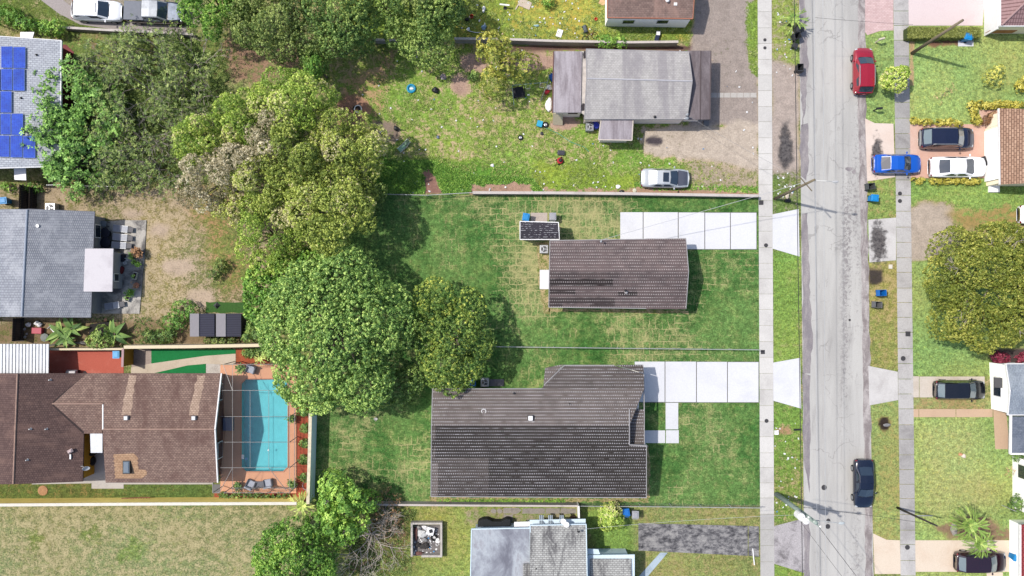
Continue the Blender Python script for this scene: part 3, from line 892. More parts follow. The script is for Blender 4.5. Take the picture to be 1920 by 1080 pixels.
def crown_points(lobes, spacing, r, inner=.55, zlo=-.35, bump=.08, floor=.15):
    """twig ends over the outside of the lobes, with a second looser shell inside"""
    P, Nn, LI = [], [], []
    for i, (cx, cy, cz, rx, ry, rz) in enumerate(lobes):
        rm = (rx + ry + rz) / 3
        cnt = int(2.7 * math.pi * rm * rm * 2 / (spacing ** 2) * .5 * (1 + inner))
        u = r.uniform(zlo, 1, cnt); a = r.uniform(0, 2 * np.pi, cnt); q = np.sqrt(1 - u * u)
        d = np.stack([q * np.cos(a), q * np.sin(a), u], 1)
        k = np.where(r.random(cnt) < 1 / (1 + inner), r.uniform(.93, 1.03, cnt), r.uniform(.62, .93, cnt))
        k = k * (1 + bump * (np.sin(3 * a + i) * np.sin(4 * u + i * 2) + .6 * np.sin(7 * a + 2 * i) * q))
        e = np.array([rx, ry, rz])
        P.append(np.array([cx, cy, cz]) + d * e * k[:, None]); Nn.append(d / e); LI.append(np.full(cnt, i))
    P = np.vstack(P); Nn = np.vstack(Nn); LI = np.concatenate(LI)
    keep = P[:, 2] > floor
    for i, (cx, cy, cz, rx, ry, rz) in enumerate(lobes):
        dd = (((P - [cx, cy, cz]) / [rx, ry, rz]) ** 2).sum(1)
        keep &= ~((dd < .42) & (LI != i))
    return P[keep], Nn[keep], LI[keep]
bark = NT('bark', .95, .1)
bark.color(bark.mix(bark.step(bark.noise(5, 5, .7), .35, .65), c(120, 108, 96), c(168, 156, 142)))
bark_m = bark.m
greybark = plain('grey_bark', c(196, 184, 170), .9, amt=.3, scale=3)
def limbs(mb, base, lobes, r0, r, top=.75, most=9):
    cx, cy, cz = lobes[0][:3]
    top_p = Vector((cx, cy, cz * .55 + base.z * .45))
    mb.tube([base - Vector((0, 0, .1)), base + Vector((r.normal(0, .05), r.normal(0, .05), .35)), base.lerp(top_p, .6), top_p], [r0 * 1.35, r0, r0 * .85, r0 * .7], 9)
    for l in lobes[1:most + 1]:
        e = Vector(l[:3]); mid = top_p.lerp(e, .5) + Vector((r.normal(0, .15), r.normal(0, .15), .25))
        mb.tube([top_p, mid, e], [r0 * .5, r0 * .32, r0 * .1], 6)
LEAF = dict(
    mango=leafy('mango_leaf', c(62, 92, 46, .78), c(112, 144, 72, .78), c(180, 200, 112, .78)),
    mango_gold=leafy('mango_gold_leaf', c(60, 88, 42, .82), c(112, 136, 62, .82), c(192, 196, 92, .85)),
    olive=leafy('olive_leaf', c(88, 104, 46, .8), c(136, 150, 68, .8), c(188, 196, 100, .8), dry=c(190, 180, 142, .95)),
    lime=leafy('lime_leaf', c(88, 114, 44, .8), c(142, 166, 70, .8), c(194, 204, 106, .8), dry=c(192, 184, 142, .95)),
    beige=leafy('dry_leaf', c(116, 110, 82, .8), c(160, 150, 120, .8), c(206, 196, 168, .8), .8, .1),
    scrub=leafy('scrub_leaf', c(66, 86, 44, 1.1), c(108, 130, 64, 1.1), c(168, 182, 104, 1.1)),
    vine=leafy('vine_leaf', c(72, 104, 48, 0.88), c(112, 152, 68, 0.88), c(164, 200, 106, 0.88)),
    deep=leafy('deep_leaf', c(56, 82, 42, 0.85), c(98, 126, 62, 0.85), c(162, 180, 98, 0.85)),
    bright=leafy('bright_leaf', c(68, 106, 42, 0.82), c(108, 146, 60, 0.82), c(172, 198, 94, 0.82)),
    yellow=leafy('yellow_leaf', c(140, 134, 52, 1.2), c(198, 188, 80, 1.2), c(236, 224, 124, 1.2)),
    yellowtree=leafy('yellow_tree_leaf', c(104, 118, 50, 0.98), c(160, 164, 72, 0.98), c(216, 206, 108, 0.98)),
    oak=leafy('oak_leaf', c(76, 90, 36, 0.9), c(118, 128, 50, 0.9), c(172, 170, 84, 0.9)),
    weed=leafy('weed_leaf', c(90, 112, 52, 1.0), c(132, 150, 74, 1.0), c(182, 188, 114, 1.0)),
    palm=leafy('palm_leaf', c(76, 104, 46, 0.88), c(122, 150, 68, 0.88), c(192, 202, 116, 0.88)),
    pink=leafy('pink_leaf', c(84, 22, 40, 1.2), c(130, 36, 62, 1.2), c(176, 90, 104, 1.2)),
    hedge=leafy('hedge_leaf', c(76, 84, 38, 0.92), c(114, 120, 56, 0.92), c(156, 158, 86, 0.92)),
    brown=leafy('brown_leaf', c(110, 80, 56, 1.04), c(160, 120, 86, 1.04), c(206, 174, 134, 1.04), .8, .1),
)
def tree(label, lobes, leaf, spacing, k, L, Wd, seed, tint=(.42, .2), r0=.22, name='tree', cat='tree', group=None,
         inner=.55, lobe_var=.12, hi=.75, lo=-.15, zlo=-.35, bump=.08, base=None, ball=0, dry=0):
    if not ball and leaf in ('olive', 'lime', 'bright', 'deep', 'scrub', 'oak', 'beige') and k == 8: ball, k, L, Wd, spacing = L * .58, 10, L * .72, Wd * 1.0, spacing * .9
    r = np.random.default_rng(seed)
    lobes = np.array(lobes)
    bx, by = base if base is not None else (lobes[0][0], lobes[0][1])
    root = thing(name, label, cat, (bx, by, 0), 0, group)
    P, Nn, LI = crown_points(lobes, spacing, r, inner, zlo, bump)
    lt = r.normal(0, lobe_var, len(lobes))
    if dry: lt[1:] += (r.random(len(lobes) - 1) < dry) * .55
    tn = np.clip(tint[0] + lt[LI] + r.normal(0, tint[1], len(P)), 0, 1)
    V, T = ball_quads(P, Nn, tn, k, ball, L, Wd, r) if ball else leaf_quads(P, Nn, tn, k, L, Wd, r, lo, hi)
    np_mesh('crown', V - np.array([bx, by, 0]), 4, LEAF[leaf], root, T)
    mb = MB(); limbs(mb, Vector((bx, by, 0)), [tuple(l) for l in lobes], r0, r)
    mb.build('trunk', bark_m, root, smooth=True)
    return root
def P3(px, py, z): v = W(px, py, z); return v.x, v.y
def lobe(px, py, z, rpx, rz, ry=None):
    f = S * (HCAM - z) / HCAM
    x, y = P3(px, py, z)
    return (x, y, z, rpx * f, (ry or rpx) * f, rz)
def big(px, py, z, rx, ry, rz, m, seed, **kw):
    x, y, z_, ax, ay, _ = lobe(px, py, z, rx, rz, ry)
    return auto_lobes(x, y, z, ax, ay, rz, int(m * 1.6), np.random.default_rng(seed), **kw)

# --- mango trees in the middle of the picture
T1 = big(632, 622, 4.4, 137, 150, 4.6, 40, 5, size=(.20, .32), reach=.80, core=.86)
T1 = np.vstack([T1, [lobe(632, 622, 7.4, 34, 1.6), lobe(610, 590, 7.2, 30, 1.6), lobe(655, 650, 7.0, 30, 1.6)]])
tree("largest tree, dense round dark green crown overhanging the blue pool", T1, 'mango', .36, 12, .165, .10, 21, (.55, .25), .34, 'mango_tree', lobe_var=.09, inner=.35, ball=.135)
T2 = np.vstack([big(850, 630, 3.6, 68, 92, 3.2, 14, 6, size=(.23, .36), core=.66, reach=.82), [lobe(815, 560, 3.0, 40, 2.0), lobe(812, 610, 2.6, 38, 1.8), lobe(845, 690, 3.4, 50, 2.2), lobe(900, 650, 3.4, 26, 2.2)]])
tree("smaller dense round tree with yellow flushes, touching the dark roof corner", T2, 'mango_gold', .34, 12, .15, .095, 22, (.40, .24), .24, 'mango_tree', lobe_var=.14, inner=.35, ball=.125)
tree("low dark green tree squeezed under the two round mango crowns", [lobe(748, 728, 2.2, 36, 1.7), lobe(722, 738, 1.8, 24, 1.4), lobe(772, 712, 2.0, 26, 1.5)], 'deep', .40, 8, .28, .11, 23, (.5, .2), .12, 'mango_tree')
tree("bright green leafy shrub tree left of the largest round crown", np.vstack([big(508, 545, 2.4, 44, 52, 2.0, 8, 8), [lobe(548, 510, 2.6, 30, 1.8), lobe(490, 585, 2.0, 26, 1.5), lobe(590, 492, 2.6, 32, 1.9)]]), 'bright', .46, 8, .36, .15, 24, (.34, .2), .12)

# --- mixed olive-green clump, upper left of centre
clump = 'trees of the mixed olive clump'
tree("yellow-green tree at the top of the olive clump", big(548, 200, 4.4, 76, 62, 3.4, 12, 31, size=(.25, .38), core=.64, reach=.82), 'lime', .33, 8, .20, .085, 31, (.36, .2), .2, group=clump, lobe_var=.16, dry=.16)
tree("olive tree at the right edge of the clump beside the weedy plot", big(655, 275, 4.4, 66, 66, 3.4, 12, 32, size=(.25, .38), core=.64, reach=.82), 'olive', .33, 8, .20, .085, 32, (.5, .22), .2, group=clump, lobe_var=.18, dry=.16)
tree("large olive-gold tree low in the clump above the mango crown", big(628, 395, 4.8, 84, 76, 3.8, 16, 33, size=(.23, .36), core=.66, reach=.82), 'olive', .33, 8, .20, .085, 33, (.44, .22), .24, group=clump, lobe_var=.16, dry=.16)
tree("dull grey-green tree in the middle of the olive clump", big(560, 296, 5.0, 66, 62, 3.6, 12, 34, size=(.25, .38), core=.64, reach=.82), 'olive', .33, 8, .20, .085, 34, (.22, .2), .22, group=clump, lobe_var=.16, dry=.16)
tree("yellow-green tree at the lower left foot of the olive clump", big(506, 440, 3.4, 62, 76, 2.8, 12, 35, size=(.25, .38), core=.64, reach=.82), 'lime', .33, 8, .20, .085, 35, (.42, .22), .18, group=clump, lobe_var=.18, dry=.16)
tree("yellow-green tree at the left edge of the olive clump", big(386, 268, 3.6, 56, 48, 2.8, 9, 36, size=(.25, .38), core=.64, reach=.82), 'lime', .33, 8, .20, .085, 36, (.3, .22), .16, group=clump, lobe_var=.18, dry=.16)
tree("pale beige dry-looking tree on the left of the olive clump", np.vstack([big(400, 340, 4.2, 66, 56, 3.0, 10, 37, size=(.23, .36), core=.66, reach=.82), [lobe(440, 300, 4.8, 30, 2.0)]]), 'beige', .34, 8, .22, .065, 37, (.5, .26), .18, group=clump, lobe_var=.16, dry=.16)
tree("pale beige dry-topped tree between two green crowns of the clump", np.vstack([big(505, 250, 5.4, 40, 44, 2.4, 8, 38, size=(.23, .36), core=.66, reach=.82), [lobe(470, 305, 4.6, 30, 2.0)]]), 'beige', .34, 8, .22, .065, 38, (.44, .26), .16, group=clump, lobe_var=.16, dry=.16)
tree("olive-gold tree right of the pale dry one, above the deck gap", big(590, 345, 5.4, 44, 40, 2.6, 8, 39, size=(.25, .38), core=.64, reach=.82), 'olive', .33, 8, .20, .085, 39, (.62, .2), .16, group=clump, lobe_var=.14, dry=.16)
tree("small green tree at the outer right foot of the olive clump", big(694, 372, 2.8, 36, 42, 2.2, 7, 40, size=(.25, .38), core=.64, reach=.82), 'scrub', .40, 8, .24, .10, 40, (.5, .22), .12, group=clump, dry=.16)
tree("grey-green bushy tree between the pale dry tree and the dry yard", big(440, 376, 3.0, 42, 48, 2.2, 8, 41, size=(.25, .38), core=.64, reach=.82), 'olive', .33, 8, .20, .085, 41, (.7, .24), .12, group=clump, lobe_var=.16, dry=.16)

tree("yellow-green tree between the thicket and the beige tops, upper left of the clump", big(462, 218, 4.0, 50, 48, 3.0, 9, 42, size=(.25, .38), core=.64, reach=.82), 'lime', .33, 8, .20, .085, 42, (.34, .22), .16, group=clump, lobe_var=.16, dry=.16)
tree("grey-olive tree filling the middle of the clump below the beige tops", big(490, 350, 4.4, 52, 48, 3.2, 9, 43, size=(.25, .38), core=.64, reach=.82), 'olive', .33, 8, .20, .085, 43, (.42, .22), .18, group=clump, lobe_var=.16, dry=.3)
# --- trees along the top
top = 'trees along the top edge'
tree("round mid-green tree beside the black pickup at the top edge", big(402, 8, 4.0, 60, 60, 3.4, 14, 51, size=(.23, .36), core=.66, reach=.82), 'bright', .34, 8, .21, .095, 51, (.4, .2), .22, group=top)
tree("wide grey-green tree with bare twigs, second from the pickup at top", np.vstack([big(512, 40, 4.6, 68, 70, 3.6, 14, 52, size=(.23, .36), core=.66, reach=.82), [lobe(470, 62, 4.2, 30, 2.0), lobe(588, 70, 4.4, 40, 2.6)]]), 'scrub', .34, 8, .21, .095, 52, (.6, .24), .24, group=top, lobe_var=.18)
tree("dark glossy tree in the middle of the top edge row", np.vstack([big(640, 28, 4.6, 64, 76, 3.4, 14, 53, size=(.23, .36), core=.66, reach=.82), [lobe(590, 110, 3.4, 28, 2.0), lobe(670, 80, 3.6, 30, 2.0)]]), 'deep', .34, 8, .21, .095, 53, (.52, .24), .24, group=top, lobe_var=.14)
tree("tall green tree right of the dark one, leaving a shaded gap", big(716, -2, 4.6, 46, 50, 3.2, 9, 54, size=(.23, .36), core=.66, reach=.82), 'deep', .34, 8, .21, .095, 54, (.6, .2), .2, group=top)
tree("rounded tree at the right end of the top row beside the weedy plot", np.vstack([big(806, 16, 4.2, 58, 62, 3.2, 14, 55, size=(.23, .36), core=.66, reach=.82), [lobe(800, 76, 3.0, 50, 2.2), lobe(748, 62, 3.2, 28, 2.0)]]), 'deep', .34, 8, .21, .095, 55, (.58, .24), .22, group=top, lobe_var=.14)
tree("pale sage tree behind the rounded one at the top edge", big(790, -12, 6.0, 36, 34, 2.4, 7, 56, size=(.23, .36), core=.66, reach=.82), 'scrub', .34, 8, .21, .095, 56, (.95, .15), .16, group=top)
tree("narrow green tree hanging below the dark one over brown litter", big(598, 128, 3.0, 22, 40, 2.4, 6, 57, size=(.3, .5)), 'bright', .36, 8, .24, .09, 57, (.3, .2), .12, group=top)
tree("loose yellow-leaved tree standing across the low grey wall", np.vstack([big(938, 112, 3.4, 42, 50, 2.6, 10, 58, size=(.23, .36), core=.66, reach=.82, zlo=-.1), [lobe(985, 128, 3.0, 30, 2.0), lobe(925, 160, 2.8, 26, 1.8), lobe(912, 82, 3.2, 20, 1.6)]]), 'yellowtree', .36, 8, .21, .10, 58, (.40, .28), .14, inner=.4, lobe_var=.16)

# --- branches that show
def grow(mb, p, d, L, rad, depth, r, tips, up=.12, spread=.6, keep=.78):
    q = p + d * L
    mid = p.lerp(q, .5) + Vector((r.normal(0, .06), r.normal(0, .06), r.normal(0, .04))) * L
    mb.tube([p, mid, q], [rad, rad * .85, rad * .68], 5 if depth > 1 else 4, cap=False)
    if depth <= 2: tips.append((q.copy(), d.copy()))
    if depth == 0: return
    for _ in range(3 if r.random() < .55 else 2):
        nd = d + Vector((r.normal(0, spread), r.normal(0, spread), r.normal(0, spread * .6) + up))
        nd.normalize()
        grow(mb, q, nd, L * r.uniform(keep - .14, keep + .08), rad * .66, depth - 1, r, tips, up, spread, keep)
def branchy(label, px, py, reach_px, height, seed, leaf=None, k=6, L=.24, Wd=.11, per_tip=1, stems=5, depth=4, tint=(.5, .22), wood=None,
            name='tree', cat='tree', group=None, wide=.9, r0=.09, up=.10, jit=.25):
    r = np.random.default_rng(seed)
    b = W(px, py, height * .5); b.z = 0
    root = thing(name, label, cat, b, 0, group)
    mb = MB(); tips = []
    reach = reach_px * S
    tot = sum(.78 ** i for i in range(depth + 1))
    for s_ in range(stems):
        a = 2 * math.pi * (s_ + r.uniform(-.3, .3)) / stems
        d = Vector((math.cos(a) * wide, math.sin(a) * wide, height / max(reach, .5) * .75)).normalized()
        grow(mb, Vector((r.normal(0, .08), r.normal(0, .08), 0)), d, math.hypot(reach, height) / tot * r.uniform(.85, 1.12), r0, depth, r, tips, up)
    mb.build('trunk', wood or greybark, root, world=False)
    if leaf:
        P = np.array([t[0][:] for t in tips]); D_ = np.array([(t[1] + Vector((0, 0, .7)))[:] for t in tips])
        P = np.repeat(P, per_tip, 0); D_ = np.repeat(D_, per_tip, 0)
        P = P + r.normal(0, jit, P.shape); P[:, 2] = np.maximum(P[:, 2], .12)
        tn = np.clip(r.normal(tint[0], tint[1], len(P)), 0, 1)
        V, T = leaf_quads(P, D_, tn, k, L, Wd, r, -.5, .9)
        np_mesh('crown', V, 4, LEAF[leaf], root, T)
    return root
sg = 'open scrubby trees beside the solar-panel house'
for i, (px, py, rp, h, lb) in enumerate([
    (222, 118, 48, 3.0, "scrubby see-through tree nearest the white drive wall, upper left of the thicket"),
    (290, 92, 56, 3.2, "scrubby see-through tree just below the black pickup"),
    (358, 112, 58, 3.4, "scrubby twiggy tree at the upper right of the thicket beside brown litter"),
    (190, 178, 62, 3.6, "scrubby tree in the left half of the thicket near the white roof corner"),
    (268, 168, 70, 4.0, "scrubby tree with bare grey twigs in the middle of the thicket"),
    (352, 182, 66, 3.8, "scrubby tree with bare twigs on the right of the thicket next to the clump"),
    (245, 246, 70, 4.0, "scrubby darker tree low in the middle of the thicket"),
    (318, 250, 60, 3.6, "scrubby tree low on the right of the thicket by the pale dry tree"),
    (205, 300, 60, 3.0, "scrubby tree at the lower edge of the thicket above the dry yard"),
    (285, 312, 58, 3.0, "scrubby tree at the lower right edge of the thicket above the dry yard")]):
    branchy(lb, px, py, rp, h, 300 + i, 'scrub', 6, .22, .10, 1, 6, 4, (.52, .28), None, 'scrub_tree', 'tree', sg, 1.0, .055, .06, .3)
for i, (px, py, rp, h, lb) in enumerate([
    (128, 190, 46, 4.0, "vine-hung bright green tree reaching over the middle of the white roof"),
    (190, 222, 42, 3.6, "vine-hung bright green tree set just right of the white roof extension"),
    (112, 262, 40, 3.6, "vine-hung bright green tree beside the lowest solar panels"),
    (140, 300, 46, 3.4, "vine-hung bright green tree at the lower corner of the white roof")]):
    branchy(lb, px, py, rp, h, 330 + i, 'vine', 7, .28, .14, 2, 6, 4, (.45, .25), bark_m, 'vine_tree', 'tree', 'vine-covered trees against the solar-panel house', 1.0, .08, .08, .3)
branchy("bare leafless grey tree beside the rubbish enclosure at the bottom", 690, 1012, 78, 3.6, 351, None, stems=8, depth=5, name='bare_tree', wide=1.0, r0=.065, up=.06, wood=plain('pale_twig', c(206, 192, 180, 1.7), .9, amt=.25))
branchy("low leafless thicket of brown twigs below the thin concrete fence", 722, 962, 44, 1.6, 352, 'brown', 4, .14, .05, 1, 6, 4, (.5, .2), bark_m, 'bare_shrub', 'shrub', None, 1.0, .04)

# --- big olive tree on the right and trees at the bottom
oak_l = np.vstack([big(1852, 536, 5.2, 112, 118, 3.6, 34, 61, size=(.20, .32), reach=.78), [lobe(1790, 470, 4.4, 44, 2.4), lobe(1780, 600, 4.4, 40, 2.2)]])
oak_t = tree("wide olive-yellow tree shading the lawn on the right edge", oak_l, 'oak', .33, 8, .21, .09, 61, (.5, .24), .36, 'oak_tree', inner=.8, lobe_var=.12)
mb = MB(); r_ = np.random.default_rng(9); tips_ = []
for i in range(5):
    a = 6.28 * i / 5 + .2
    st = Vector((oak_l[0][0], oak_l[0][1], 5.6))
    grow(mb, st + Vector((math.cos(a), math.sin(a), .3)) * .5, Vector((math.cos(a), math.sin(a), .40)).normalized(), 1.7, .09, 3, r_, tips_, .05, .45)
mb.build('bare_branches', greybark, oak_t, smooth=True)
tree("glossy bright green tree at the corner where both yard walls meet", np.vstack([big(648, 955, 3.4, 46, 58, 2.6, 12, 62, size=(.23, .36), core=.66, reach=.82), [lobe(625, 905, 2.6, 26, 1.8), lobe(600, 985, 2.4, 30, 1.6), lobe(690, 940, 2.6, 22, 1.6)]]), 'bright', .40, 7, .30, .16, 62, (.52, .22), .14, group='trees at the bottom edge')
tree("round dark-green tree cut by the bottom edge beside the bare one", np.vstack([big(556, 1052, 4.0, 78, 74, 3.2, 20, 63, size=(.24, .38))]), 'bright', .35, 8, .22, .10, 63, (.42, .22), .24, group='trees at the bottom edge', lobe_var=.14)
tree("small round bright tree on the verge by the red car", [lobe(1676, 148, 2.1, 22, 1.2), lobe(1690, 138, 2.4, 13, .8), lobe(1664, 152, 2.0, 13, .8), lobe(1684, 158, 2.0, 14, .8)], 'lime', .26, 8, .22, .11, 64, (.62, .22), .07, name='street_tree')

# ------------------------------------------------------------------ shrubs, hedges, palms
def shrub(label, lobes, leaf, seed, spacing=.24, k=7, L=.2, Wd=.09, tint=(.45, .22), name='shrub', cat='shrub', group=None, floor=.03):
    r = np.random.default_rng(seed); lobes = np.array(lobes)
    bx, by = lobes[0][:2]
    root = thing(name, label, cat, (bx, by, 0), 0, group)
    P, Nn, LI = crown_points(lobes, spacing, r, .4, -.2, .1, floor)
    tn = np.clip(r.normal(tint[0], tint[1], len(P)) + r.normal(0, .12, len(lobes))[LI], 0, 1)
    V, T = leaf_quads(P, Nn, tn, k, L, Wd, r, -.2, .9)
    np_mesh('foliage', V - np.array([bx, by, 0]), 4, LEAF[leaf], root, T)
    mb = MB()
    for l in lobes:
        mb.tube([(bx, by, -.05), ((bx + l[0]) / 2, (by + l[1]) / 2, l[2] * .5), (l[0], l[1], l[2])], [.03, .025, .01], 5)
    mb.build('stem', bark_m, root)
    return root
def clump_row(pts, z, rpx, rz, r):
    return [lobe(x + r.uniform(-2, 2), y + r.uniform(-1.5, 1.5), z, rpx * r.uniform(.8, 1.2), rz * r.uniform(.8, 1.2)) for x, y in pts]
rr = random.Random(5)
shrub("loose green hedge along the curved drive at the top left", clump_row([(8, 34), (24, 40), (40, 44), (56, 50), (72, 50), (86, 54), (100, 60), (112, 54), (14, 22), (30, 30)], .8, 13, .9, rr), 'bright', 401, .28, tint=(.35, .2), name='hedge', cat='hedge')
shrub("leafy low green bush alone in the dry yard", clump_row([(408, 508), (418, 500), (402, 516), (414, 492)], .6, 12, .6, rr), 'scrub', 402, .3)
shrub("rounded green bush left of the small dark sheds", clump_row([(345, 580), (328, 592), (362, 584), (340, 604), (320, 604)], .7, 17, .8, rr), 'bright', 403, .3, tint=(.3, .2))
shrub("feathery green bush right of the small dark sheds", clump_row([(476, 618), (466, 630), (488, 628), (478, 606)], .9, 15, .9, rr), 'deep', 404, .26, tint=(.6, .2))
shrub("spiky green bush behind the cream wall near the sheds", clump_row([(292, 634), (280, 628), (304, 630), (318, 628)], .7, 13, .7, rr), 'deep', 405, .28, L=.34, Wd=.07, tint=(.5, .25))
shrub("feathery round green bush below the grey-blue house", clump_row([(190, 634), (180, 640), (200, 642), (194, 622)], .9, 15, .9, rr), 'deep', 406, .24, L=.16, tint=(.75, .2))
shrub("weedy green bush against the cream wall beside the sheds", clump_row([(404, 638), (420, 640), (436, 642), (390, 640)], .4, 9, .45, rr), 'scrub', 407, .26)
shrub("trimmed yellow-green shrub sheltering the blue bin at the bottom", clump_row([(1147, 968), (1138, 962), (1156, 975), (1140, 978), (1150, 956)], .9, 15, .9, rr), 'lime', 408, .24, L=.22, tint=(.6, .25))
shrub("thin yellow bush on the lawn right of the leaning wooden pole", clump_row([(1860, 140), (1852, 148), (1870, 134), (1866, 150)], .7, 12, .7, rr), 'yellowtree', 409, .36, L=.16, tint=(.7, .2))
shrub("wispy bare shrub on the lawn above the yellow border", clump_row([(1772, 172), (1764, 184), (1784, 166)], .3, 10, .3, rr), 'brown', 410, .5, 5, .14, .04, (.8, .2))
shrub("orange and yellow bush cut by the right edge", clump_row([(1914, 158), (1922, 150), (1912, 166)], .6, 9, .6, rr), 'yellow', 411, .26)
yb = 'yellow border shrubs'
shrub("yellow border hedge left of the tan tile roof, longest one", clump_row([(1822 + i * 8, 196 + (i % 2) * 3) for i in range(12)] + [(1824, 206), (1825, 214), (1826, 222), (1832, 228)], .4, 7, .42, rr), 'yellow', 412, .2, L=.15, group=yb)
shrub("yellow border shrubs above the black van, left clump", clump_row([(1714, 227), (1724, 228), (1734, 230), (1744, 229)], .3, 6, .35, rr), 'yellow', 413, .2, L=.15, group=yb)
shrub("yellow border shrubs above the black van, short middle clump", clump_row([(1757, 230), (1762, 231)], .3, 6, .32, rr), 'yellow', 414, .2, L=.15, group=yb)
shrub("yellow border shrubs above the black van, right clump", clump_row([(1778, 228), (1788, 231), (1798, 232)], .3, 6.5, .35, rr), 'yellow', 415, .2, L=.15, group=yb)
shrub("yellow border shrubs below the blue car, left clump", clump_row([(1712, 337), (1722, 339), (1730, 337)], .3, 5.5, .32, rr), 'yellow', 416, .2, L=.15, group=yb)
shrub("yellow border shrubs below the white car, right clump", clump_row([(1748 + i * 9, 339 + (i % 2) * 2) for i in range(10)], .32, 6.5, .36, rr), 'yellow', 417, .2, L=.15, group=yb)
shrub("small reddish-brown bush on the terracotta step by the tile roof", clump_row([(1856, 222), (1850, 226), (1862, 218)], .5, 8, .5, rr), 'brown', 418, .22, tint=(.35, .25))
shrub("crimson bush in the dark bed below the olive tree, left one", clump_row([(1874, 676), (1882, 672), (1868, 670)], .5, 9, .5, rr), 'pink', 419, .22, L=.2, group='crimson bushes')
shrub("crimson and orange bush in the dark bed, right one", clump_row([(1914, 672), (1922, 668)], .5, 9, .5, rr), 'pink', 420, .22, L=.2, tint=(.8, .25), group='crimson bushes')
shrub("dark green shrub beside the white wall on the lower right edge", clump_row([(1906, 942), (1916, 936), (1922, 950), (1904, 950)], .9, 12, .8, rr), 'deep', 421, .24, tint=(.5, .2))
shrub("small dark green shrub below the white porch corner", clump_row([(1908, 858), (1918, 862)], .6, 8, .6, rr), 'deep', 422, .24)
shrub("thin orange-brown bush at the lower right lawn edge", clump_row([(1896, 882), (1892, 890)], .3, 7, .35, rr), 'brown', 423, .34, 5, .16, .04, (.85, .15))
shrub("leafy plants in the red bed at the top end of the pool", clump_row([(462, 662), (474, 662), (486, 660), (496, 662)], .4, 8, .4, rr), 'deep', 424, .22, L=.26)
for i, (px, py) in enumerate([(571, 800), (572, 828), (570, 858), (569, 890), (568, 768)]):
    shrub(("green shrub in the red bed beside the pool cage, " + ["second from the top", "third from the top", "fourth from the top", "lowest", "topmost, half under the mango crown"][i]),
          clump_row([(px, py), (px + 3, py + 7), (px - 4, py + 4)], .35, 6, .38, rr), 'deep', 430 + i, .2, L=.18, group='shrubs along the pool bed')
shrub("low green planting below the pool cage on the red mulch", clump_row([(416 + i * 11, 930 + (i % 2)) for i in range(12)], .3, 6.5, .32, rr), 'deep', 436, .24, L=.18)
shrub("green bush spilling over the low wall above the flat grey house", clump_row([(1138, 78), (1150, 80), (1160, 76), (1166, 84), (1128, 78)], .7, 11, .7, rr), 'bright', 437, .26, tint=(.35, .2))
shrub("low green creeper below the vine trees at the left edge", clump_row([(8, 350), (20, 353), (60, 352), (74, 350), (48, 352)], .4, 9, .4, rr), 'bright', 438, .28)
shrub("small green bush on the weedy plot near the yellow tree", clump_row([(886, 145), (890, 140)], .4, 9, .4, rr), 'deep', 439, .24)
shrub("green bush on the upper plot left of the brown-roofed house", clump_row([(1024, 8), (1030, 4)], .5, 9, .5, rr), 'bright', 440, .26)

# clipped hedge by the pink drive
root = thing('hedge', "clipped square hedge between the pink drive and the lawn", 'hedge', W(1770, 61))
m = MB(); f_ = [XY(x, y, 1.0) for x, y in ((1703, 51), (1838, 52), (1838, 69), (1703, 71))]
m.prism(f_, 0, .95)
m.build('hedge_core', plain('hedge_core', c(74, 88, 38), .95), root)
r = np.random.default_rng(77)
P, Nn = [], []
for i in range(3000):
    u, v = r.random(), r.random()
    a = np.array(f_[0]) * (1 - u) + np.array(f_[1]) * u; b = np.array(f_[3]) * (1 - u) + np.array(f_[2]) * u
    if i < 2000: q = a * (1 - v) + b * v; P.append((q[0], q[1], .98 + r.normal(0, .03))); Nn.append((r.normal(0, .3), r.normal(0, .3), 1))
    else:
        s_ = r.random() < .5; q = a if s_ else b; P.append((q[0], q[1], v * .98)); Nn.append((0, 1 if s_ else -1, .3))
P = np.array(P); V, T = leaf_quads(P, np.array(Nn), np.clip(r.normal(.45, .2, len(P)), 0, 1), 6, .13, .06, r)
np_mesh('foliage', V - np.array(root.location), 4, LEAF['hedge'], root, T)

def frond_mesh(L, r, arch=.5, leaflets=16, wl=.5, tint=.5, w=.06):
    """one palm frond along +x: a ribbed arch with leaflets each side"""
    V = []; T = []
    def at(t): return np.array([L * t * (1 - .18 * arch * t), 0, L * arch * (.55 * t - .95 * t * t)])
    for i in range(6):
        a, b = at(i / 6), at((i + 1) / 6); wv = np.array([0, w * .35 * (1 - i / 7), 0])
        V += [a - wv, b - wv, b + wv, a + wv]; T.append(min(1, tint + .25))
    for i in range(leaflets):
        t = .14 + .86 * (i + .5) / leaflets; p = at(t)
        ll = wl * math.sin(math.pi * min(1, .18 + .8 * (1 - abs(t - .5) * 1.1))) * r.uniform(.85, 1.15)
        for sgn in (-1, 1):
            d = np.array([.62 + .25 * t, sgn * .8, -.28 + r.normal(0, .12)]); d /= np.linalg.norm(d)
            s = np.array([w * 16 / max(16, leaflets), 0, 0.0]); tip = p + d * ll
            V += [p - s, p + d * ll * .55 - s * .9, tip, p + d * ll * .5 + s * .9]; T.append(float(np.clip(tint + r.normal(0, .12), 0, 1)))
    return np.array(V), np.array(T)
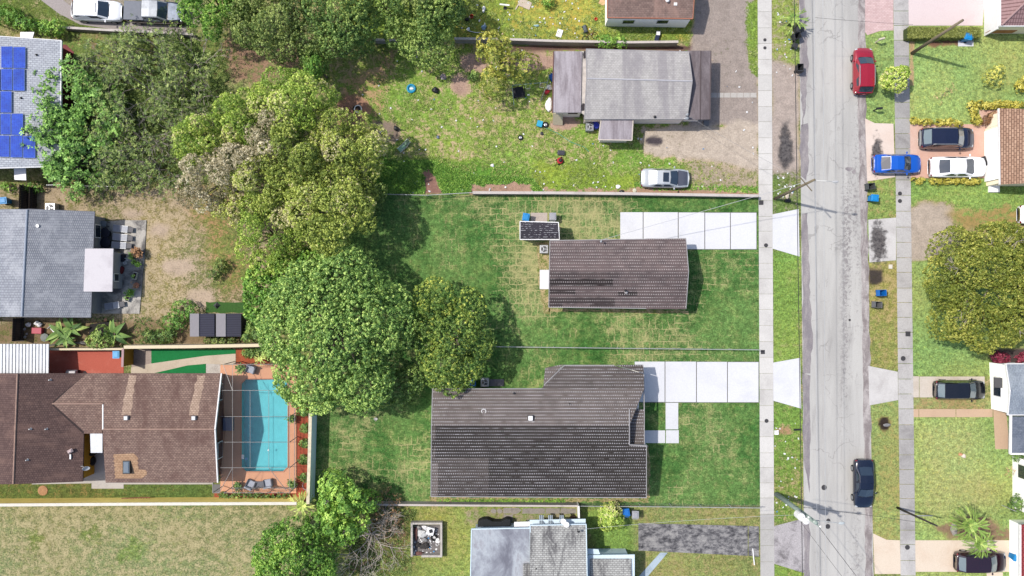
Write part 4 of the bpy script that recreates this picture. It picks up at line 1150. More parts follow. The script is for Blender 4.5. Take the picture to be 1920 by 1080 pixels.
def palm(label, px, py, h, n, L, seed, name='palm', group=None, arch=.5, base=None, tint=.45, wl=.5, lean=None, leaflets=16):
    r = np.random.default_rng(seed)
    hd = W(px, py, h)
    b = W(base[0], base[1], 0) if base else Vector((hd.x, hd.y, 0))
    root = thing(name, label, 'palm', b, 0, group)
    top_ = Vector((hd.x - b.x, hd.y - b.y, h))
    m = MB(); m.tube([(0, 0, -.1), top_ * .5 + Vector((0, 0, .02)), top_], [.15, .11, .10], 9)
    m.build('trunk', bark_m, root, smooth=True, world=False)
    for i in range(n):
        a = 2 * math.pi * i / n * 1.0 + r.normal(0, .14); ring = i % 3
        V, T = frond_mesh(L * r.uniform(.85, 1.1), r, arch * (.7 + .35 * ring), leaflets, wl, float(np.clip(r.normal(tint, .14), .05, 1)))
        el = (.55, .2, -.05)[ring]
        ca, sa, ce, se = math.cos(a), math.sin(a), math.cos(el), math.sin(el)
        x = V[:, 0] * ce - V[:, 2] * se; z = V[:, 0] * se + V[:, 2] * ce; y = V[:, 1]
        V = np.stack([x * ca - y * sa, x * sa + y * ca, z], 1) + np.array(top_)
        np_mesh('frond', V, 4, LEAF['palm'], root, T)
    return root
palm("young palm with star of fronds on the verge at the top", 1487, 36, 1.5, 11, 1.35, 501, wl=.34, arch=.5)
palm("feathery palm leaning over the maroon car", 1818, 985, 4.0, 26, 1.6, 502, base=(1800, 978), arch=.8, tint=.42, wl=.5, leaflets=40)
palm("second head of the feathery palm hanging lower over the maroon car", 1838, 1020, 3.3, 22, 1.3, 503, base=(1806, 984), arch=.9, tint=.4, wl=.45, leaflets=36)
palm("grassy bright green palm clump at the wall corner below the pool", 567, 948, 1.6, 18, 1.5, 504, arch=.9, tint=.75, wl=.3)
palm("small silvery palm in the red bed above the pool", 488, 673, .8, 9, .6, 505, arch=.4, tint=.95, wl=.2)

def banana(label, px, py, n, L, seed, group=None):
    r = np.random.default_rng(seed); b = W(px, py, .6); b.z = 0
    root = thing('banana_plant', label, 'plant', b, 0, group)
    m = MB(); m.tube([(0, 0, -.05), (0.02, 0, .8)], [.09, .06], 8); m.build('stem', bark_m, root, world=False)
    for i in range(n):
        a = 6.283 * i / n + r.normal(0, .25); ln = L * r.uniform(.75, 1.15); V = []; T = []
        el0 = r.uniform(.35, .9); tn = float(np.clip(r.normal(.45, .2), 0, 1))
        def at(t): return np.array([ln * t * math.cos(el0 * (1 - t)), 0, .7 + ln * (t * math.sin(el0) - .55 * t * t)])
        for j in range(6):
            t0, t1 = .12 + .88 * j / 6, .12 + .88 * (j + 1) / 6
            w0, w1 = ln * .17 * math.sin(math.pi * (.12 + .88 * t0) ** .8), ln * .17 * math.sin(math.pi * min(1, .12 + .88 * t1) ** .8)
            p, q = at(t0), at(t1)
            for sg in (-1, 1):
                dv = np.array([0, sg, .35])
                V += [p, q, q + dv * w1, p + dv * w0]; T.append(min(1, tn + (.08 if sg > 0 else -.04)))
        V = np.array(V); ca, sa = math.cos(a), math.sin(a)
        V = np.stack([V[:, 0] * ca - V[:, 1] * sa, V[:, 0] * sa + V[:, 1] * ca, V[:, 2]], 1)
        np_mesh('leaf', V, 4, LEAF['deep'], root, np.array(T))
    return root
bg_ = 'broad-leaved plants below the grey-blue house'
banana("broad-leaved plant beside the folded white chair", 116, 622, 9, 1.5, 511, bg_)
banana("broad-leaved plant right of the one by the white chair", 136, 616, 8, 1.4, 512, bg_)
banana("lower broad-leaved plant with yellowing leaves", 124, 634, 8, 1.2, 513, bg_)
banana("broad-leaved plant right of the feathery bush", 216, 626, 9, 1.5, 514, bg_)

# ------------------------------------------------------------------ weeds and rubbish scraps (nobody could count them)
def scatter(name, poly, count, L, Wd, leaf, seed, tint, pick=None, label=None, cat='weeds', k=5):
    r = np.random.default_rng(seed); p = np.array(poly, float)
    x0, y0, x1, y1 = p[:, 0].min(), p[:, 1].min(), p[:, 0].max(), p[:, 1].max()
    qx = r.uniform(x0, x1, count); qy = r.uniform(y0, y1, count)
    ins = np.zeros(count, bool)
    for i in range(len(p)):
        a, b = p[i], p[(i + 1) % len(p)]
        ins ^= ((a[1] > qy) != (b[1] > qy)) & (qx < (b[0] - a[0]) * (qy - a[1]) / (b[1] - a[1] + 1e-12) + a[0])
    ix = ((qx + 160) / STEP).astype(int); iy = ((qy + 140) / STEP).astype(int)
    am = AMT[iy, ix]
    ins &= (am < .62) & (r.random(count) < np.clip(1.1 - am * 1.4, .05, 1))
    if pick is not None: ins &= pick[iy, ix]
    qx, qy = qx[ins], qy[ins]
    P = np.stack([(qx - 960) * S, (540 - qy) * S, np.full(len(qx), .02)], 1)
    N_ = np.stack([r.normal(0, .25, len(qx)), r.normal(0, .25, len(qx)), np.ones(len(qx))], 1)
    V, T = leaf_quads(P, N_, np.clip(r.normal(tint, .22, len(P)), 0, 1), k, L, Wd, r, .15, 1.1)
    o = np_mesh(name, V, 4, LEAF[leaf], None, T)
    return tag(o, label, cat, None, 'stuff')
lush = NB > .47
scatter('weeds', [(640, 90), (1420, 90), (1420, 360), (700, 360), (730, 300), (650, 200)], 20000, .18, .06, 'weed', 601, .5, lush, "low green weeds growing over the littered plot beside the flat grey house")
scatter('weeds', [(860, -60), (1140, -60), (1300, 60), (1300, 76), (860, 76)], 9000, .18, .06, 'weed', 602, .55, lush, "low yellow-green weeds on the littered plot at the top edge")
scatter('ground_cover', [(715, 305), (800, 300), (900, 330), (1000, 336), (1020, 362), (715, 362)], 9000, .22, .10, 'bright', 603, .35, None, "dense dark green creeper along the low wall of the weedy plot")
scatter('undergrowth', [(170, 130), (430, 90), (430, 340), (130, 340)], 7000, .22, .08, 'scrub', 604, .6, None, "tangled undergrowth below the scrubby trees", k=6)
scatter('weeds', [(820, 936), (1060, 936), (1060, 948), (820, 948)], 1500, .16, .06, 'bright', 605, .5, None, "strip of weeds along the foot of the dark roofed house")
scatter('weeds', [(1190, 342), (1420, 350), (1420, 362), (1190, 360)], 1800, .17, .07, 'bright', 606, .45, None, "strip of weeds between the silver car and the low wall")
scatter('weeds', [(110, 594), (500, 594), (500, 645), (110, 645)], 3000, .18, .07, 'scrub', 607, .45, lush, "weeds behind the cream wall near the small sheds")
scatter('weeds', [(640, 955), (780, 955), (770, 1080), (650, 1080)], 2600, .18, .07, 'scrub', 608, .6, None, "weeds round the foot of the bare tree")
r = np.random.default_rng(8)
cen = []
for poly_, cnt in (((640, 90, 1420, 355), 110), ((865, 0, 1135, 72), 50), ((1450, 20, 1495, 150), 24), ((1450, 320, 1495, 395), 20), ((1450, 790, 1500, 960), 26), ((770, 340, 1200, 362), 26), ((776, 986, 823, 1040), 80)):
    cen.append(np.stack([(r.uniform(poly_[0], poly_[2], cnt) - 960) * S, (540 - r.uniform(poly_[1], poly_[3], cnt)) * S, r.uniform(.05, .10, cnt)], 1))
cen = np.vstack(cen)
scraps = []
for p in cen:
    a = r.uniform(0, 3.1); u = np.array([math.cos(a), math.sin(a), r.normal(0, .2)]) * r.uniform(.04, .11); v_ = np.array([-math.sin(a), math.cos(a), r.normal(0, .3)]) * r.uniform(.03, .08)
    scraps += [p - u - v_, p + u - v_, p + u + v_, p - u + v_]
lm = NT('paper_scraps', .7, .3); lm.color(lm.ramp(lm.attr('tint'), [(0, c(250, 250, 248)), (.7, c(236, 230, 224)), (.72, c(90, 150, 200)), (.8, c(90, 150, 200)), (.82, c(220, 190, 160)), (1, c(200, 90, 60))], 'CONSTANT'))
lt = np_mesh('litter', np.array(scraps), 4, lm.m, None, r.random(len(cen)) * r.random(len(cen)) ** .3)
tag(lt, "scattered scraps of white paper and plastic over the weedy plots", 'litter', None, 'stuff')
# ------------------------------------------------------------------ houses
white_wall = plain('white_wall', c(240, 238, 234, 1.15), .85, amt=.08)
cream_wall = plain('cream_wall', c(246, 230, 204, 1.15), .85, amt=.1)
pink_wall = plain('pink_wall', c(240, 222, 210, 1.2), .88, amt=.16, scale=2)
grey_wall = plain('grey_wall', c(168, 168, 172), .88, amt=.12)
blue_wall = plain('pale_blue_wall', c(206, 222, 230, 1.4), .85, amt=.1)
yellow_wall = plain('ochre_wall', c(214, 160, 44), .85, amt=.1)
trim_w = plain('white_trim', c(240, 238, 236, 1.4), .6, amt=.08)
trim_g = plain('grey_trim', c(176, 172, 172), .6, amt=.12)
dark_metal = plain('dark_metal', c(52, 52, 56), .5, .3)
pale_metal = plain('pale_metal', c(206, 208, 210), .45, .4)
win_glass = glassy('window_glass', c(40, 52, 66), .06)
black_p = plain('black_plastic', c(38, 38, 42), .5)

def V3(p): return W(*p)
def roof_plane(m, pts, t=.14, tint=.8, patches=()):
    """one slope given by (px, py, z) corners; patches are (outline in the first quad's u,v, tint)"""
    P = [V3(p) for p in pts]
    m.slab(P, t, tint)
    if patches:
        A, B, C_, D_ = P[:4]
        nrm = (B - A).cross(D_ - A).normalized()
        if nrm.z < 0: nrm = -nrm
        for (u0, v0, u1, v1, tn) in patches:
            q = [A.lerp(B, u).lerp(D_.lerp(C_, u), v) + nrm * .004 for u, v in ((u0, v0), (u1, v0), (u1, v1), (u0, v1))]
            a = sum(q[i].x * q[(i + 1) % 4].y - q[(i + 1) % 4].x * q[i].y for i in range(4))
            m.poly(q if a > 0 else q[::-1], tn)
def edge_trim(m, pts, w=.07, h=.2, up=.03, closed=True):
    P = [V3(p) for p in pts]; n_ = len(P) if closed else len(P) - 1
    for i in range(n_):
        a, b = P[i], P[(i + 1) % len(P)]
        d = (b - a); d.z = 0
        s = Vector((-d.y, d.x, 0)).normalized() * w / 2
        q = [a - s, a + s, b + s, b - s]
        m.add([p + Vector((0, 0, up)) for p in q] + [p - Vector((0, 0, h - up)) for p in q],
              [(0, 1, 2, 3), (7, 6, 5, 4), (0, 4, 5, 1), (1, 5, 6, 2), (2, 6, 7, 3), (3, 7, 4, 0)])
def walls_in(m, pts, over, top, bottom=-.1):
    """upright walls inside an eave outline (px, py, z), set back by over metres"""
    P = [V3(p) for p in pts]
    cx, cy = sum(p.x for p in P) / len(P), sum(p.y for p in P) / len(P)
    q = [(p.x - math.copysign(over, p.x - cx), p.y - math.copysign(over, p.y - cy)) for p in P]
    m.prism(q, bottom, top)
    return q
def flat_panel(root, name, ctr, size, rz, mat, thick=.05, z0=0.0):
    m = MB(); m.box(ctr[0], ctr[1], z0, size[0], thick, size[1], rz); return m.build(name, mat, root)
def window(root, p, wid, hgt, face, sill=.95, frame=None, glass=None, kids=True):
    """window standing proud of a wall at point p facing 'n','s','e','w'"""
    f = {'n': (0, 1), 's': (0, -1), 'e': (1, 0), 'w': (-1, 0)}[face]
    sx, sy = (wid, .08) if f[0] == 0 else (.08, wid)
    m = MB(); m.box(p[0] + f[0] * .03, p[1] + f[1] * .03, sill, sx, sy, hgt)
    w = m.build('window', frame or trim_w, root)
    g = MB(); gx_, gy_ = (wid - .16, .03) if f[0] == 0 else (.03, wid - .16)
    g.box(p[0] + f[0] * .075, p[1] + f[1] * .075, sill + .08, gx_, gy_, hgt - .16)
    o = g.build('pane', glass or win_glass, None)
    o.parent = w
    for v in o.data.vertices: v.co -= root.location
    return w
def vent_pipe(root, px, py, z, r=.06, h=.3, mat=None, name='vent_pipe'):
    p = W(px, py, z); m = MB(); m.lathe([(r * 2, -.12), (r * 1.8, .02), (r, .05), (r, h), (r * .7, h + .02)], p.x, p.y, z, 10)
    return m.build(name, mat or dark_metal, root)
def gable_ew(name, label, eave, ridge, roof_mat, wall_mat, over=.35, tints=(.85, .8), patches=((), ()), trim=trim_g, cat='house', group=None, ridge_cap=None):
    """eave: NW, NE, SE, SW corners; ridge: W end, E end; all (px, py, z)"""
    b = V3(eave[3]); root = thing(name, label, cat, (b.x, b.y, 0), 0, group)
    m = MB()
    roof_plane(m, [eave[0], eave[1], ridge[1], ridge[0]], tint=tints[0], patches=patches[0])
    roof_plane(m, [eave[3], eave[2], ridge[1], ridge[0]], tint=tints[1], patches=patches[1])
    m.build('roof', roof_mat, root)
    t = MB(); edge_trim(t, [eave[0], eave[1], ridge[1], eave[2], eave[3], ridge[0]]); t.build('fascia', trim, root)
    w = MB(); q = walls_in(w, eave, over, eave[0][2] - .12)
    for e, ia, ib in ((0, 0, 3), (1, 1, 2)):
        rp = V3(ridge[e]); x = q[ia][0]
        sx = .1 if e == 0 else -.1
        pr = [(q[ia][0], q[ia][1], eave[0][2] - .12), (q[ib][0], q[ib][1], eave[0][2] - .12), (q[ia][0], rp.y, rp.z - .2)]
        w.add(pr + [(p[0] + sx, p[1], p[2]) for p in pr], [(0, 1, 2), (5, 4, 3), (0, 3, 4, 1), (1, 4, 5, 2), (2, 5, 3, 0)])
    w.build('wall', wall_mat, root)
    if ridge_cap:
        a, b_ = V3(ridge[0]), V3(ridge[1]); c_ = MB(); c_.tube([a + Vector((0, 0, .0)), b_ + Vector((0, 0, .0))], .07, 8); c_.build('ridge_cap', ridge_cap, root)
    return root, q

# --- the brown shingled house on the upper plot
nail_b = nailed('brown_nailed_shingle', c(124, 108, 106), c(104, 92, 92), c(226, 216, 212, 1.4), .29, .21, .5)
brown_pat = ((0, .0, 1, .0, .7),)
H6, q6 = gable_ew('house', "brown-roofed house with bright dotted shingle rows on the upper turf plot",
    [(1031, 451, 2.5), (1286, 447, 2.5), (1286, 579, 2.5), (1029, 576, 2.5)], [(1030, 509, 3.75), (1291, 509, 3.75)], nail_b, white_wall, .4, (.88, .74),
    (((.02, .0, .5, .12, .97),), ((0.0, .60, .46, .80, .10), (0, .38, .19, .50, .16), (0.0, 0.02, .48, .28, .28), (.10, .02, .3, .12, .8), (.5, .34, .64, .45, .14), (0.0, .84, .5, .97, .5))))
for e, y0, y1 in ((0, 446, 451), (0, 575, 580)):
    m = MB(); a, b = (447, 452) if y0 < 500 else (574, 579.6)
    m.slab([W(1212, a, 2.52), W(1286, a, 2.52), W(1286, b, 2.56), W(1212, b, 2.56)], .12, .8); m.build('roof_lip', nail_b, H6)
vent_pipe(H6, 1173, 545, 3.2, .06, .3)
m = MB(); p = W(1174, 548, 3.05); m.lathe([(.16, 0), (.16, .1), (.1, .16)], p.x, p.y, 3.0, 12); m.build('roof_vent', trim_g, H6)
m = MB(); p = W(1127, 452, 2.6)
m.tube([(p.x, p.y, 2.3), (p.x, p.y, 3.3), (p.x - .1, p.y - .1, 3.4)], .04, 6); m.lump(p.x - .1, p.y - .08, 3.42, .11, .11, .08); m.build('weatherhead', pale_metal, H6)
window(H6, (q6[3][0], (q6[0][1] + q6[3][1]) / 2 + 1.6), 1.2, 1.1, 'w'); window(H6, (q6[2][0] - 1.4, q6[2][1]), 1.4, 1.1, 's'); window(H6, (q6[2][0], q6[2][1] + 2), 1.6, 1.2, 'e'); window(H6, (q6[2][0], q6[1][1] - 1.6), 1.6, 1.2, 'e')
m = MB(); m.box(q6[3][0] - .04, (q6[0][1] + q6[3][1]) / 2 - .3, .05, .08, .95, 2.05); dr = m.build('door', trim_w, H6)
# shed behind it
nail_k = NT('dark_shed_shingle', .9, .2)
x_, y_, z_ = nail_k.xyz()
fv = nail_k.math('FRACT', nail_k.math('DIVIDE', y_, .2)); nz = nail_k.noise(4.6, 2, .5, nail_k.mapping(nail_k.co(), scale=(1, 2.2, 1)))
nail_k.color(nail_k.mix(nail_k.math('MULTIPLY', nail_k.math('LESS_THAN', fv, .32), nail_k.math('GREATER_THAN', nz, .56)), nail_k.vary(c(70, 66, 74), 8, .3), c(176, 174, 178)))
gable_ew('shed', "small black-shingled shed beside the brown roof, bins behind it", [(975, 415, 2.25), (1047, 417, 2.25), (1049, 449, 2.2), (975, 449, 2.2)], [(975, 432, 2.6), (1048, 433, 2.6)], nail_k.m, white_wall, .12, trim=trim_w, cat='shed')

# --- the big dark shingled house on the lower plot
nail_d = nailed('charcoal_nailed_shingle', c(122, 112, 107), c(106, 97, 93), c(232, 230, 234, 1.4), .295, .21, .5, .05)
b = W(808, 933, 2.7); H7 = thing('house', "largest house, charcoal roof with bright dotted shingle rows on the lower turf plot", 'house', (b.x, b.y, 0))
m = MB()
roof_plane(m, [(811, 729, 3.3), (1208, 729, 3.3), (1180, 798, 4.15), (809, 798, 4.15)], tint=.92, patches=((.0, .0, .04, 1, 1.0),))
roof_plane(m, [(1020, 722, 3.22), (1058, 685.5, 2.78), (1152, 685.5, 2.78), (1207, 701, 2.96), (1208, 729, 3.3), (1016, 729, 3.3)], tint=.62)
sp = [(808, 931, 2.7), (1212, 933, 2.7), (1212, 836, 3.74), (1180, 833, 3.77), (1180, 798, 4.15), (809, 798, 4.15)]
m.slab([V3(p) for p in sp], .14, .14)  # south slope's darker look under this light is put into its tint
A, B, C_, D_ = V3((808, 931, 2.7)), V3((1180, 933, 2.7)), V3((1180, 798, 4.15)), V3((809, 798, 4.15))
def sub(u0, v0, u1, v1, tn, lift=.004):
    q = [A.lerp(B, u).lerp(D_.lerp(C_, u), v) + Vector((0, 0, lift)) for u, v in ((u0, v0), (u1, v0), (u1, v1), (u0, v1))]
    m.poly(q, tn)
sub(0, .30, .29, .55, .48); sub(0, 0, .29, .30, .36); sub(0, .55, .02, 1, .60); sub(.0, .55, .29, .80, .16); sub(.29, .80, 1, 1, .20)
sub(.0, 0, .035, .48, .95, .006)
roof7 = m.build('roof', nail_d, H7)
m = MB()
m.slab([V3((1022, 690, 2.62)), V3((1057, 683, 2.70)), V3((1019, 722, 3.12))], .1, .9); m.build('hip_end', nail_d, H7); m = MB()
m.slab([V3((1153, 684, 2.70)), V3((1206, 684, 2.62)), V3((1207, 700, 2.86))], .1, .55)
m.build('hip_end', nail_d, H7)
m = MB()
roof_plane(m, [(1178, 768, 3.0), (1208, 768, 3.0), (1208, 833, 2.9), (1178, 833, 2.9)], tint=.8)
m.build('porch_roof', nail_d, H7)
t = MB()
edge_trim(t, [(811, 729, 3.3), (809, 798, 4.15), (808, 931, 2.7), (1212, 933, 2.7), (1212, 835, 3.74)], closed=False)
edge_trim(t, [(1180, 767, 3.86), (1180, 798, 4.18), (1180, 834, 3.78), (1212, 836, 3.74)], .09, .35, .05, closed=False)
edge_trim(t, [(811, 729, 3.3), (1017, 729, 3.3)], closed=False); edge_trim(t, [(1020, 722, 3.22), (1058, 685, 2.78), (1152, 685, 2.78)], closed=False)
edge_trim(t, [(1207, 702, 2.96), (1208, 768, 3.0), (1208, 833, 2.92)], closed=False)
t.build('fascia', trim_g, H7)
w = MB()
wz = 2.5
pr = [W(818, 736, wz), W(1024, 736, wz), W(1030, 694, wz), W(1198, 694, wz), W(1198, 768, wz), W(1172, 768, wz), W(1172, 838, wz), W(1203, 838, wz), W(1203, 922, wz), W(818, 922, wz)]
w.prism([(p.x, p.y) for p in pr], -.1, wz)
p0, p1, pr_ = W(820, 738, 2.5), W(820, 920, 2.5), W(818, 798, 3.95)
for e in ((820, 1), (1170, -1)):
    x = W(e[0], 800, 2.5).x
    tri = [(x, p0.y, 2.5), (x, p1.y, 2.5), (x, pr_.y, 3.85)]
    w.add(tri + [(a_[0] + e[1] * .1, a_[1], a_[2]) for a_ in tri], [(0, 1, 2), (5, 4, 3), (0, 3, 4, 1), (1, 4, 5, 2), (2, 5, 3, 0)])
for px in (1190, 1203):
    pp = W(px, 826, 0); w.box(pp.x, pp.y, -.1, .14, .14, 2.85)
w.build('wall', white_wall, H7)
vent_pipe(H7, 964, 737.5, 3.4, .07, .2); vent_pipe(H7, 1068, 757, 3.6, .05, .25)
m = MB(); p = W(995, 786, 4.05)
m.box(p.x - .02, p.y + .12, 3.9, .5, .5, .32, .0); m.build('roof_hood', dark_metal, H7)
m = MB(); m.box(p.x - .02, p.y + .12, 4.225, .4, .42, .03); m.box(p.x, p.y - .35, 3.95, .9, .35, .12, .1, .5, .7, .5); m.build('flashing', trim_w, H7)
m = MB(); p = W(907, 771, 3.8); m.ring(.2, .03, p.x, p.y, 3.84, 14, 5); m.build('vent_patch', trim_w, H7)
window(H7, (W(1203, 880, wz).x, W(1203, 880, wz).y), 1.6, 1.1, 'e')
mm = MB(); gp = W(1198, 718, wz); mm.box(gp.x + .03, gp.y, .02, .08, 2.6, 2.1); mm.build('garage_door', trim_w, H7)

# --- flat grey house on the weedy plot
mott = shingle('pale_grey_shingle', c(206, 202, 197), c(192, 188, 184), c(166, 161, 158), .28, .17, 0, c(144, 138, 144), .55, .28, streak=(1.6, .35, 1))
n = NT('grey_roll_roof', .93, .15)
f = n.noise(.7, 6, .68, n.mapping(n.co(), scale=(1.6, .3, 1)), .5)
xx, yy, zz = n.xyz()
ln_ = n.math('LESS_THAN', n.math('FRACT', n.math('DIVIDE', xx, .92)), .05)
n.color(n.mix(n.math('MULTIPLY', ln_, .35), n.vary(n.mix(n.step(f, .35, .65), c(196, 188, 192), c(158, 148, 152)), 6, .14), c(110, 102, 106)))
roll = n.m
n = NT('dark_roll_roof', .93, .15)
f = n.noise(.6, 6, .68, n.mapping(n.co(), scale=(1.6, .3, 1)), .5)
n.color(n.vary(n.mix(n.step(f, .35, .65), c(146, 136, 138), c(112, 102, 104)), 6, .14)); roll_d = n.m
H4, q4 = gable_ew('house', "worn pale grey house with flat side roofs on the weedy plot", [(1099, 92, 2.75), (1291, 97, 2.75), (1288, 223, 2.75), (1096, 223, 2.75)],
    [(1100, 147, 3.35), (1298, 152, 3.35)], mott, pink_wall, .14, (.7, .85), ridge_cap=plain('pale_ridge', c(206, 204, 208), .9))
m = MB(); roof_plane(m, [(1038, 96, 2.62), (1091, 96, 2.66), (1089, 211, 2.66), (1036, 211, 2.62)]); m.build('flat_roof', roll, H4)
m = MB(); edge_trim(m, [(1038, 96, 2.64), (1036, 211, 2.64)], .1, .22, closed=False); m.build('rusty_edge', plain('rusty_edge', c(128, 96, 90), .9), H4)
m = MB(); roof_plane(m, [(1091, 96, 2.5), (1101, 96, 2.5), (1099, 218, 2.5), (1089, 211, 2.5)]); m.build('gutter_strip', plain('pale_strip', c(214, 206, 198), .9, amt=.3, scale=2), H4)
m = MB()
for px, py in ((1097, 103), (1094, 201)):
    m = MB(); p = W(px, py, 2.53); m.prism([(p.x + a * .2, p.y + b_ * .35) for a, b_ in ((-.8, -1), (.9, -.8), (1, .9), (-.4, 1.1), (-1, .3))], 2.515, 2.53)
    m.build('dark_hole', plain('tar', c(66, 60, 64), .9), H4)  # flat dark patch standing in for the darkness of a hole
m = MB(); roof_plane(m, [(1286, 95, 2.45), (1313, 95, 2.5), (1312, 224, 2.5), (1286, 224, 2.45)], tint=.7); roof_plane(m, [(1314.5, 95, 2.48), (1333, 95, 2.42), (1331, 224, 2.42), (1313.5, 224, 2.48)], tint=.8)
m.build('porch_roof', roll_d, H4)
m = MB(); edge_trim(m, [(1313.8, 95, 2.5), (1312.8, 224, 2.5)], .08, .16, .03, False); edge_trim(m, [(1333, 95, 2.42), (1331, 224, 2.42)], .1, .2, .02, False); m.build('porch_edge', plain('dark_edge', c(98, 86, 86), .9), H4)
m = MB(); roof_plane(m, [(1127, 224, 2.5), (1187, 223, 2.5), (1185, 263, 2.3), (1122, 262, 2.3)], tint=.8); m.build('lean_to_roof', roll, H4)
m = MB(); edge_trim(m, [(1187, 223, 2.5), (1185, 263, 2.3), (1122, 262, 2.3), (1127, 224, 2.5)], .09, .2, .02, False); m.build('lean_to_trim', plain('cream_trim', c(226, 214, 200), .85), H4)
m = MB(); m.prism([XY(*p) for p in ((1044, 102, 2.4), (1092, 102, 2.4), (1090, 209, 2.4), (1043, 209, 2.4))], -.1, 2.48); m.build('side_wall', pink_wall, H4)
m = MB(); m.prism([XY(*p) for p in ((1130, 222, 2.2), (1182, 222, 2.2), (1180, 259, 2.2), (1128, 259, 2.2))], -.1, 2.15); m.build('side_wall', pink_wall, H4)
m = MB(); m.prism([XY(*p) for p in ((1290, 102, 2.3), (1318, 102, 2.3), (1317, 218, 2.3), (1289, 218, 2.3))], -.1, 2.28); m.build('side_wall', pink_wall, H4)
m = MB(); p = W(1286, 217, 2.9); m.tube([(p.x, p.y, 2.6), (p.x, p.y, 3.4)], .04, 6); m.lump(p.x, p.y, 3.4, .16, .12, .1); m.lump(p.x + .1, p.y - .2, 2.75, .25, .14, .09); m.build('weatherhead', pale_metal, H4)
m = MB(); p = W(1286, 205, 2.6); m.box(p.x + .1, p.y, 2.52, .5, .5, .03); m.build('roof_cover', dark_metal, H4)
vent_pipe(H4, 1228, 219, 2.85, .07, .12)
window(H4, (W(1075, 209, 2.4).x, W(1075, 209, 2.4).y), .9, .5, 's', 1.6, dark_metal)

# --- house cut by the top edge
ora = shingle('rosy_brown_shingle', c(160, 136, 126), c(140, 118, 110), c(112, 92, 86), .3, .16, 0, c(186, 152, 138), .7, .3, streak=(1.2, .4, 1))
pale_wall5 = plain('pale_wall_top', c(252, 244, 238, 1.05), .85, amt=.08)
H5, q5 = gable_ew('house', "rosy-brown roofed house with cream wall cut by the top edge", [(1139, -76, 2.75), (1299, -76, 2.75), (1299, 35, 2.75), (1139, 33, 2.75)],
    [(1139, -22, 3.7), (1303, -22, 3.7)], ora, pale_wall5, .1, (.8, .85), trim=plain('orange_trim', c(196, 128, 100), .8))
for px in (1182, 1247): window(H5, (W(px, 40, 2.7).x, q5[3][1]), 1.2, 1.0, 's', 1.0)
m = MB(); p = W(1250, 3, 3.1); m.lathe([(.12, 0), (.12, .3), (.2, .32), (.1, .42)], p.x, p.y, 3.2, 10); p = W(1266, 8, 3.1); m.box(p.x, p.y, 2.9, .3, .3, .35); m.build('roof_vent', trim_w, H5)

# --- white house with solar panels at the left edge
wt = shingle('white_tile', c(224, 228, 232), c(204, 208, 214), c(168, 170, 178), .36, .2, 0, c(186, 186, 192), .35, .3, ms=.03)
b = W(-140, 316, 2.7); H1 = thing('house', "white tile-roofed house with blue solar panels on the left edge", 'house', (b.x, b.y, 0))
def h1z(px): return 2.75 + (115 - px) * .0095
m = MB(); roof_plane(m, [(-30, 66, h1z(-30)), (115, 76, h1z(115)), (113, 312, h1z(113)), (-30, 316, h1z(-30))]); roof_plane(m, [(-30, 66, h1z(-30)), (-30, 316, h1z(-30)), (-170, 316, 2.75), (-170, 66, 2.75)])
m.build('roof', wt, H1)
m = MB(); edge_trim(m, [(-30, 66, h1z(-30)), (115, 76, h1z(115)), (113, 312, h1z(113)), (-30, 316, h1z(-30))], closed=False); m.build('fascia', trim_w, H1)
m = MB(); m.prism([XY(-160, 76, 2.6), XY(107, 84, 2.6), XY(106, 304, 2.6), XY(-160, 306, 2.6)], -.1, 2.6); m.build('wall', plain('dark_red_wall', c(120, 34, 40), .85), H1)
m = MB(); roof_plane(m, [(72, 213, 2.5), (106, 213, 2.4), (105, 272, 2.4), (72, 272, 2.5)]); m.build('side_roof', trim_w, H1)
for pts in (((38, 60), (64, 60), (60, 74), (38, 74)), ((26, 314), (48, 314), (49, 338), (27, 337))):
    m = MB(); m.slab([V3((x, y, 2.3)) for x, y in pts], .08); m.build('awning', trim_w, H1)
vent_pipe(H1, 69, 103, h1z(69), .06, .2); vent_pipe(H1, 40, 184, h1z(40), .06, .2)
n = NT('solar_cell', .18, .5)
bc, bf = n.brick(c(36, 84, 200, 1.5), c(28, 66, 180, 1.5), c(70, 110, 206, 1.5), .16, .16, .006, n.co(), 0)
n.color(n.vary(bc, .8, .3, 3)); n.b.inputs['Coat Weight'].default_value = .5
cell = n.m
cols_ = [(2, 87, 23.5, 127), (25, 88, 47.5, 128), (2, 129, 23, 169), (24.5, 129, 46, 170), (1, 171, 21.5, 211), (-20, 171, -1, 211), (-21, 129, 0, 169), (1, 213, 20, 252), (21.5, 213, 43, 253), (-20, 213, -1, 252), (-3, 254, 17.5, 294), (19.5, 254, 42, 295), (43.5, 255, 66, 296)]
for (x0, y0, x1, y1) in cols_:
    def hz(px): return h1z(px) + .14
    m = MB(); m.slab([W(x0, y0, hz(x0)), W(x1, y0, hz(x1)), W(x1, y1, hz(x1)), W(x0, y1, hz(x0))], .04); fr = m.build('solar_panel', plain('panel_frame', c(120, 150, 214), .4, .3), H1)
    m = MB(); m.slab([W(x0 + .5, y0 + .5, hz(x0) + .006), W(x1 - .5, y0 + .5, hz(x1) + .006), W(x1 - .5, y1 - .5, hz(x1) + .006), W(x0 + .5, y1 - .5, hz(x0) + .006)], .01)
    g = m.build('cell_sheet', cell, None); g.parent = fr
    for v in g.data.vertices: v.co -= H1.location
struct(sheet('red_patio', [(108, 84), (124, 84), (139, 98), (134, 110), (136, 150), (108, 160)], .03, plain('red_paint', c(132, 38, 44), .7)))

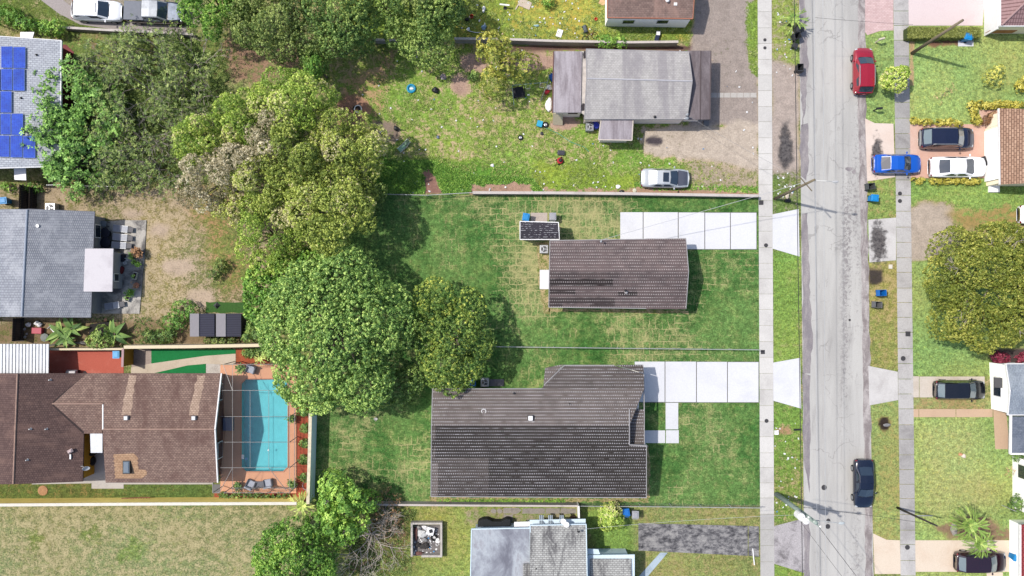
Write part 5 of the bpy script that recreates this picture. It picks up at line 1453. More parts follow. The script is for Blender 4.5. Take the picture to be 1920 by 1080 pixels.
# --- grey-blue house with patio
blu = shingle('grey_blue_shingle', c(178, 181, 186), c(163, 166, 173), c(132, 135, 145), .16, .24, 0, c(202, 204, 208), .45, .6, tint=True, ms=.03)
b = W(-120, 596, 2.6); H2 = thing('house', "grey-blue shingled house with a white porch roof over its patio", 'house', (b.x, b.y, 0))
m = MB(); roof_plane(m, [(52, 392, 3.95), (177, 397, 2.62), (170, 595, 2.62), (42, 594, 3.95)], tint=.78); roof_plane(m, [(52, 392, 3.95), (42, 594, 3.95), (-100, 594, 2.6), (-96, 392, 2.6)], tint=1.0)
m.build('roof', blu, H2)
m = MB(); a, b_ = V3((51, 393, 3.97)), V3((41, 593, 3.97)); m.tube([a, b_], .1, 8); m.build('ridge_cap', plain('ridge_blue', c(176, 184, 198), .9), H2)
m = MB(); edge_trim(m, [(52, 392, 3.95), (177, 397, 2.62), (170, 595, 2.62), (42, 594, 3.95)], .06, .16, .02, False); m.build('fascia', plain('slate_trim', c(128, 130, 140), .7), H2)
m = MB(); m.prism([XY(-90, 400, 2.5), XY(171, 404, 2.5), XY(165, 588, 2.5), XY(-90, 588, 2.5)], -.1, 2.5); m.build('wall', grey_wall, H2)
m = MB(); q = [XY(x, y, 2.75) for x, y in ((158, 466), (213, 466), (211, 547), (156, 547), (153, 543), (154, 470))]; m.prism(q, 2.62, 2.78); m.build('porch_roof', concrete('porch_white', c(232, 226, 228), c(186, 178, 182), .6, .5, .06), H2, bevel=.04)
m = MB(); m.prism([XY(*p) for p in ((180, 472, 2.5), (207, 472, 2.5), (205, 541, 2.5), (178, 541, 2.5))], -.1, 2.6); m.build('porch_wall', plain('porch_wall', c(178, 178, 184), .85), H2)
m = MB(); p = W(74, 424, 3.5); m.lathe([(.12, 0), (.12, .25), (.16, .28)], p.x, p.y, 3.55, 10); m.build('roof_vent', trim_w, H2)
window(H2, (W(171, 432, 2.5).x, W(171, 432, 2.5).y), 1.3, 1.0, 'e'); window(H2, (W(206, 520, 2.5).x, W(206, 520, 2.5).y), .8, .9, 'e')

# --- brown house with the pool
brn = shingle('brown_shingle', c(164, 138, 124), c(138, 114, 104), c(102, 82, 76), .28, .17, 0, c(104, 78, 72), .65, .42, tint=True, streak=(1.4, .6, 1), ms=.02)
brn2 = shingle('brown_shingle_turned', c(120, 98, 92), c(102, 82, 78), c(82, 64, 62), .2, .2, 0, c(152, 122, 110), .4, .4, tint=True, streak=(.4, 1.5, 1), ms=.02)
b = W(-130, 905, 2.7); H3 = thing('house', "brown shingled house with crossing roofs, pool cage and yellow courtyard", 'house', (b.x, b.y, 0))
def zw(px): return 4.1 - (px - 30) * .0115
def zn(py): return 2.6 + (py - 700) * .0128
m = MB()
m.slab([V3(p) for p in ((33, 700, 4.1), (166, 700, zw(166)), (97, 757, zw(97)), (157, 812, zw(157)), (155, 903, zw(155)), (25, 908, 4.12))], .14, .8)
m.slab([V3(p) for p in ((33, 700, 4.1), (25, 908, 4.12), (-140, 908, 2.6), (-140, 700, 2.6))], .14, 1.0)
m.build('west_roof', brn2, H3)
m = MB()
m.slab([V3(p) for p in ((163, 700, 2.6), (415, 700, 2.6), (403, 805, zn(805)), (193, 805, zn(805)), (193, 757, zn(757)), (97, 757, zn(757)))], .14, .92)
m.slab([V3(p) for p in ((97, 757, 3.33), (193, 757, 3.33), (191, 813, 2.62), (157, 813, 2.62))], .14, .94)
ps = [(192, 805, 3.94), (403, 805, 3.94), (408, 905, 2.64), (198, 905, 2.64)]
m.slab([V3(p) for p in ps], .14, 1.0)
streak_m = shingle('streak_shingle', c(206, 180, 158), c(184, 158, 138), c(146, 120, 106), .28, .17, ms=.02)
def on_n(pts, tn, dz=.006): m.poly([W(x, y, zn(y) + dz) for x, y in pts][::-1], tn)
m.build('roof', brn, H3)
m = MB()
for x0, y0, lean in ((236, 778, 10), (363, 778, 12)):
    m = MB(); pts = ragged([(x0 - 9, y0), (x0 + 9, y0), (x0 + 9 + lean, 704), (x0 - 5 + lean, 704)], 1.6, 7, int(x0))
    m.poly([W(x, y, zn(y) + .006) for x, y in pts][::-1], .95); m.build('rain_streak', streak_m, H3)

m = MB(); e = []
for x, y in ((213, 852), (250, 850), (258, 856), (259, 880), (274, 881), (275, 890), (266, 897), (216, 897)): e.append((x, y))
stp = []
for i in range(len(e)):
    a, b_ = e[i], e[(i + 1) % len(e)]; L = math.hypot(b_[0] - a[0], b_[1] - a[1]); k_ = max(1, int(L / 4))
    for j in range(k_):
        t_ = j / k_; o = 1.2 if j % 2 else -1.2
        stp.append((a[0] + (b_[0] - a[0]) * t_ + (o if abs(b_[1] - a[1]) > abs(b_[0] - a[0]) else 0), a[1] + (b_[1] - a[1]) * t_))
m.poly([W(x, y, 3.94 - (y - 805) * .013 + .012) for x, y in stp][::-1], .9)
m.build('mended_patch', shingle('tan_shingle', c(206, 170, 136), c(190, 152, 120), c(150, 116, 92), .3, .18, ms=.015), H3)
m = MB(); p = W(237.5, 876, 3.2); m.box(p.x, p.y, 2.95, .72, 1.25, .32); sk = m.build('skylight', dark_metal, H3, bevel=.03)
m = MB(); m.box(p.x, p.y, 3.275, .55, 1.05, .05, 0, .5, .7, .85); o = m.build('dome', glassy('skylight_glass', c(120, 134, 146), .05), None); o.parent = sk
for v in o.data.vertices: v.co -= H3.location
for px, py in ((236, 784), (363, 784)):
    m = MB(); p = W(px, py, zn(784) + .2); m.box(p.x, p.y, zn(784) - .05, .42, .42, .32, 0, .5, .9, .9); m.build('roof_vent', pale_metal, H3, bevel=.04)
for px, py in ((95, 712), (58, 804), (88, 804), (52, 862)): vent_pipe(H3, px, py, zw(px), .06, .28, pale_metal)
m = MB(); p = W(133, 845, zw(133)); m.tube([(p.x - .2, p.y, zw(133)), (p.x - .1, p.y, zw(133) + .4)], .03, 5); m.box(p.x + .05, p.y, zw(133) + .22, .55, .35, .14, .5, .5, .6, .4); m.build('roof_hood', plain('pinkish_metal', c(214, 190, 186), .6), H3)
m = MB(); p = W(133, 852, zw(133)); m.box(p.x, p.y - .2, zw(133) + .01, .12, .45, .12); m.build('pipe_boot', trim_w, H3)
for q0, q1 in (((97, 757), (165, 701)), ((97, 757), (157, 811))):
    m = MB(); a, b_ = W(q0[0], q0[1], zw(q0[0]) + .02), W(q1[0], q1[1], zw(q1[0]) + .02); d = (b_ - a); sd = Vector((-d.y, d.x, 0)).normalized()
    m.slab([a - sd * .05, b_ - sd * .42, b_ + sd * .1, a + sd * .05] if q1[1] > 757 else [a - sd * .05, b_ - sd * .1, b_ + sd * .42, a + sd * .05], .03); m.build('valley_shade', plain('valley_shade_brown', c(64, 50, 48), .95, amt=.3, scale=5), H3)  # shade of the crossing gable painted as dark strips along the valleys
m = MB(); edge_trim(m, [(415, 700, 2.62), (403, 805, 3.96), (408, 905, 2.66)], .1, .22, .03, False); m.build('fascia', trim_w, H3); m = MB(); edge_trim(m, [(193, 758, 3.33), (193, 805, 3.95)], .1, .5, .04, False)
m.build('fascia', trim_w, H3)
m = MB(); m.tube([W(98, 757, 3.35), W(193, 757, 3.36)], .08, 6); m.tube([W(194, 805, 3.96), W(402, 805, 3.96)], .08, 6); m.tube([W(33, 701, 4.12), W(25, 907, 4.13)], .1, 6)
m.build('ridge_cap', plain('tan_ridge', c(176, 144, 128), .9, amt=.25, scale=3), H3)
m = MB(); q = [(-130, 706), (404, 706), (398, 899), (204, 899), (204, 806), (150, 806), (150, 899), (-130, 899)]
m.prism([XY(x, y, 2.45) for x, y in q], -.1, 2.46); m.build('wall', plain('brown_render', c(140, 100, 84), .88), H3)
m = MB(); m.prism([XY(150.4, 814, 2.4), XY(151.6, 814, 2.4), XY(151.6, 899, 2.4), XY(150.4, 899, 2.4)], -.05, 2.44); m.build('courtyard_wall', yellow_wall, H3)
m = MB(); m.slab([W(169, 813, 2.5), W(192, 813, 2.5), W(192, 849, 2.35), W(170, 849, 2.35)], .08); m.build('courtyard_awning', plain('awning_white', c(244, 246, 250), .6), H3)
for py in (738, 848): window(H3, (W(404, py, 2.45).x, W(404, py, 2.45).y), 1.6, 1.2, 'e', .8)
fl = concrete('court_floor', c(214, 206, 198), c(176, 168, 160), .5, .6, .1)
struct(sheet('patio', [(156, 846), (200, 846), (200, 902), (232, 902), (232, 916), (172, 916), (172, 906), (60, 908), (60, 900), (156, 897)], .03, fl))
struct(sheet('path', rect(232, 901, 400, 908), .025, fl))

# --- houses on the right edge
tile_p = NT('mauve_tile', .85, .2)
x_, y_, z_ = tile_p.xyz()
ev = tile_p.math('FRACT', tile_p.math('DIVIDE', y_, .33)); eu = tile_p.math('FRACT', tile_p.math('DIVIDE', x_, .26))
tile_p.color(tile_p.mix(tile_p.math('MULTIPLY', tile_p.math('LESS_THAN', ev, .28), .75), tile_p.vary(c(176, 142, 140), 4, .2), c(106, 72, 72)))
tile_q = NT('mauve_tile_turned', .85, .2)
x_, y_, z_ = tile_q.xyz()
ev = tile_q.math('FRACT', tile_q.math('DIVIDE', y_, .36)); eu = tile_q.math('FRACT', tile_q.math('DIVIDE', x_, .24))
tile_q.color(tile_q.mix(tile_q.math('MULTIPLY', tile_q.math('MAXIMUM', tile_q.math('LESS_THAN', eu, .3), tile_q.math('LESS_THAN', ev, .2)), .7), tile_q.vary(c(168, 136, 136), 4, .2), c(96, 68, 72)))
b = W(1877, 48, 0); H9 = thing('house', "mauve tile-roofed house in the top right corner with cream walls", 'house', (b.x, b.y, 0))
m = MB(); m.slab([V3(p) for p in ((1877, 48, 2.7), (1877, -160, 2.7), (1990, -60, 4.6))], .16, .8); m.build('roof', tile_p.m, H9)
m = MB(); m.slab([V3(p) for p in ((1877, 48, 2.7), (1990, -60, 4.6), (2060, -60, 4.6), (2060, 48, 2.7))], .16, .8); m.build('hip_roof', tile_q.m, H9)
m = MB(); m.tube([V3((1878, 47, 2.75)), V3((1990, -60, 4.65))], .11, 8); m.build('hip_ridge', plain('mauve_ridge', c(182, 148, 146), .85), H9)
m = MB(); edge_trim(m, [(1876, -160, 2.7), (1876, 48, 2.7), (2060, 48, 2.7)], .14, .22, .0, False); m.build('fascia', trim_w, H9)
m = MB(); m.prism([XY(1878, 46, 2.6), XY(2050, 46, 2.6), XY(2050, -150, 2.6), XY(1878, -150, 2.6)], -.1, 2.55); m.build('wall', cream_wall, H9)
m = MB(); p = W(1878, 5, 2.6); m.box(p.x - .02, p.y, .02, .1, 4.6, 2.1); m.build('garage_door', trim_w, H9)
m = MB(); p = W(1902, 46, 2.6); m.box(p.x, p.y - .02, .25, 2.6, .05, .8); m.build('rust_stain', plain('rust_stain', c(206, 140, 84), .9, amt=.35, scale=1.5), H9)

tan_t = NT('tan_tile', .88, .2)
vv_ = tan_t.mapping(tan_t.co(), rot=(0, 0, math.pi / 2))
bc, bf = tan_t.brick(c(206, 170, 144), c(180, 144, 120), c(126, 96, 80), .42, .20, .035, vv_)
tan_t.color(tan_t.vary(bc, 3, .2)); 
b = W(1874, 346, 0); H10 = thing('house', "tan tile-roofed house with white garage door behind three parked cars", 'house', (b.x, b.y, 0))
m = MB(); m.slab([V3(p) for p in ((1874, 203, 2.7), (1876, 346, 2.7), (1990, 340, 4.4), (1990, 206, 4.4))], .16, .8); m.slab([V3(p) for p in ((1990, 340, 4.4), (1990, 206, 4.4), (2080, 203, 2.7), (2080, 346, 2.7))], .16, .8); m.build('roof', tan_t.m, H10)
m = MB(); edge_trim(m, [(1874, 203, 2.7), (1876, 346, 2.7)], .12, .22, .0, False); m.build('fascia', trim_w, H10)
m = MB(); m.prism([XY(1879, 232, 2.6), XY(2070, 232, 2.6), XY(2070, 342, 2.6), XY(1881, 342, 2.6)], -.1, 2.55); m.prism([XY(1881, 208, 2.6), XY(2070, 208, 2.6), XY(2070, 231, 2.6), XY(1881, 231, 2.6)], -.1, 2.55)
m.build('wall', cream_wall, H10)
m = MB(); p = W(1879, 285, 2.6); m.box(p.x - .03, p.y, .02, .1, 4.9, 2.2); m.build('garage_door', plain('garage_white', c(252, 252, 250, 1.1), .6), H10)
m = MB(); m.box(*XY(1862, 354, 0), 0, 1.0, .7, .25); m.build('step', white_wall, H10)

slate = shingle('slate_shingle', c(168, 178, 188), c(150, 160, 172), c(124, 132, 146), .3, .16, math.pi / 2, c(196, 204, 212), .5, .4)
slate_d = shingle('dark_slate_shingle', c(128, 136, 150), c(112, 120, 134), c(92, 100, 116), .3, .16, 0, c(160, 166, 176), .4, .4)
H11, q11 = gable_ew('house', "white house with slate-blue roof at the right edge below the olive tree", [(1886, 682, 2.75), (2060, 682, 2.75), (2060, 778, 2.75), (1890, 778, 2.75)],
    [(1894, 733, 3.5), (2064, 733, 3.5)], slate, plain('bright_white_wall', c(252, 252, 246, 1.1), .8, amt=.05), .14, trim=trim_w)
m = MB(); m.slab([W(1897, 781, 2.5), W(2050, 781, 2.5), W(2050, 850, 2.3), W(1896, 850, 2.3)], .1); m.build('porch_roof', slate_d, H11)
m = MB(); edge_trim(m, [(1896, 779, 2.52), (1895, 851, 2.34), (2050, 851, 2.34)], .16, .22, .03, False); m.build('porch_trim', trim_w, H11)
m = MB()
for py in (786, 806, 826, 846):
    p = W(1898, py, 0); m.tube([(p.x, p.y, 0), (p.x, p.y, 2.3)], .05, 6)
m.build('porch_post', trim_w, H11)
wn_ = window(H11, (q11[0][0], W(1880, 727, 2).y), 1.9, 1.2, 'w', .75)
m = MB(); p = (q11[0][0], W(1880, 718, 2).y); m.slab([(p[0] - .02, p[1] + .48, 2.05), (p[0] - .02, p[1] - .48, 2.05), (p[0] - .55, p[1] - .48, 1.65), (p[0] - .55, p[1] + .48, 1.65)], .04); m.build('shutter', dark_metal, H11)
b = W(1902, 958, 0); H12 = thing('house', "white-walled house barely showing at the lower right edge", 'house', (b.x, b.y, 0))
m = MB(); m.prism([XY(1932, 866, 2.6), XY(2060, 866, 2.6), XY(2060, 966, 2.6), XY(1932, 966, 2.6)], -.1, 2.6); m.build('wall', white_wall, H12)
m = MB(); m.slab([W(1940, 860, 2.7), W(1942, 972, 2.7), W(2010, 972, 3.9), W(2010, 860, 3.9)], .14, .8); m.slab([W(2010, 972, 3.9), W(2010, 860, 3.9), W(2076, 860, 2.7), W(2076, 972, 2.7)], .14, .8); m.build('roof', slate_d, H12)
window(H12, (W(1932, 890, 2.6).x, W(1932, 890, 2.6).y), 1.4, 1.2, 'w', .9)
b = W(1898, 1084, 0); H13 = thing('house', "red-roofed white house in the bottom right corner", 'house', (b.x, b.y, 0))
m = MB(); m.prism([XY(1926, 990, 2.6), XY(2060, 990, 2.6), XY(2060, 1180, 2.6), XY(1926, 1180, 2.6)], -.1, 2.55); m.build('wall', plain('bright_white_wall', c(252, 252, 246, 1.1), .8), H13)
m = MB(); m.slab([W(1915, 984, 2.7), W(1915, 1190, 2.7), W(2000, 1190, 4.0), W(2000, 984, 4.0)], .14, .8); m.slab([W(2000, 1190, 4.0), W(2000, 984, 4.0), W(2076, 984, 2.7), W(2076, 1190, 2.7)], .14, .8)
m.build('roof', shingle('red_tile', c(176, 84, 84), c(156, 70, 72), c(110, 44, 48), .4, .2, math.pi / 2, ms=.03), H13)
m = MB(); edge_trim(m, [(1914, 984, 2.7), (1914, 1190, 2.7)], .12, .22, .0, False); m.build('fascia', trim_w, H13)

# --- pale grey house cut by the bottom edge
n = NT('blotched_membrane', .9, .2)
f = n.noise(.32, 6, .66, n.mapping(n.co(), scale=(1.2, .8, 1)), .6)
n.color(n.vary(n.ramp(f, [(.34, c(128, 129, 140)), (.46, c(162, 165, 174)), (.58, c(196, 202, 208)), (.70, c(158, 154, 162))]), 5, .08))
memb = n.m
blk = shingle('mossy_white_tile', c(212, 212, 206), c(190, 190, 185), c(150, 148, 145), .34, .18, 0, c(98, 96, 98), .9, .6, streak=(1.5, .4, 1), ms=.03)
b = W(884, 1085, 0); H8 = thing('house', "pale grey house with mossy tiles and a membrane roof at the bottom edge", 'house', (b.x, b.y, 0))
m = MB(); m.slab([W(884, 992, 2.75), W(993, 990, 2.75), W(993, 1160, 2.75), W(881, 1160, 2.75)], .16); m.build('flat_roof', memb, H8)
m = MB(); m.slab([W(994, 985, 2.95), W(1099, 983, 2.95), W(1101, 1090, 3.6), W(993, 1090, 3.6)], .16); m.slab([W(994, 1090, 3.6), W(1101, 1090, 3.6), W(1101, 1180, 2.9), W(994, 1180, 2.9)], .16); m.slab([W(981, 1058, 3.0), W(993.5, 1058, 3.02), W(993.5, 1160, 3.1), W(981, 1160, 3.1)], .2); m.build('roof', blk, H8)
m = MB(); m.slab([W(1107, 1048, 2.42), W(1184, 1048, 2.42), W(1184, 1150, 2.7), W(1107, 1150, 2.7)], .12); m.build('porch_roof', blk, H8)
m = MB(); m.slab([W(1101, 1041, 2.3), W(1190, 1040, 2.3), W(1190, 1150, 2.3), W(1101, 1150, 2.3)], .14); m.build('porch_slab', blue_wall, H8)
m = MB(); m.slab([W(1101, 1029, 2.2), W(1122, 1030, 2.2), W(1125, 1039, 2.2), W(1101, 1039, 2.2)], .1); m.build('awning', blue_wall, H8)
m = MB(); edge_trim(m, [(881, 1160, 2.75), (884, 992, 2.75), (993, 990, 2.75)], .09, .2, .04, False); edge_trim(m, [(994, 1058, 3.1), (994, 985, 2.97), (1099, 983, 2.97), (1101, 1090, 3.6)], .08, .24, .04, False); m.build('fascia', blue_wall, H8)
m = MB(); m.prism([XY(890, 998, 2.6), XY(990, 996, 2.6), XY(990, 990, 2.6), XY(1094, 989, 2.6), XY(1096, 1046, 2.6), XY(1180, 1046, 2.6), XY(1180, 1150, 2.6), XY(890, 1150, 2.6)], -.1, 2.28); m.prism([XY(890, 998, 2.6), XY(1090, 996, 2.6), XY(1092, 1150, 2.6), XY(890, 1150, 2.6)], 2.27, 2.62); m.build('wall', blue_wall, H8)
m = MB(); m.slab([W(993, 975, 2.3), W(1098, 973, 2.3), W(1098, 986, 2.3), W(993, 986, 2.3)], .1); m.build('ledge', blue_wall, H8)
m = MB(); m.slab([W(964, 979, 2.0), W(993, 978, 2.0), W(993, 990, 2.0), W(964, 990, 2.0)], .1); m.build('ledge', trim_w, H8)
stripe = NT('striped_awning', .6, .3)
sx_, sy_, sz_ = stripe.xyz(); stripe.color(stripe.mix(stripe.math('LESS_THAN', stripe.math('FRACT', stripe.math('DIVIDE', sx_, .17)), .45), c(196, 208, 214), c(92, 100, 108)))
for px in (1015, 1032, 1053):
    m = MB(); m.slab([W(px - 4, 966, 1.9), W(px + 4, 966, 1.9), W(px + 4, 983, 2.6), W(px - 4, 983, 2.6)], .06); m.build('striped_awning', stripe.m, H8)
m = MB()
for px, py, r_ in ((1056, 977, .27), (1062, 983, .27)):
    p = W(px, py, 3.1); m.lathe([(.03, -.35), (.03, 0), (.05, .02), (r_ * .7, .06), (r_, .14), (r_ * .95, .16), (r_ * .6, .1), (.04, .06)], p.x, p.y, 3.1, 16)
m.build('satellite_dish', trim_w, H8, smooth=True)
m = MB(); p = W(1082, 993, 3.2); m.tube([(p.x, p.y, 2.9), (p.x, p.y, 3.6), (p.x + .2, p.y, 3.7)], .04, 6); m.lump(p.x + .12, p.y - .05, 3.65, .14, .1, .1); m.build('weatherhead', dark_metal, H8)
vent_pipe(H8, 1005, 1066, 3.4, .06, .15)

# --- twin garden sheds
shed_d = plain('shed_dark', c(74, 72, 86), .7, amt=.1); shed_l = plain('shed_light', c(146, 142, 146), .8, amt=.08)
n = NT('ribbed_roof', .6, .4); x_, y_, z_ = n.xyz(); n.color(n.mix(n.math('LESS_THAN', n.math('FRACT', n.math('DIVIDE', y_, .22)), .18), c(80, 78, 94), c(50, 48, 60))); rib_d = n.m
for i, (x0, xm, x1, lb) in enumerate(((356, 373, 402, "left of two small gabled garden sheds side by side"), (405, 423, 452, "right of two small gabled garden sheds side by side"))):
    b = W(x0, 632, 0); s_ = thing('shed', lb, 'shed', (b.x, b.y, 0), 0, 'twin garden sheds')
    m = MB(); m.slab([W(x0, 588, 1.8), W(xm, 588, 2.25), W(xm, 631, 2.25), W(x0, 631, 1.8)], .05); m.build('roof_panel', shed_l, s_)  # sunlit west half pale, east half dark: light put into the panel colours
    m = MB(); m.slab([W(xm, 588, 2.25), W(x1, 588, 1.7), W(x1, 631, 1.7), W(xm, 631, 2.25)], .05); m.build('ribbed_roof_panel', rib_d, s_)
    m = MB(); m.tube([W(xm, 588, 2.27), W(xm, 631, 2.27)], .04, 6); m.build('ridge_cap', shed_l, s_)
    m = MB(); m.prism([XY(x0 + 2, 590, 1.7), XY(x1 - 2, 590, 1.7), XY(x1 - 2, 629, 1.7), XY(x0 + 2, 629, 1.7)], 0, 1.62); m.build('wall', shed_d, s_)
    m = MB(); a, b2 = XY(x0 + 12, 590, 1.7), XY(x1 - 12, 590, 1.7); m.box((a[0] + b2[0]) / 2, a[1] + .03, .05, abs(b2[0] - a[0]), .06, 1.5); m.build('door', shed_l, s_)
# ------------------------------------------------------------------ vehicles
tyre_m = plain('tyre', c(30, 30, 32), .9)
rim_m = plain('rim', c(196, 198, 200), .35, .6)
lamp_m = glassy('head_lamp', c(220, 224, 228), .1)
tail_m = glassy('tail_lamp', c(130, 20, 22), .15)
carglass = glassy('car_glass', c(52, 66, 82), .04)
carglass_pale = glassy('car_glass_pale', c(128, 142, 146), .05)
def paint_m(name, col, rough=.25, metal=.0):
    return plain(name, col, rough, metal, .5, .05, 2, coat=1.0)
def interp(x, pts):
    for (a, va), (b, vb) in zip(pts, pts[1:]):
        if x <= b: return va + (vb - va) * max(0, (x - a) / (b - a))
    return pts[-1][1]
KIND = {
    # belt heights along the length (-.5 tail .. .5 nose), greenhouse stations: rear base, roof rear, roof front, cowl
    'sedan': dict(belt=[(-.5, .86), (-.44, .98), (-.3, 1.0), (.0, .95), (.22, .98), (.40, .86), (.5, .66)], gh=(-.36, -.19, .08, .25), H=1.46, rear_h=.03),
    'suv': dict(belt=[(-.5, .98), (-.44, 1.05), (.0, 1.03), (.24, 1.08), (.41, .96), (.5, .74)], gh=(-.475, -.38, .10, .27), H=1.70, rear_h=.10),
    'pickup': dict(belt=[(-.5, 1.02), (-.47, 1.05), (.0, 1.05), (.26, 1.12), (.44, 1.04), (.5, .8)], gh=(-.16, -.14, .12, .24), H=1.84, rear_h=.08),
}
def car(name, label, cat, px, py, heading, L, Wd, kind, paint, roof=None, hood=None, glass=None, rear_glass=None, sunroof=None, rails=False, group='parked vehicles', H=None, spoiler=False, chrome=False, dz=.8):
    K = KIND[kind]; H = H or K['H']; w = Wd / 2
    g = W(px, py, dz); g.z = .02
    root = thing(name, label, cat, g, heading, group)
    roof = roof or paint; glass = glass or carglass; rear_glass = rear_glass or glass
    # body shell
    xs = [-.5, -.492, -.47, -.42, -.34, -.22, -.1, .02, .14, .25, .34, .41, .46, .487, .5]
    wf = [.70, .84, .92, .965, .99, 1, 1, 1, 1, .995, .98, .945, .88, .78, .62]
    m = MB(); sec = []
    for x, f in zip(xs, wf):
        zb = interp(x, K['belt']); e = abs(x) > .485
        ww = w * f; X = x * L
        zlo = .34 if e else .2
        half = [(ww * .84, zlo), (ww * .985, .42), (ww, .62), (ww * .975, zb - .09), (ww * .92, zb - .015), (ww * .72, zb + .03), (ww * .36, zb + .055), (0, zb + .062)]
        ring = [(X, -y, z) for y, z in half] + [(X, y, z) for y, z in half[-2::-1]]
        sec.append(ring)
    k = len(sec[0]); V = [p for s_ in sec for p in s_]; F = []
    for i in range(len(sec) - 1):
        for j in range(k - 1): F.append((i * k + j, (i + 1) * k + j, (i + 1) * k + j + 1, i * k + j + 1))
        F.append((i * k, i * k + k - 1, (i + 1) * k + k - 1, (i + 1) * k))
    F.append(tuple(range(k))[::-1]); F.append(tuple(range((len(sec) - 1) * k, len(sec) * k)))
    m.add(V, F)
    m.build('body', paint, root, smooth=True, world=False)
    # greenhouse
    xr, x2, x1, x0 = [q * L for q in K['gh']]
    zb0 = interp(K['gh'][3], K['belt']) + .05; zb3 = interp(K['gh'][0], K['belt']) + K['rear_h']
    rf = (.735 if kind == 'sedan' else .79) * w
    st = [(xr, zb3, .80, .70), (x2, H - .06, rf / w, rf / w - .07), ((x1 + x2) / 2, H, rf / w * 1.01, rf / w - .06), (x1, H - .055, rf / w, rf / w - .07), (x0, zb0, .86, .79)]
    V = []
    for i, (x, z, fe, fi) in enumerate(st):
        zb = interp(x / L, K['belt']) - .06; yb = .955 if 0 < i < 4 else .90
        drop = .05 if 0 < i < 4 else .01
        bow = .10 if i == 4 else (.05 if i == 3 else (-.06 if i < 1 else 0))
        for y, zz, o in ((-yb, zb, -bow), (-fe, z - drop, -bow), (-fi, z, -bow * .6), (0, z + (.035 if 0 < i < 4 else .0), bow * .5), (fi, z, -bow * .6), (fe, z - drop, -bow), (yb, zb, -bow)):
            V.append((x + o, y * w, zz))
    F = []
    for i in range(4):
        for j in range(6): F.append((i * 7 + j, (i + 1) * 7 + j, (i + 1) * 7 + j + 1, i * 7 + j + 1))
    m = MB().add(V, F); m.add([V[0], V[1], V[2], V[3], V[4], V[5], V[6]], [(0, 1, 2, 3, 4, 5, 6)]); m.build('cabin', roof, root, smooth=False, world=False)
    Vv = [Vector(p) for p in V]
    def glasspane(nm, q, off, mt, shrink=.06):
        c0 = sum(q, Vector()) / len(q); q = [p.lerp(c0, shrink) for p in q]
        q = [p + off for p in q]
        MB().add(q, [tuple(range(len(q)))]).build(nm, mt, root, world=False)
    def strip(i, j0, j1): return Vv[i * 7 + j0: i * 7 + j1 + 1]
    ws = strip(4, 2, 4) + strip(3, 2, 4)[::-1]
    glasspane('windshield', ws, Vector((.03, 0, .022)), glass, .05)
    rw = strip(0, 2, 4)[::-1] + strip(1, 2, 4)
    glasspane('rear_window', rw, Vector((-.03, 0, .022)), rear_glass, .07)
    for s_, (jb, jt) in ((-1, (0, 1)), (1, (6, 5))):
        a, b, c_, d = Vv[7 * 0 + jb], Vv[7 * 1 + jt], Vv[7 * 3 + jt], Vv[7 * 4 + jb]
        lb = a.lerp(d, .12); rb = a.lerp(d, .90); up = .14
        for (u0, u1) in ((.0, .48), (.52, 1.0)):
            q = [lb.lerp(rb, u0) + Vector((0, 0, .1)), lb.lerp(rb, u1) + Vector((0, 0, .1)), b.lerp(c_, u1), b.lerp(c_, u0)]
            q = [p.lerp(b.lerp(c_, .5), .02) for p in q]
            if s_ > 0: q = q[::-1]
            n_ = (q[1] - q[0]).cross(q[2] - q[0]).normalized()
            if n_.y * s_ < 0: n_ = -n_
            glasspane('side_window', q, n_ * .02, carglass, .09)
    if hood:
        q = []
        zb = lambda x: interp(x, K['belt']) + .075
        P = []; xs_ = [.255, .30, .35, .40, .44, .465]; ysf = [-.80, -.4, 0, .4, .80]
        for x in xs_:
            for y in ysf: P.append((x * L, y * w * (1 - max(0, x - .3) * .9), zb(x) - abs(y) ** 2 * .055))
        F = [(i * 5 + j, (i + 1) * 5 + j, (i + 1) * 5 + j + 1, i * 5 + j + 1) for i in range(5) for j in range(4)]
        MB().add(P, F).build('hood', hood, root, smooth=True, world=False)
    if sunroof:
        m = MB(); m.box(x1 - .42, 0, H + .0, .55, w * .95, .035); m.build('sunroof', sunroof, root, world=False)
    if rails:
        for s_ in (-1, 1):
            m = MB(); m.tube([(x2 + .1, s_ * rf * .95, H - .03), (x2 + .3, s_ * rf * .95, H + .05), (x1 - .3, s_ * rf * .95, H + .05), (x1 - .1, s_ * rf * .95, H - .03)], .025, 6); m.build('roof_rail', pale_metal, root, world=False)
    for s_ in (-1, 1):
        m = MB(); m.lump(x0 - .32, s_ * (w + .10), 1.02, .09, .12, .07, 8, 5, .05); m.build('mirror', paint, root, world=False)
        m = MB(); m.lump(.462 * L, s_ * w * .70, interp(.46, K['belt']) - .06, .13, .17, .07, 10, 6, .0); m.build('headlight', lamp_m, root, world=False)
        m = MB(); m.lump(-.478 * L, s_ * w * .76, interp(-.47, K['belt']) - .10, .10, .18, .09, 10, 6, .0); m.build('tail_light', tail_m, root, world=False)
        for fx in (-.30, .31):
            m = MB(); m.lathe([(.22, -.1), (.32, -.09), (.335, 0), (.32, .09), (.22, .1)], fx * L, s_ * (w - .085), .33, 18, axis='y'); wh = m.build('wheel', tyre_m, root, smooth=True, world=False)
            m = MB(); m.lathe([(.20, -.112), (.215, -.105), (.215, .105), (.20, .112)], fx * L, s_ * (w - .085), .33, 14, axis='y'); rm = m.build('rim', rim_m, wh, world=False)
    if spoiler:
        m = MB(); m.box(-.475 * L, 0, 1.04, .16, w * 1.5, .04); m.build('spoiler', paint, root, world=False)
    if chrome:
        m = MB(); m.box(-.497 * L, 0, .62, .08, w * 1.5, .12); m.build('bumper_trim', pale_metal, root, world=False, bevel=.02)
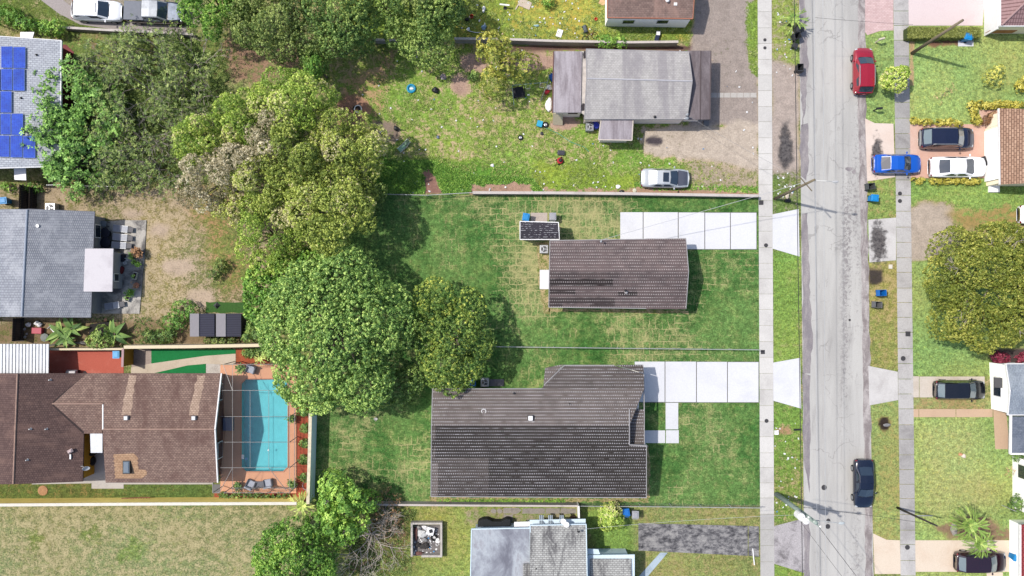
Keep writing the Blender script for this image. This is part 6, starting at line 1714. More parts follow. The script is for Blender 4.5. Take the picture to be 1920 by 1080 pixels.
    # registration plate holder and wiper line
    m = MB(); m.box(x0 + .02, 0, zb0 + .005, .07, w * 1.25, .02); m.build('wiper', black_p, root, world=False)
    return root
whitep = paint_m('white_paint', c(250, 250, 252, 1.3)); silver = paint_m('silver_paint', c(216, 220, 222), .3, .2); darkhood = paint_m('grey_primer', c(84, 86, 100), .6)
red = paint_m('red_paint_car', c(176, 18, 44)); navy = paint_m('navy_paint', c(22, 28, 58)); bluep = paint_m('blue_paint', c(10, 100, 216)); blackp = paint_m('black_paint', c(18, 18, 26)); maroon = paint_m('maroon_black_paint', c(44, 18, 34))
inky = paint_m('inky_paint', c(14, 24, 48))
sheen = glassy('glare_glass', c(214, 214, 216), .12)  # white glare on a rear window, put into the glass colour
car('suv', "white crossover with sunroof on the curved drive, top left", 'car', 182, 20, R(-2), 4.75, 1.95, 'suv', whitep, sunroof=glassy('sunroof_grey', c(176, 178, 184), .2), H=1.66)
pk = car('pickup', "black pickup truck with grey bed cover half under trees, top left", 'pickup', 290, 23, R(-2), 5.7, 2.05, 'pickup', blackp, roof=plain('peeling_roof', c(186, 190, 196), .5, .1, .4, .3, 3), hood=plain('peeled_hood', c(150, 160, 176), .5, .1, .4, .4, 3), glass=carglass)
m = MB(); m.box(-1.86, 0, 1.09, 1.9, 1.82, .06); m.build('bed_cover', plain('bed_cover', c(128, 132, 142), .7), pk, world=False, bevel=.02)
car('sedan', "silver sedan with mismatched dark grey hood on the weeds", 'car', 1247, 334, R(-1), 4.65, 1.85, 'sedan', silver, hood=darkhood, rear_glass=sheen, sunroof=win_glass)
car('suv', "red hatchback crossover parked at the kerb by the small round tree", 'car', 1619, 133, R(90), 4.4, 1.9, 'suv', red, rails=True, H=1.62)
car('van', "dark navy van on the terracotta drive beside the yellow border", 'van', 1776, 259, R(0), 5.15, 2.05, 'suv', navy, rails=True, glass=carglass_pale, H=1.78, chrome=True)
car('sedan', "bright blue sedan straddling the right pavement", 'car', 1682, 307, R(0), 4.6, 1.85, 'sedan', bluep, spoiler=True)
car('sedan', "long white sedan nosing up to the garage of the tan-tiled house", 'car', 1796, 313, R(0), 5.4, 2.0, 'sedan', whitep, glass=carglass)
car('suv', "black car on the sand-coloured drive by the slate-roofed white house", 'car', 1800, 731, R(0), 4.85, 1.88, 'suv', blackp, glass=carglass_pale, H=1.6)
car('sedan', "dark navy sedan parked facing down the street by the right verge", 'car', 1620, 907, R(-90), 4.65, 1.9, 'sedan', inky)
car('suv', "maroon-black car half under the feathery palm on the cream drive", 'car', 1839, 1054, R(0), 4.85, 1.95, 'suv', maroon, H=1.62, glass=carglass_pale)
car('sedan', "white car barely in frame at the right edge above the olive tree", 'car', 1956, 402, R(0), 4.6, 1.85, 'sedan', whitep)
m = MB(); p = W(1845, 302, .3); m.box(p.x, p.y, .02, .30, .9, .5, R(18)); m.build('wall_box', black_p, None)
o = bpy.data.objects['wall_box']; tag(o, "small black box lying between the white sedan and the garage", 'box')
# ------------------------------------------------------------------ walls and fences
def wall(label, pts, h, t, mat, top=None, name='low_wall', cat='wall', group=None, cap=.03, seg=None):
    """masonry wall along pixel points measured at its top"""
    P = [W(x, y, h) for x, y in pts]
    b = P[0]; root = thing(name, label, cat, (b.x, b.y, 0), 0, group)
    for nm, z0, z1, tt, mt in (('wall', -.1, h - cap, t, mat), ('coping', h - cap, h, t + .04, top or mat)):
        m = MB(); L_, R_ = [], []
        for i, p in enumerate(P):
            d = (P[min(i + 1, len(P) - 1)] - P[max(i - 1, 0)]); d.z = 0; d.normalize(); s = Vector((-d.y, d.x, 0)) * tt / 2
            L_.append(p + s); R_.append(p - s)
        m.prism([(p.x, p.y) for p in L_] + [(p.x, p.y) for p in R_[::-1]], z0, z1); m.build(nm, mt, root)
    return root
conc_w = concrete('block_wall', c(176, 170, 166), c(122, 116, 112), .6, .9, .22)
conc_t = concrete('wall_top', c(222, 212, 204), c(176, 166, 160), .6, .8, .15)
wall("long low grey wall between the weedy plot and the upper turf", [(886, 361), (1040, 361.5), (1180, 363), (1300, 365), (1422, 367)], .9, .22, conc_w, conc_t)
wall("low grey wall behind the flat grey house, broken by bushes", [(852, 72), (940, 73), (1040, 76.5), (1180, 79), (1272, 78)], 1.2, .18, conc_w, conc_t)
wall("short low wall piece between the dark trees at the top", [(698, 74), (742, 75)], 1.0, .16, conc_w, conc_t)
wall("low pale wall along the curved drive below the white crossover", [(117, 51), (200, 56), (290, 60), (362, 64)], .8, .18, conc_w, conc_t)
wall("long low grey wall south of the charcoal-roofed house", [(600, 945), (700, 946.5), (900, 948), (1084, 949)], 1.1, .14, conc_w, conc_t)
cream_t = plain('cream_coping', c(244, 226, 190), .85, amt=.08)
yel_w = plain('yellow_render', c(254, 222, 130, 1.02), .88, amt=.14, scale=2)
wall("yellow garden wall with white top along the field at lower left", [(-150, 948), (0, 947), (300, 945), (556, 944)], 1.9, .24, yel_w, plain('white_coping', c(246, 240, 226), .85))
wall("cream-topped wall above the green artificial turf strip", [(232, 651), (350, 650), (512, 647)], 1.9, .26, plain('dim_cream', c(214, 196, 172), .88), cream_t)
wall("thinner cream wall along the red painted patio", [(92, 655), (231, 654.5)], 1.5, .14, plain('dim_cream2', c(214, 190, 164), .88), cream_t)
wall("pale blue-sided wall between the pool bed and the turf", [(582, 770), (580, 850), (577, 945)], 2.0, .26, plain('blue_side', c(206, 230, 238, 1.2), .85, amt=.06), plain('stained_cream', c(240, 228, 198), .88, amt=.3, scale=3))
b = W(231, 672, 1.9); root = thing('garden_wall', "ochre wall with mauve top closing the red painted patio", 'wall', (b.x, b.y, 0))
m = MB(); m.prism([XY(229, 655, 1.9), XY(233, 655, 1.9), XY(232, 687, 1.9), XY(228, 687, 1.9)], -.1, 1.88); m.build('wall', yellow_wall, root)
m = MB(); m.prism([XY(228.4, 654, 1.9), XY(232.6, 654, 1.9), XY(231.6, 688, 1.9), XY(227.4, 688, 1.9)], 1.881, 1.93); m.build('coping', plain('mauve_coping', c(196, 160, 160), .88), root)

link = sheer('chain_link', c(190, 192, 194), .80)
galv = plain('galvanised', c(206, 208, 208), .5, .3)
def chain_fence(label, pts, h, every=3.0, posts=True, mat=None, rail=None, r_=.03):
    P = [W(x, y, h) for x, y in pts]
    root = thing('chain_link_fence', label, 'fence', (P[0].x, P[0].y, 0), 0)
    m = MB(); m.tube(P, r_, 6); m.build('top_rail', rail or galv, root)
    m = MB()
    for a, b in zip(P, P[1:]): m.poly([(a.x, a.y, .03), (b.x, b.y, .03), (b.x, b.y, h), (a.x, a.y, h)])
    m.build('wire_mesh', mat or link, root)
    L = 0; 
    for a, b in zip(P, P[1:]):
        d = (b - a).length; k = max(1, round(d / every))
        for i in range(k):
            p = a.lerp(b, i / k); m = MB(); m.tube([(p.x, p.y, -.1), (p.x, p.y, h + .06)], .035, 6); m.build('post', rail or galv, root)
    return root
chain_fence("thin pale chain-link fence dividing the two turf plots", [(918, 650), (1160, 653), (1426, 656)], 1.2, r_=.035)
chain_fence("chain-link fence from the low wall to the pale pavement, bottom", [(1084, 949), (1260, 950.5), (1428, 952.5)], 1.2, r_=.035)
chain_fence("leaning thin fence along the dry yard below the vine trees", [(88, 347), (120, 346), (170, 349), (214, 350)], .9, 2.4)
chain_fence("short gate-like fence beside the red-roofed house", [(1896, 955), (1911, 961)], 1.4, 1.2)
chain_fence("thin fence along the weedy plot under the creeper, left of the low wall", [(722, 364), (800, 366), (886, 361)], 1.0, 2.6)
wood_d = NT('dark_wood', .9, .15); x_, y_, z_ = wood_d.xyz()
wood_d.color(wood_d.mix(wood_d.math('LESS_THAN', wood_d.math('FRACT', wood_d.math('DIVIDE', y_, .16)), .15), wood_d.vary(c(78, 70, 66), 5, .3), c(34, 30, 30)))
def board_fence(label, x0, y0, x1, y1, h, t=.08):
    a, b = W(x0, y0, h), W(x1, y1, h); root = thing('board_fence', label, 'fence', (a.x, a.y, 0))
    d = b - a; L = d.length; rz = math.atan2(d.y, d.x); k = max(2, int(L / .16))
    m = MB()
    for i in range(k):
        p = a.lerp(b, (i + .5) / k); m.box(p.x, p.y, 0, L / k * .93, t * .4, h, rz)
    m.build('boards', wood_d.m, root)
    for i in (0, 1):
        p = a.lerp(b, .5); m = MB(); m.box(p.x + .05, p.y, .4 + i * (h - .8), L, t, .09, rz); m.build('rail', wood_d.m, root)
board_fence("dark board fence beside the blue bin at the left edge", 36, 346, 35, 392, 1.7)
board_fence("second dark board fence piece near the blue bin, further right", 55, 350, 54, 390, 1.2)
board_fence("dark board fence below the grey-blue house", 24, 597, 22, 640, 1.7)
struct(sheet('deck', rect(40, 346, 55, 392), .03, wood_d.m)); struct(sheet('deck', rect(24, 598, 45, 640), .03, wood_d.m))
wall("white fence panel beside the rubbish corner of the pale grey house", [(1085, 949), (1086, 982)], 1.5, .12, trim_w, trim_w, 'fence_panel', 'fence')

# ------------------------------------------------------------------ ground slabs of the pool house
deck_m = concrete('pool_deck', c(236, 176, 140, 1.7), c(214, 152, 120, 1.7), .5, .4, .1)
m = MB(); out = [(414, 684), (556, 684), (556, 924), (414, 924)]
zt = .10
ins = [XY(*p) for p in POOL]; ou = [XY(*p) for p in out]
def ringslab(m, outer, inner, z0, z1):
    o4 = [outer[3], outer[0], outer[1], outer[2]]
    # split in four trapezia between the outer corners and the inner octagon
    A = [outer[0], outer[1], inner[2], inner[1]]; B = [outer[1], outer[2], inner[4], inner[3], inner[2]]
    C_ = [outer[2], outer[3], inner[6], inner[5], inner[4]]; D_ = [outer[3], outer[0], inner[1], inner[0], inner[7], inner[6]]
    for q in (A, B, C_, D_): m.prism(q, z0, z1)
ringslab(m, ou, ins, -.05, zt)
struct(m.build('pool_deck', deck_m))
b = W(497, 797, 0); pool = thing('swimming_pool', "turquoise swimming pool with curved corner steps inside the screen cage", 'pool', (b.x, b.y, 0))
plas = NT('pool_plaster', .6, .3); plas.color(plas.vary(c(136, 210, 216, 1.45), 1.6, .08))
m = MB(); n8 = len(ins)
V = [(x, y, zt - .02) for x, y in ins] + [(x, y, -.8) for x, y in ins]
m.add(V, [(i, n8 + i, n8 + (i + 1) % n8, (i + 1) % n8) for i in range(n8)] + [tuple(range(n8, 2 * n8))]); m.build('basin', plas.m, pool)
wat = NT('pool_water', .04, .5)
gl = wat.t.nodes.new('ShaderNodeBsdfGlossy'); gl.inputs['Roughness'].default_value = .04
tr = wat.t.nodes.new('ShaderNodeBsdfTransparent'); tr.inputs[0].default_value = (.72, .93, .95, 1)
fr = wat.t.nodes.new('ShaderNodeFresnel'); fr.inputs[0].default_value = 1.33
mx = wat.t.nodes.new('ShaderNodeMixShader'); wat.t.links.new(fr.outputs[0], mx.inputs[0]); wat.t.links.new(tr.outputs[0], mx.inputs[1]); wat.t.links.new(gl.outputs[0], mx.inputs[2]); wat.t.links.new(mx.outputs[0], wat.out.inputs[0])
bm_ = wat.t.nodes.new('ShaderNodeBump'); bm_.inputs['Strength'].default_value = .12; wat.t.links.new(wat.noise(3, 3, .5), bm_.inputs['Height']); wat.t.links.new(bm_.outputs[0], gl.inputs['Normal']); wat.t.links.new(bm_.outputs[0], fr.inputs['Normal'])
m = MB(); m.poly([(x, y, zt - .09) for x, y in ins][::-1]); m.build('water', wat.m, pool)
cop = plain('coping_pink', c(226, 160, 128), .85)
P = [Vector((x, y, zt + .012)) for x, y in ins]
for i in range(n8):
    m = MB(); m.tube([P[i], P[(i + 1) % n8]], .06, 6); m.build('coping', cop, pool)
for k_, (r_, z_) in enumerate(((2.0, -.6), (1.55, -.42), (1.1, -.25), (.7, -.1))):
    m = MB(); ce = XY(518, 711, 0); q = [(ce[0] + r_ * .95 * math.cos(a), ce[1] + r_ * .9 * math.sin(a)) for a in [math.pi + math.pi * i / 14 for i in range(15)]]
    q = [(min(x, XY(540.5, 0)[0]), y) for x, y in q]
    m.prism(q, -.78, z_); m.build('step', plas.m, pool)
m = MB(); p = W(456, 856, 0); m.box(p.x, p.y, .02, .22, .42, .12); m.build('skimmer', trim_w, pool)
m = MB(); p = W(462, 860, 0); m.lathe([(.12, 0), (.12, .06), (.05, .09)], p.x, p.y, .0, 12); tag(m.build('pool_float', plain('float_blue', c(120, 190, 240), .5)), "small pale blue float at the left side of the pool", 'float')
m = MB(); p = W(503.5, 844, 0); m.lathe([(.06, -.03), (.09, 0), (.06, .04)], p.x, p.y, .03, 10); tag(m.build('pool_float', trim_w), "tiny white float in the middle of the pool", 'float')

# screen cage
b = W(403, 924, 0); cage = thing('pool_cage', "white-framed screen cage over the pool with slanted corner bars", 'pool cage', (b.x, b.y, 0))
alu = plain('cage_frame', c(168, 164, 160), .45, .1)
screen = sheer('screen_mesh', c(110, 112, 114), .91)
ZE, ZR = 2.7, 3.3
gxs = [(420, ZE), (436, ZR), (469, ZR), (504, ZR), (543, ZE)]; gys = [(683, ZE), (732, ZR), (781, ZR), (829, ZR), (877, ZR), (924, ZE)]
def gpt(i, j): 
    z = min(gxs[i][1], gys[j][1]); return W(gxs[i][0] - (8 if i == 0 and 0 < j < 5 else 0), gys[j][0], z)
def bar(a, b_, r_=.022, nm='beam'): m = MB(); m.tube([a, b_], r_, 6); m.build(nm, alu, cage)
for j in range(6): 
    m = MB(); m.tube([gpt(i, j) for i in range(5)], .022, 6); m.build('beam', alu, cage)
for i in range(1, 5):
    js = range(1, 5) if i in (2, 3) else range(0, 6)
    m = MB(); m.tube([gpt(i, j) for j in js], .02, 6); m.build('beam', alu, cage)
bar(gpt(1, 1), W(418, 683, ZE), .025, 'brace'); bar(gpt(1, 4), W(411, 924, ZE), .025, 'brace'); bar(gpt(3, 4), W(537, 920, ZE), .03, 'brace')
for j in range(6):
    t_ = gpt(4, j); bar(Vector((t_.x, t_.y, 0)), t_, .04, 'post')
for i in (0, 1, 2, 3):
    for j in (0, 5):
        t_ = gpt(i, j); bar(Vector((t_.x, t_.y, 0)), t_, .04, 'post')
for zz in (1.0,):
    bar(Vector((gpt(0, 5).x, gpt(0, 5).y, zz)), Vector((gpt(4, 5).x, gpt(4, 5).y, zz)), .03); bar(Vector((gpt(4, 0).x, gpt(4, 0).y, zz)), Vector((gpt(4, 5).x, gpt(4, 5).y, zz)), .03)
m = MB()
for i in range(4):
    for j in range(5): m.poly([gpt(i, j), gpt(i, j + 1), gpt(i + 1, j + 1), gpt(i + 1, j)])
m.build('roof_screen', screen, cage)
m = MB()
for (i0, j0), (i1, j1) in (((4, 0), (4, 5)), ((0, 5), (4, 5)), ((0, 0), (4, 0))):
    n_ = 5 if i0 == i1 else 4
    for k_ in range(n_):
        a = gpt(i0, j0 + k_) if i0 == i1 else gpt(k_, j0); b2 = gpt(i0, j0 + k_ + 1) if i0 == i1 else gpt(k_ + 1, j0)
        m.poly([(a.x, a.y, .12), (b2.x, b2.y, .12), b2, a])
m.build('side_screen', screen, cage)
m = MB(); m.tube([W(399, 905, ZE), W(399, 924, ZE), W(412, 924, ZE)], .04, 6); m.build('beam', alu, cage)
p = W(399, 924, ZE); bar(Vector((p.x, p.y, 0)), p, .04, 'post'); p = W(399, 905, ZE); bar(Vector((p.x, p.y, 0)), p, .04, 'post')
struct(sheet('patio', [(399, 908), (414, 908), (414, 924), (399, 924)], .05, plain('dim_slab', c(130, 128, 128), .9)))
# furniture on the pool deck
cloth = plain('pale_cover', c(196, 200, 212), .85, amt=.1); gcl = plain('grey_cloth', c(128, 128, 136), .9)
def lounge_chair(label, px, py, rz, col, group=None, z=.1):
    p = W(px, py, .5); root = thing('armchair', label, 'chair', (p.x, p.y, z), rz, group)
    m = MB(); m.box(0, 0, .12, .7, .7, .28); m.build('seat', col, root, world=False, bevel=.05)
    m = MB(); m.box(-.36, 0, .12, .16, .78, .75); m.build('backrest', col, root, world=False, bevel=.05)
    for s_ in (-1, 1): m = MB(); m.box(0, s_ * .38, .12, .7, .12, .45); m.build('armrest', gcl, root, world=False, bevel=.04)
    for a, b_ in ((-.32, -.36), (.32, -.36), (.32, .36), (-.32, .36)): m = MB(); m.box(a, b_, 0, .06, .06, .13); m.build('leg', dark_metal, root, world=False)
    return root
lounge_chair("pale cushioned armchair left of two at the foot of the pool", 470, 908, R(65), cloth, 'armchairs on the pool deck')
lounge_chair("pale cushioned armchair right of two at the foot of the pool", 502, 906, R(100), cloth, 'armchairs on the pool deck')
lounge_chair("pale armchair at the top end of the pool in the corner", 470, 693, R(-110), cloth, 'armchairs on the pool deck')
def round_table(label, px, py, r_, h, mat, top_name='tabletop', z=.1):
    p = W(px, py, h); root = thing('table', label, 'table', (p.x, p.y, z))
    m = MB(); m.lathe([(r_ * .96, h - .04), (r_, h - .02), (r_, h), (r_ * .96, h + .01)], 0, 0, 0, 20); m.build(top_name, mat, root, world=False)
    m = MB(); m.lathe([(.28, 0), (.28, .03), (.05, .06), (.05, h - .04)], 0, 0, 0, 12); m.build('pedestal', dark_metal, root, world=False)
    return root
p = W(486, 908, .35); root = thing('table', "low grey cloth-draped table between the two pale armchairs", 'table', (p.x, p.y, .1))
m = MB(); m.box(0, 0, .32, .8, .6, .05); m.build('tabletop', gcl, root, world=False, bevel=.03)
for a, b_ in ((-.3, -.2), (.3, -.2), (.3, .2), (-.3, .2)): m = MB(); m.box(a, b_, 0, .06, .06, .33); m.build('leg', dark_metal, root, world=False)
p = W(427, 795, .5); root = thing('covered_bench', "grey-blue covered bench at the left side of the pool", 'bench', (p.x, p.y, .1))
m = MB(); m.box(0, 0, .05, 1.0, 1.4, .5, 0, .5, .85, .9); m.build('cover', plain('bluish_cover', c(128, 134, 162), .85), root, world=False, bevel=.06)
m = MB(); m.box(.45, 0, .03, .12, 1.2, .5); m.build('side', gcl, root, world=False, bevel=.03)
fern = [("dark potted plant by the lower left corner of the pool deck", 447, 910), ("dark potted plant by the upper left corner of the pool deck", 452, 690), ("dark potted plant on the right side of the pool deck, near the middle", 549, 784), ("dark potted plant in the lower right corner of the pool deck", 548, 908)]
def potted(label, px, py, r_=.3, h=.4, leaf='deep', pot=None, n=40, L=.3, seed=0, z=.1, square=None, group=None):
    p = W(px, py, h); root = thing('potted_plant', label, 'plant', (p.x, p.y, z), 0, group)
    m = MB()
    if square: m.box(0, 0, 0, square[0], square[1], h, square[2], .5, 1.1, 1.1)
    else: m.lathe([(r_ * .6, 0), (r_ * .9, h * .9), (r_, h * .9), (r_, h), (r_ * .86, h), (r_ * .8, h * .85)], 0, 0, 0, 16)
    m.build('pot', pot or black_p, root, world=False)
    if square:
        m = MB(); m.box(0, 0, h, square[0] * .9, square[1] * .9, .012, square[2]); m.build('soil', plain('soil', c(62, 52, 48), .95), root, world=False)
    if n:
        r = np.random.default_rng(seed + 900); P = np.stack([r.normal(0, r_ * .55, n), r.normal(0, r_ * .55, n), h + np.abs(r.normal(.1, .12, n))], 1)
        V, T = leaf_quads(P, np.tile([[0, 0, 1.]], (n, 1)), np.clip(r.normal(.45, .22, n), 0, 1), 5, L, L * .4, r, 0, 1)
        np_mesh('foliage', V, 4, LEAF[leaf], root, T)
    return root
for i, (lb, px, py) in enumerate(fern): potted(lb, px, py, .28, .35, 'deep', None, 26, .32, i, group='pots on the pool deck')
m = MB(); p = W(574, 912, .3); m.ring(.42, .025, p.x, p.y, .04, 24, 6); tag(m.build('hose_coil', plain('hose_white', c(206, 196, 206), .6)), "coiled pale hose on the red mulch by the wall corner", 'hose')
# side court: red patio, turf strip, sandy path
redp = concrete('red_patio_paint', c(204, 108, 90), c(228, 150, 132), .7, .5, .12)
struct(sheet('patio', rect(90, 657, 232, 701), .03, redp))
struct(sheet('paving', rect(247, 655, 284, 701), .03, concrete('brick_pavers', c(186, 168, 156), c(150, 132, 122), .5, 1.2, .25)))
turf = NT('plastic_turf', .9, .2); turf.color(turf.vary(turf.mix(turf.noise(1.2, 4, .6), c(24, 122, 62), c(36, 142, 78)), 9, .22)); turf_m = turf.m
struct(sheet('artificial_turf', [(284, 655), (442, 655), (442, 664), (386, 668), (330, 676), (284, 682)], .03, turf_m))
struct(sheet('artificial_turf', [(284, 701), (300, 696), (355, 684), (386, 681), (386, 701)], .03, turf_m))
sandp = concrete('sandy_path', c(222, 206, 184), c(196, 178, 156), .5, .6, .12)
struct(sheet('path', [(246, 689), (284, 681.5), (330, 675), (386, 667), (442, 663), (442, 684), (386, 682), (352, 685), (296, 698), (284, 701), (246, 701)], .036, sandp))
struct(sheet('paving', rect(386.5, 680, 414, 702), .028, concrete('white_pavers', c(214, 206, 196), c(172, 160, 150), .6, 1.2, .25)))
corr = NT('corrugated_white', .55, .4); x_, y_, z_ = corr.xyz()
fx = corr.math('FRACT', corr.math('DIVIDE', x_, .325))
corr.color(corr.mix(corr.math('LESS_THAN', fx, .14), corr.vary(c(240, 242, 244), 1.5, .08), c(120, 122, 128)))
b = W(92, 700, 0); aw = thing('patio_roof', "white corrugated patio roof on the left edge beside the red patio", 'roof', (b.x, b.y, 0))
m = MB(); k_ = 17; x0_, x1_ = -14, 92
for i in range(k_):
    a, b2 = x0_ + (x1_ - x0_) * i / k_, x0_ + (x1_ - x0_) * (i + 1) / k_
    m.slab([W(a - .1, 645, 2.24), W(b2 + .1, 645, 2.24), W(b2 - .4, 701, 2.44), W(a - .6, 701, 2.44)], .03)
    m.slab([W(a + .9, 645, 2.31), W(b2 - .9, 645, 2.31), W(b2 - 1.4, 701, 2.51), W(a + .4, 701, 2.51)], .06)
m.build('sheeting', plain('white_sheeting', c(240, 242, 244), .6, amt=.14, scale=1.5), aw)
for px, py in ((-10, 648), (40, 648), (88, 648)): m = MB(); p = W(px, py, 2.2); m.tube([(p.x, p.y, 0), (p.x, p.y, 2.22)], .05, 6); m.build('post', trim_w, aw)
p = W(136, 698, .5); root = thing('grill', "pale covered grill against the brown house on the red patio", 'grill', (p.x, p.y, .03)); m = MB(); m.box(0, 0, .5, 1.1, .5, .35, 0, .5, .85, .6); m.build('hood', plain('grill_grey', c(190, 186, 190), .5, .3), root, world=False, bevel=.05)
for s_ in (-1, 1): m = MB(); m.box(s_ * .4, 0, 0, .08, .4, .5); m.build('leg', dark_metal, root, world=False)

# ------------------------------------------------------------------ wheeled bins
bin_blue = plain('bin_blue', c(22, 122, 214), .5, amt=.06); bin_blue2 = plain('bin_bright_blue', c(18, 150, 222), .5, amt=.06); bin_dark = plain('bin_dark', c(54, 56, 60), .6); bin_grey = plain('bin_grey', c(122, 122, 124), .6, amt=.1); bin_pale = plain('bin_pale', c(178, 178, 184), .6, amt=.08)
def wheelie(label, px, py, rz, mat, open_lid=False, group='wheeled rubbish bins', lid=None, scale=1.0):
    p = W(px, py, .55); root = thing('wheeled_bin', label, 'bin', (p.x, p.y, .01), rz, group)
    a0, b0, a1, b1, h = .24, .22, .33, .30, .98
    V = [(-a0, -b0, .04), (a0, -b0, .04), (a0, b0, .04), (-a0, b0, .04), (-a1, -b1, h), (a1, -b1, h), (a1, b1, h), (-a1, b1, h),
         (-a1 + .035, -b1 + .035, h), (a1 - .035, -b1 + .035, h), (a1 - .035, b1 - .035, h), (-a1 + .035, b1 - .035, h), (-a0 + .03, -b0 + .03, .1), (a0 - .03, -b0 + .03, .1), (a0 - .03, b0 - .03, .1), (-a0 + .03, b0 - .03, .1)]
    F = [(3, 2, 1, 0)] + [(i, (i + 1) % 4, 4 + (i + 1) % 4, 4 + i) for i in range(4)] + [(4 + i, 4 + (i + 1) % 4, 8 + (i + 1) % 4, 8 + i) for i in range(4)] + [(8 + i, 8 + (i + 1) % 4, 12 + (i + 1) % 4, 12 + i) for i in range(4)] + [(12, 13, 14, 15)]
    MB().add(V, F).build('body', mat, root, world=False, bevel=.012)
    m = MB()
    if open_lid: m.box(-a1 - .10, 0, .42, .05, .60, .62, 0); m.box(-a1 - .06, 0, 1.0, .12, .56, .04)
    else:
        m.box(.015, 0, h + .005, a1 * 2 + .07, b1 * 2 + .06, .03); m.box(.0, 0, h + .035, a1 * 1.75, b1 * 1.7, .05, 0, .5, .85, .8)
    m.build('lid', lid or mat, root, world=False, bevel=.012)
    m = MB(); m.tube([(-a1 - .03, -.2, .93), (-a1 - .12, -.2, .95), (-a1 - .12, .2, .95), (-a1 - .03, .2, .93)], .02, 6); m.build('handle', mat, root, world=False)
    for s_ in (-1, 1): m = MB(); m.lathe([(.05, -.03), (.13, -.03), (.13, .03), (.05, .03)], -.22, s_ * .27, .13, 14, axis='y'); m.build('wheel', tyre_m, root, world=False)
    if scale != 1: root.scale = (scale,) * 3
    return root
wheelie("blue bin on a white pad beside the clipped hedge", 1811, 71, R(170), bin_blue2)
wheelie("topmost dark bin by the young palm at the kerb", 1497, 56, R(0), bin_dark)
wheelie("second dark bin below the young palm at the kerb", 1493, 69, R(20), bin_dark, True)
wheelie("small dark bin on the left kerb, lowest of the upper group", 1490, 86, R(-20), bin_dark, False, scale=.7)
wheelie("dark open bin with lid thrown back alone at the left kerb", 1498, 128, R(90), bin_dark, True)
wheelie("dark grey open bin in the gutter above a blue one, below the blue sedan", 1631, 350, R(4), plain('bin_slate', c(88, 92, 92), .6), True)
wheelie("closed bright blue bin beside the dark grey open one", 1636, 372, R(-5), bin_blue2)
wheelie("open blue bin on the dry verge above a grey one", 1652, 549, R(2), bin_blue, True)
wheelie("open grey bin on the dry verge below a blue one", 1644, 571, R(-3), bin_grey, True)
wheelie("blue bin tipped against the red-roofed house", 1902, 1044, R(165), bin_blue2)
wheelie("bright blue bin behind the small black shed", 986, 408, R(80), bin_blue2)
wheelie("pale grey bin right of the concrete pad behind the black shed", 1036, 407, R(90), bin_pale)
wheelie("blue bin half hidden by the yellow-green shrub at the bottom", 1173, 959, R(100), bin_blue)
wheelie("pale grey bin right of the blue one near the yellow-green shrub", 1190, 963, R(90), bin_pale)
wheelie("blue bin at the left edge above the grey-blue house", 11, 377, R(5), bin_blue2)
wheelie("blue bin squeezed between tree and charcoal roof corner", 886, 716, R(95), bin_blue)
wheelie("light blue bin in the corner of the red patio by the ochre wall", 222, 664, R(-90), plain('bin_sky', c(90, 182, 240), .5))
pad = concrete('pad', c(206, 192, 180), c(170, 156, 146), .5, .8, .15)
struct(sheet('pad', rect(995, 399, 1026, 418), .03, pad)); struct(sheet('pad', rect(1796, 74, 1825, 87), .03, new_conc)); struct(sheet('pad', rect(918, 711, 945, 724), .04, concrete('grey_pad', c(136, 132, 138), c(100, 96, 102), .6, .9, .2)))
def ac_unit(label, px, py, s_=.8, mat=None, h=.75, group='air conditioning units'):
    p = W(px, py, h); root = thing('air_conditioner', label, 'air conditioner', (p.x, p.y, .03), 0, group)
    m = MB(); m.box(0, 0, 0, s_, s_, h); m.build('casing', mat or pale_metal, root, world=False, bevel=.03)
    m = MB(); m.lathe([(s_ * .38, 0), (s_ * .38, .015)], 0, 0, h, 20); m.build('fan_well', black_p, root, world=False)
    m = MB(); m.lathe([(s_ * .12, 0), (s_ * .1, .04), (.02, .05)], 0, 0, h + .015, 12)
    for a in range(3): m.box(s_ * .22 * math.cos(a * 2.1), s_ * .22 * math.sin(a * 2.1), h + .018, s_ * .3, s_ * .1, .01, a * 2.1)
    m.build('fan', pale_metal, root, world=False)
    m = MB()
    m.ring(s_ * .38, .012, 0, 0, h + .02, 20, 5); m.ring(s_ * .25, .007, 0, 0, h + .055, 20, 5); m.build('grille', trim_w, root, world=False)
    return root
ac_unit("white air conditioner beside the brown roof, below the black shed", 1020, 467)
ac_unit("pale air conditioner behind the charcoal-roofed house", 909, 717)
ac_unit("grey air conditioner south of the flat grey house", 1106, 238, .75, plain('ac_grey', c(150, 154, 158), .5))
ac_unit("white air conditioner behind the grey-blue house", 94, 390, .95)
m = MB(); p = W(1118, 236, .5); m.lathe([(.28, 0), (.31, .3), (.31, .6), (.28, .88), (.22, .9)], p.x, p.y, .02, 16); m.lathe([(.28, 0), (.31, .3), (.31, .6), (.28, .8)], p.x - .1, p.y + .5, .02, 16)
tag(m.build('barrel', plain('barrel_blue', c(34, 60, 190), .5)), "dark blue barrels between the air conditioner and the lean-to", 'barrel')

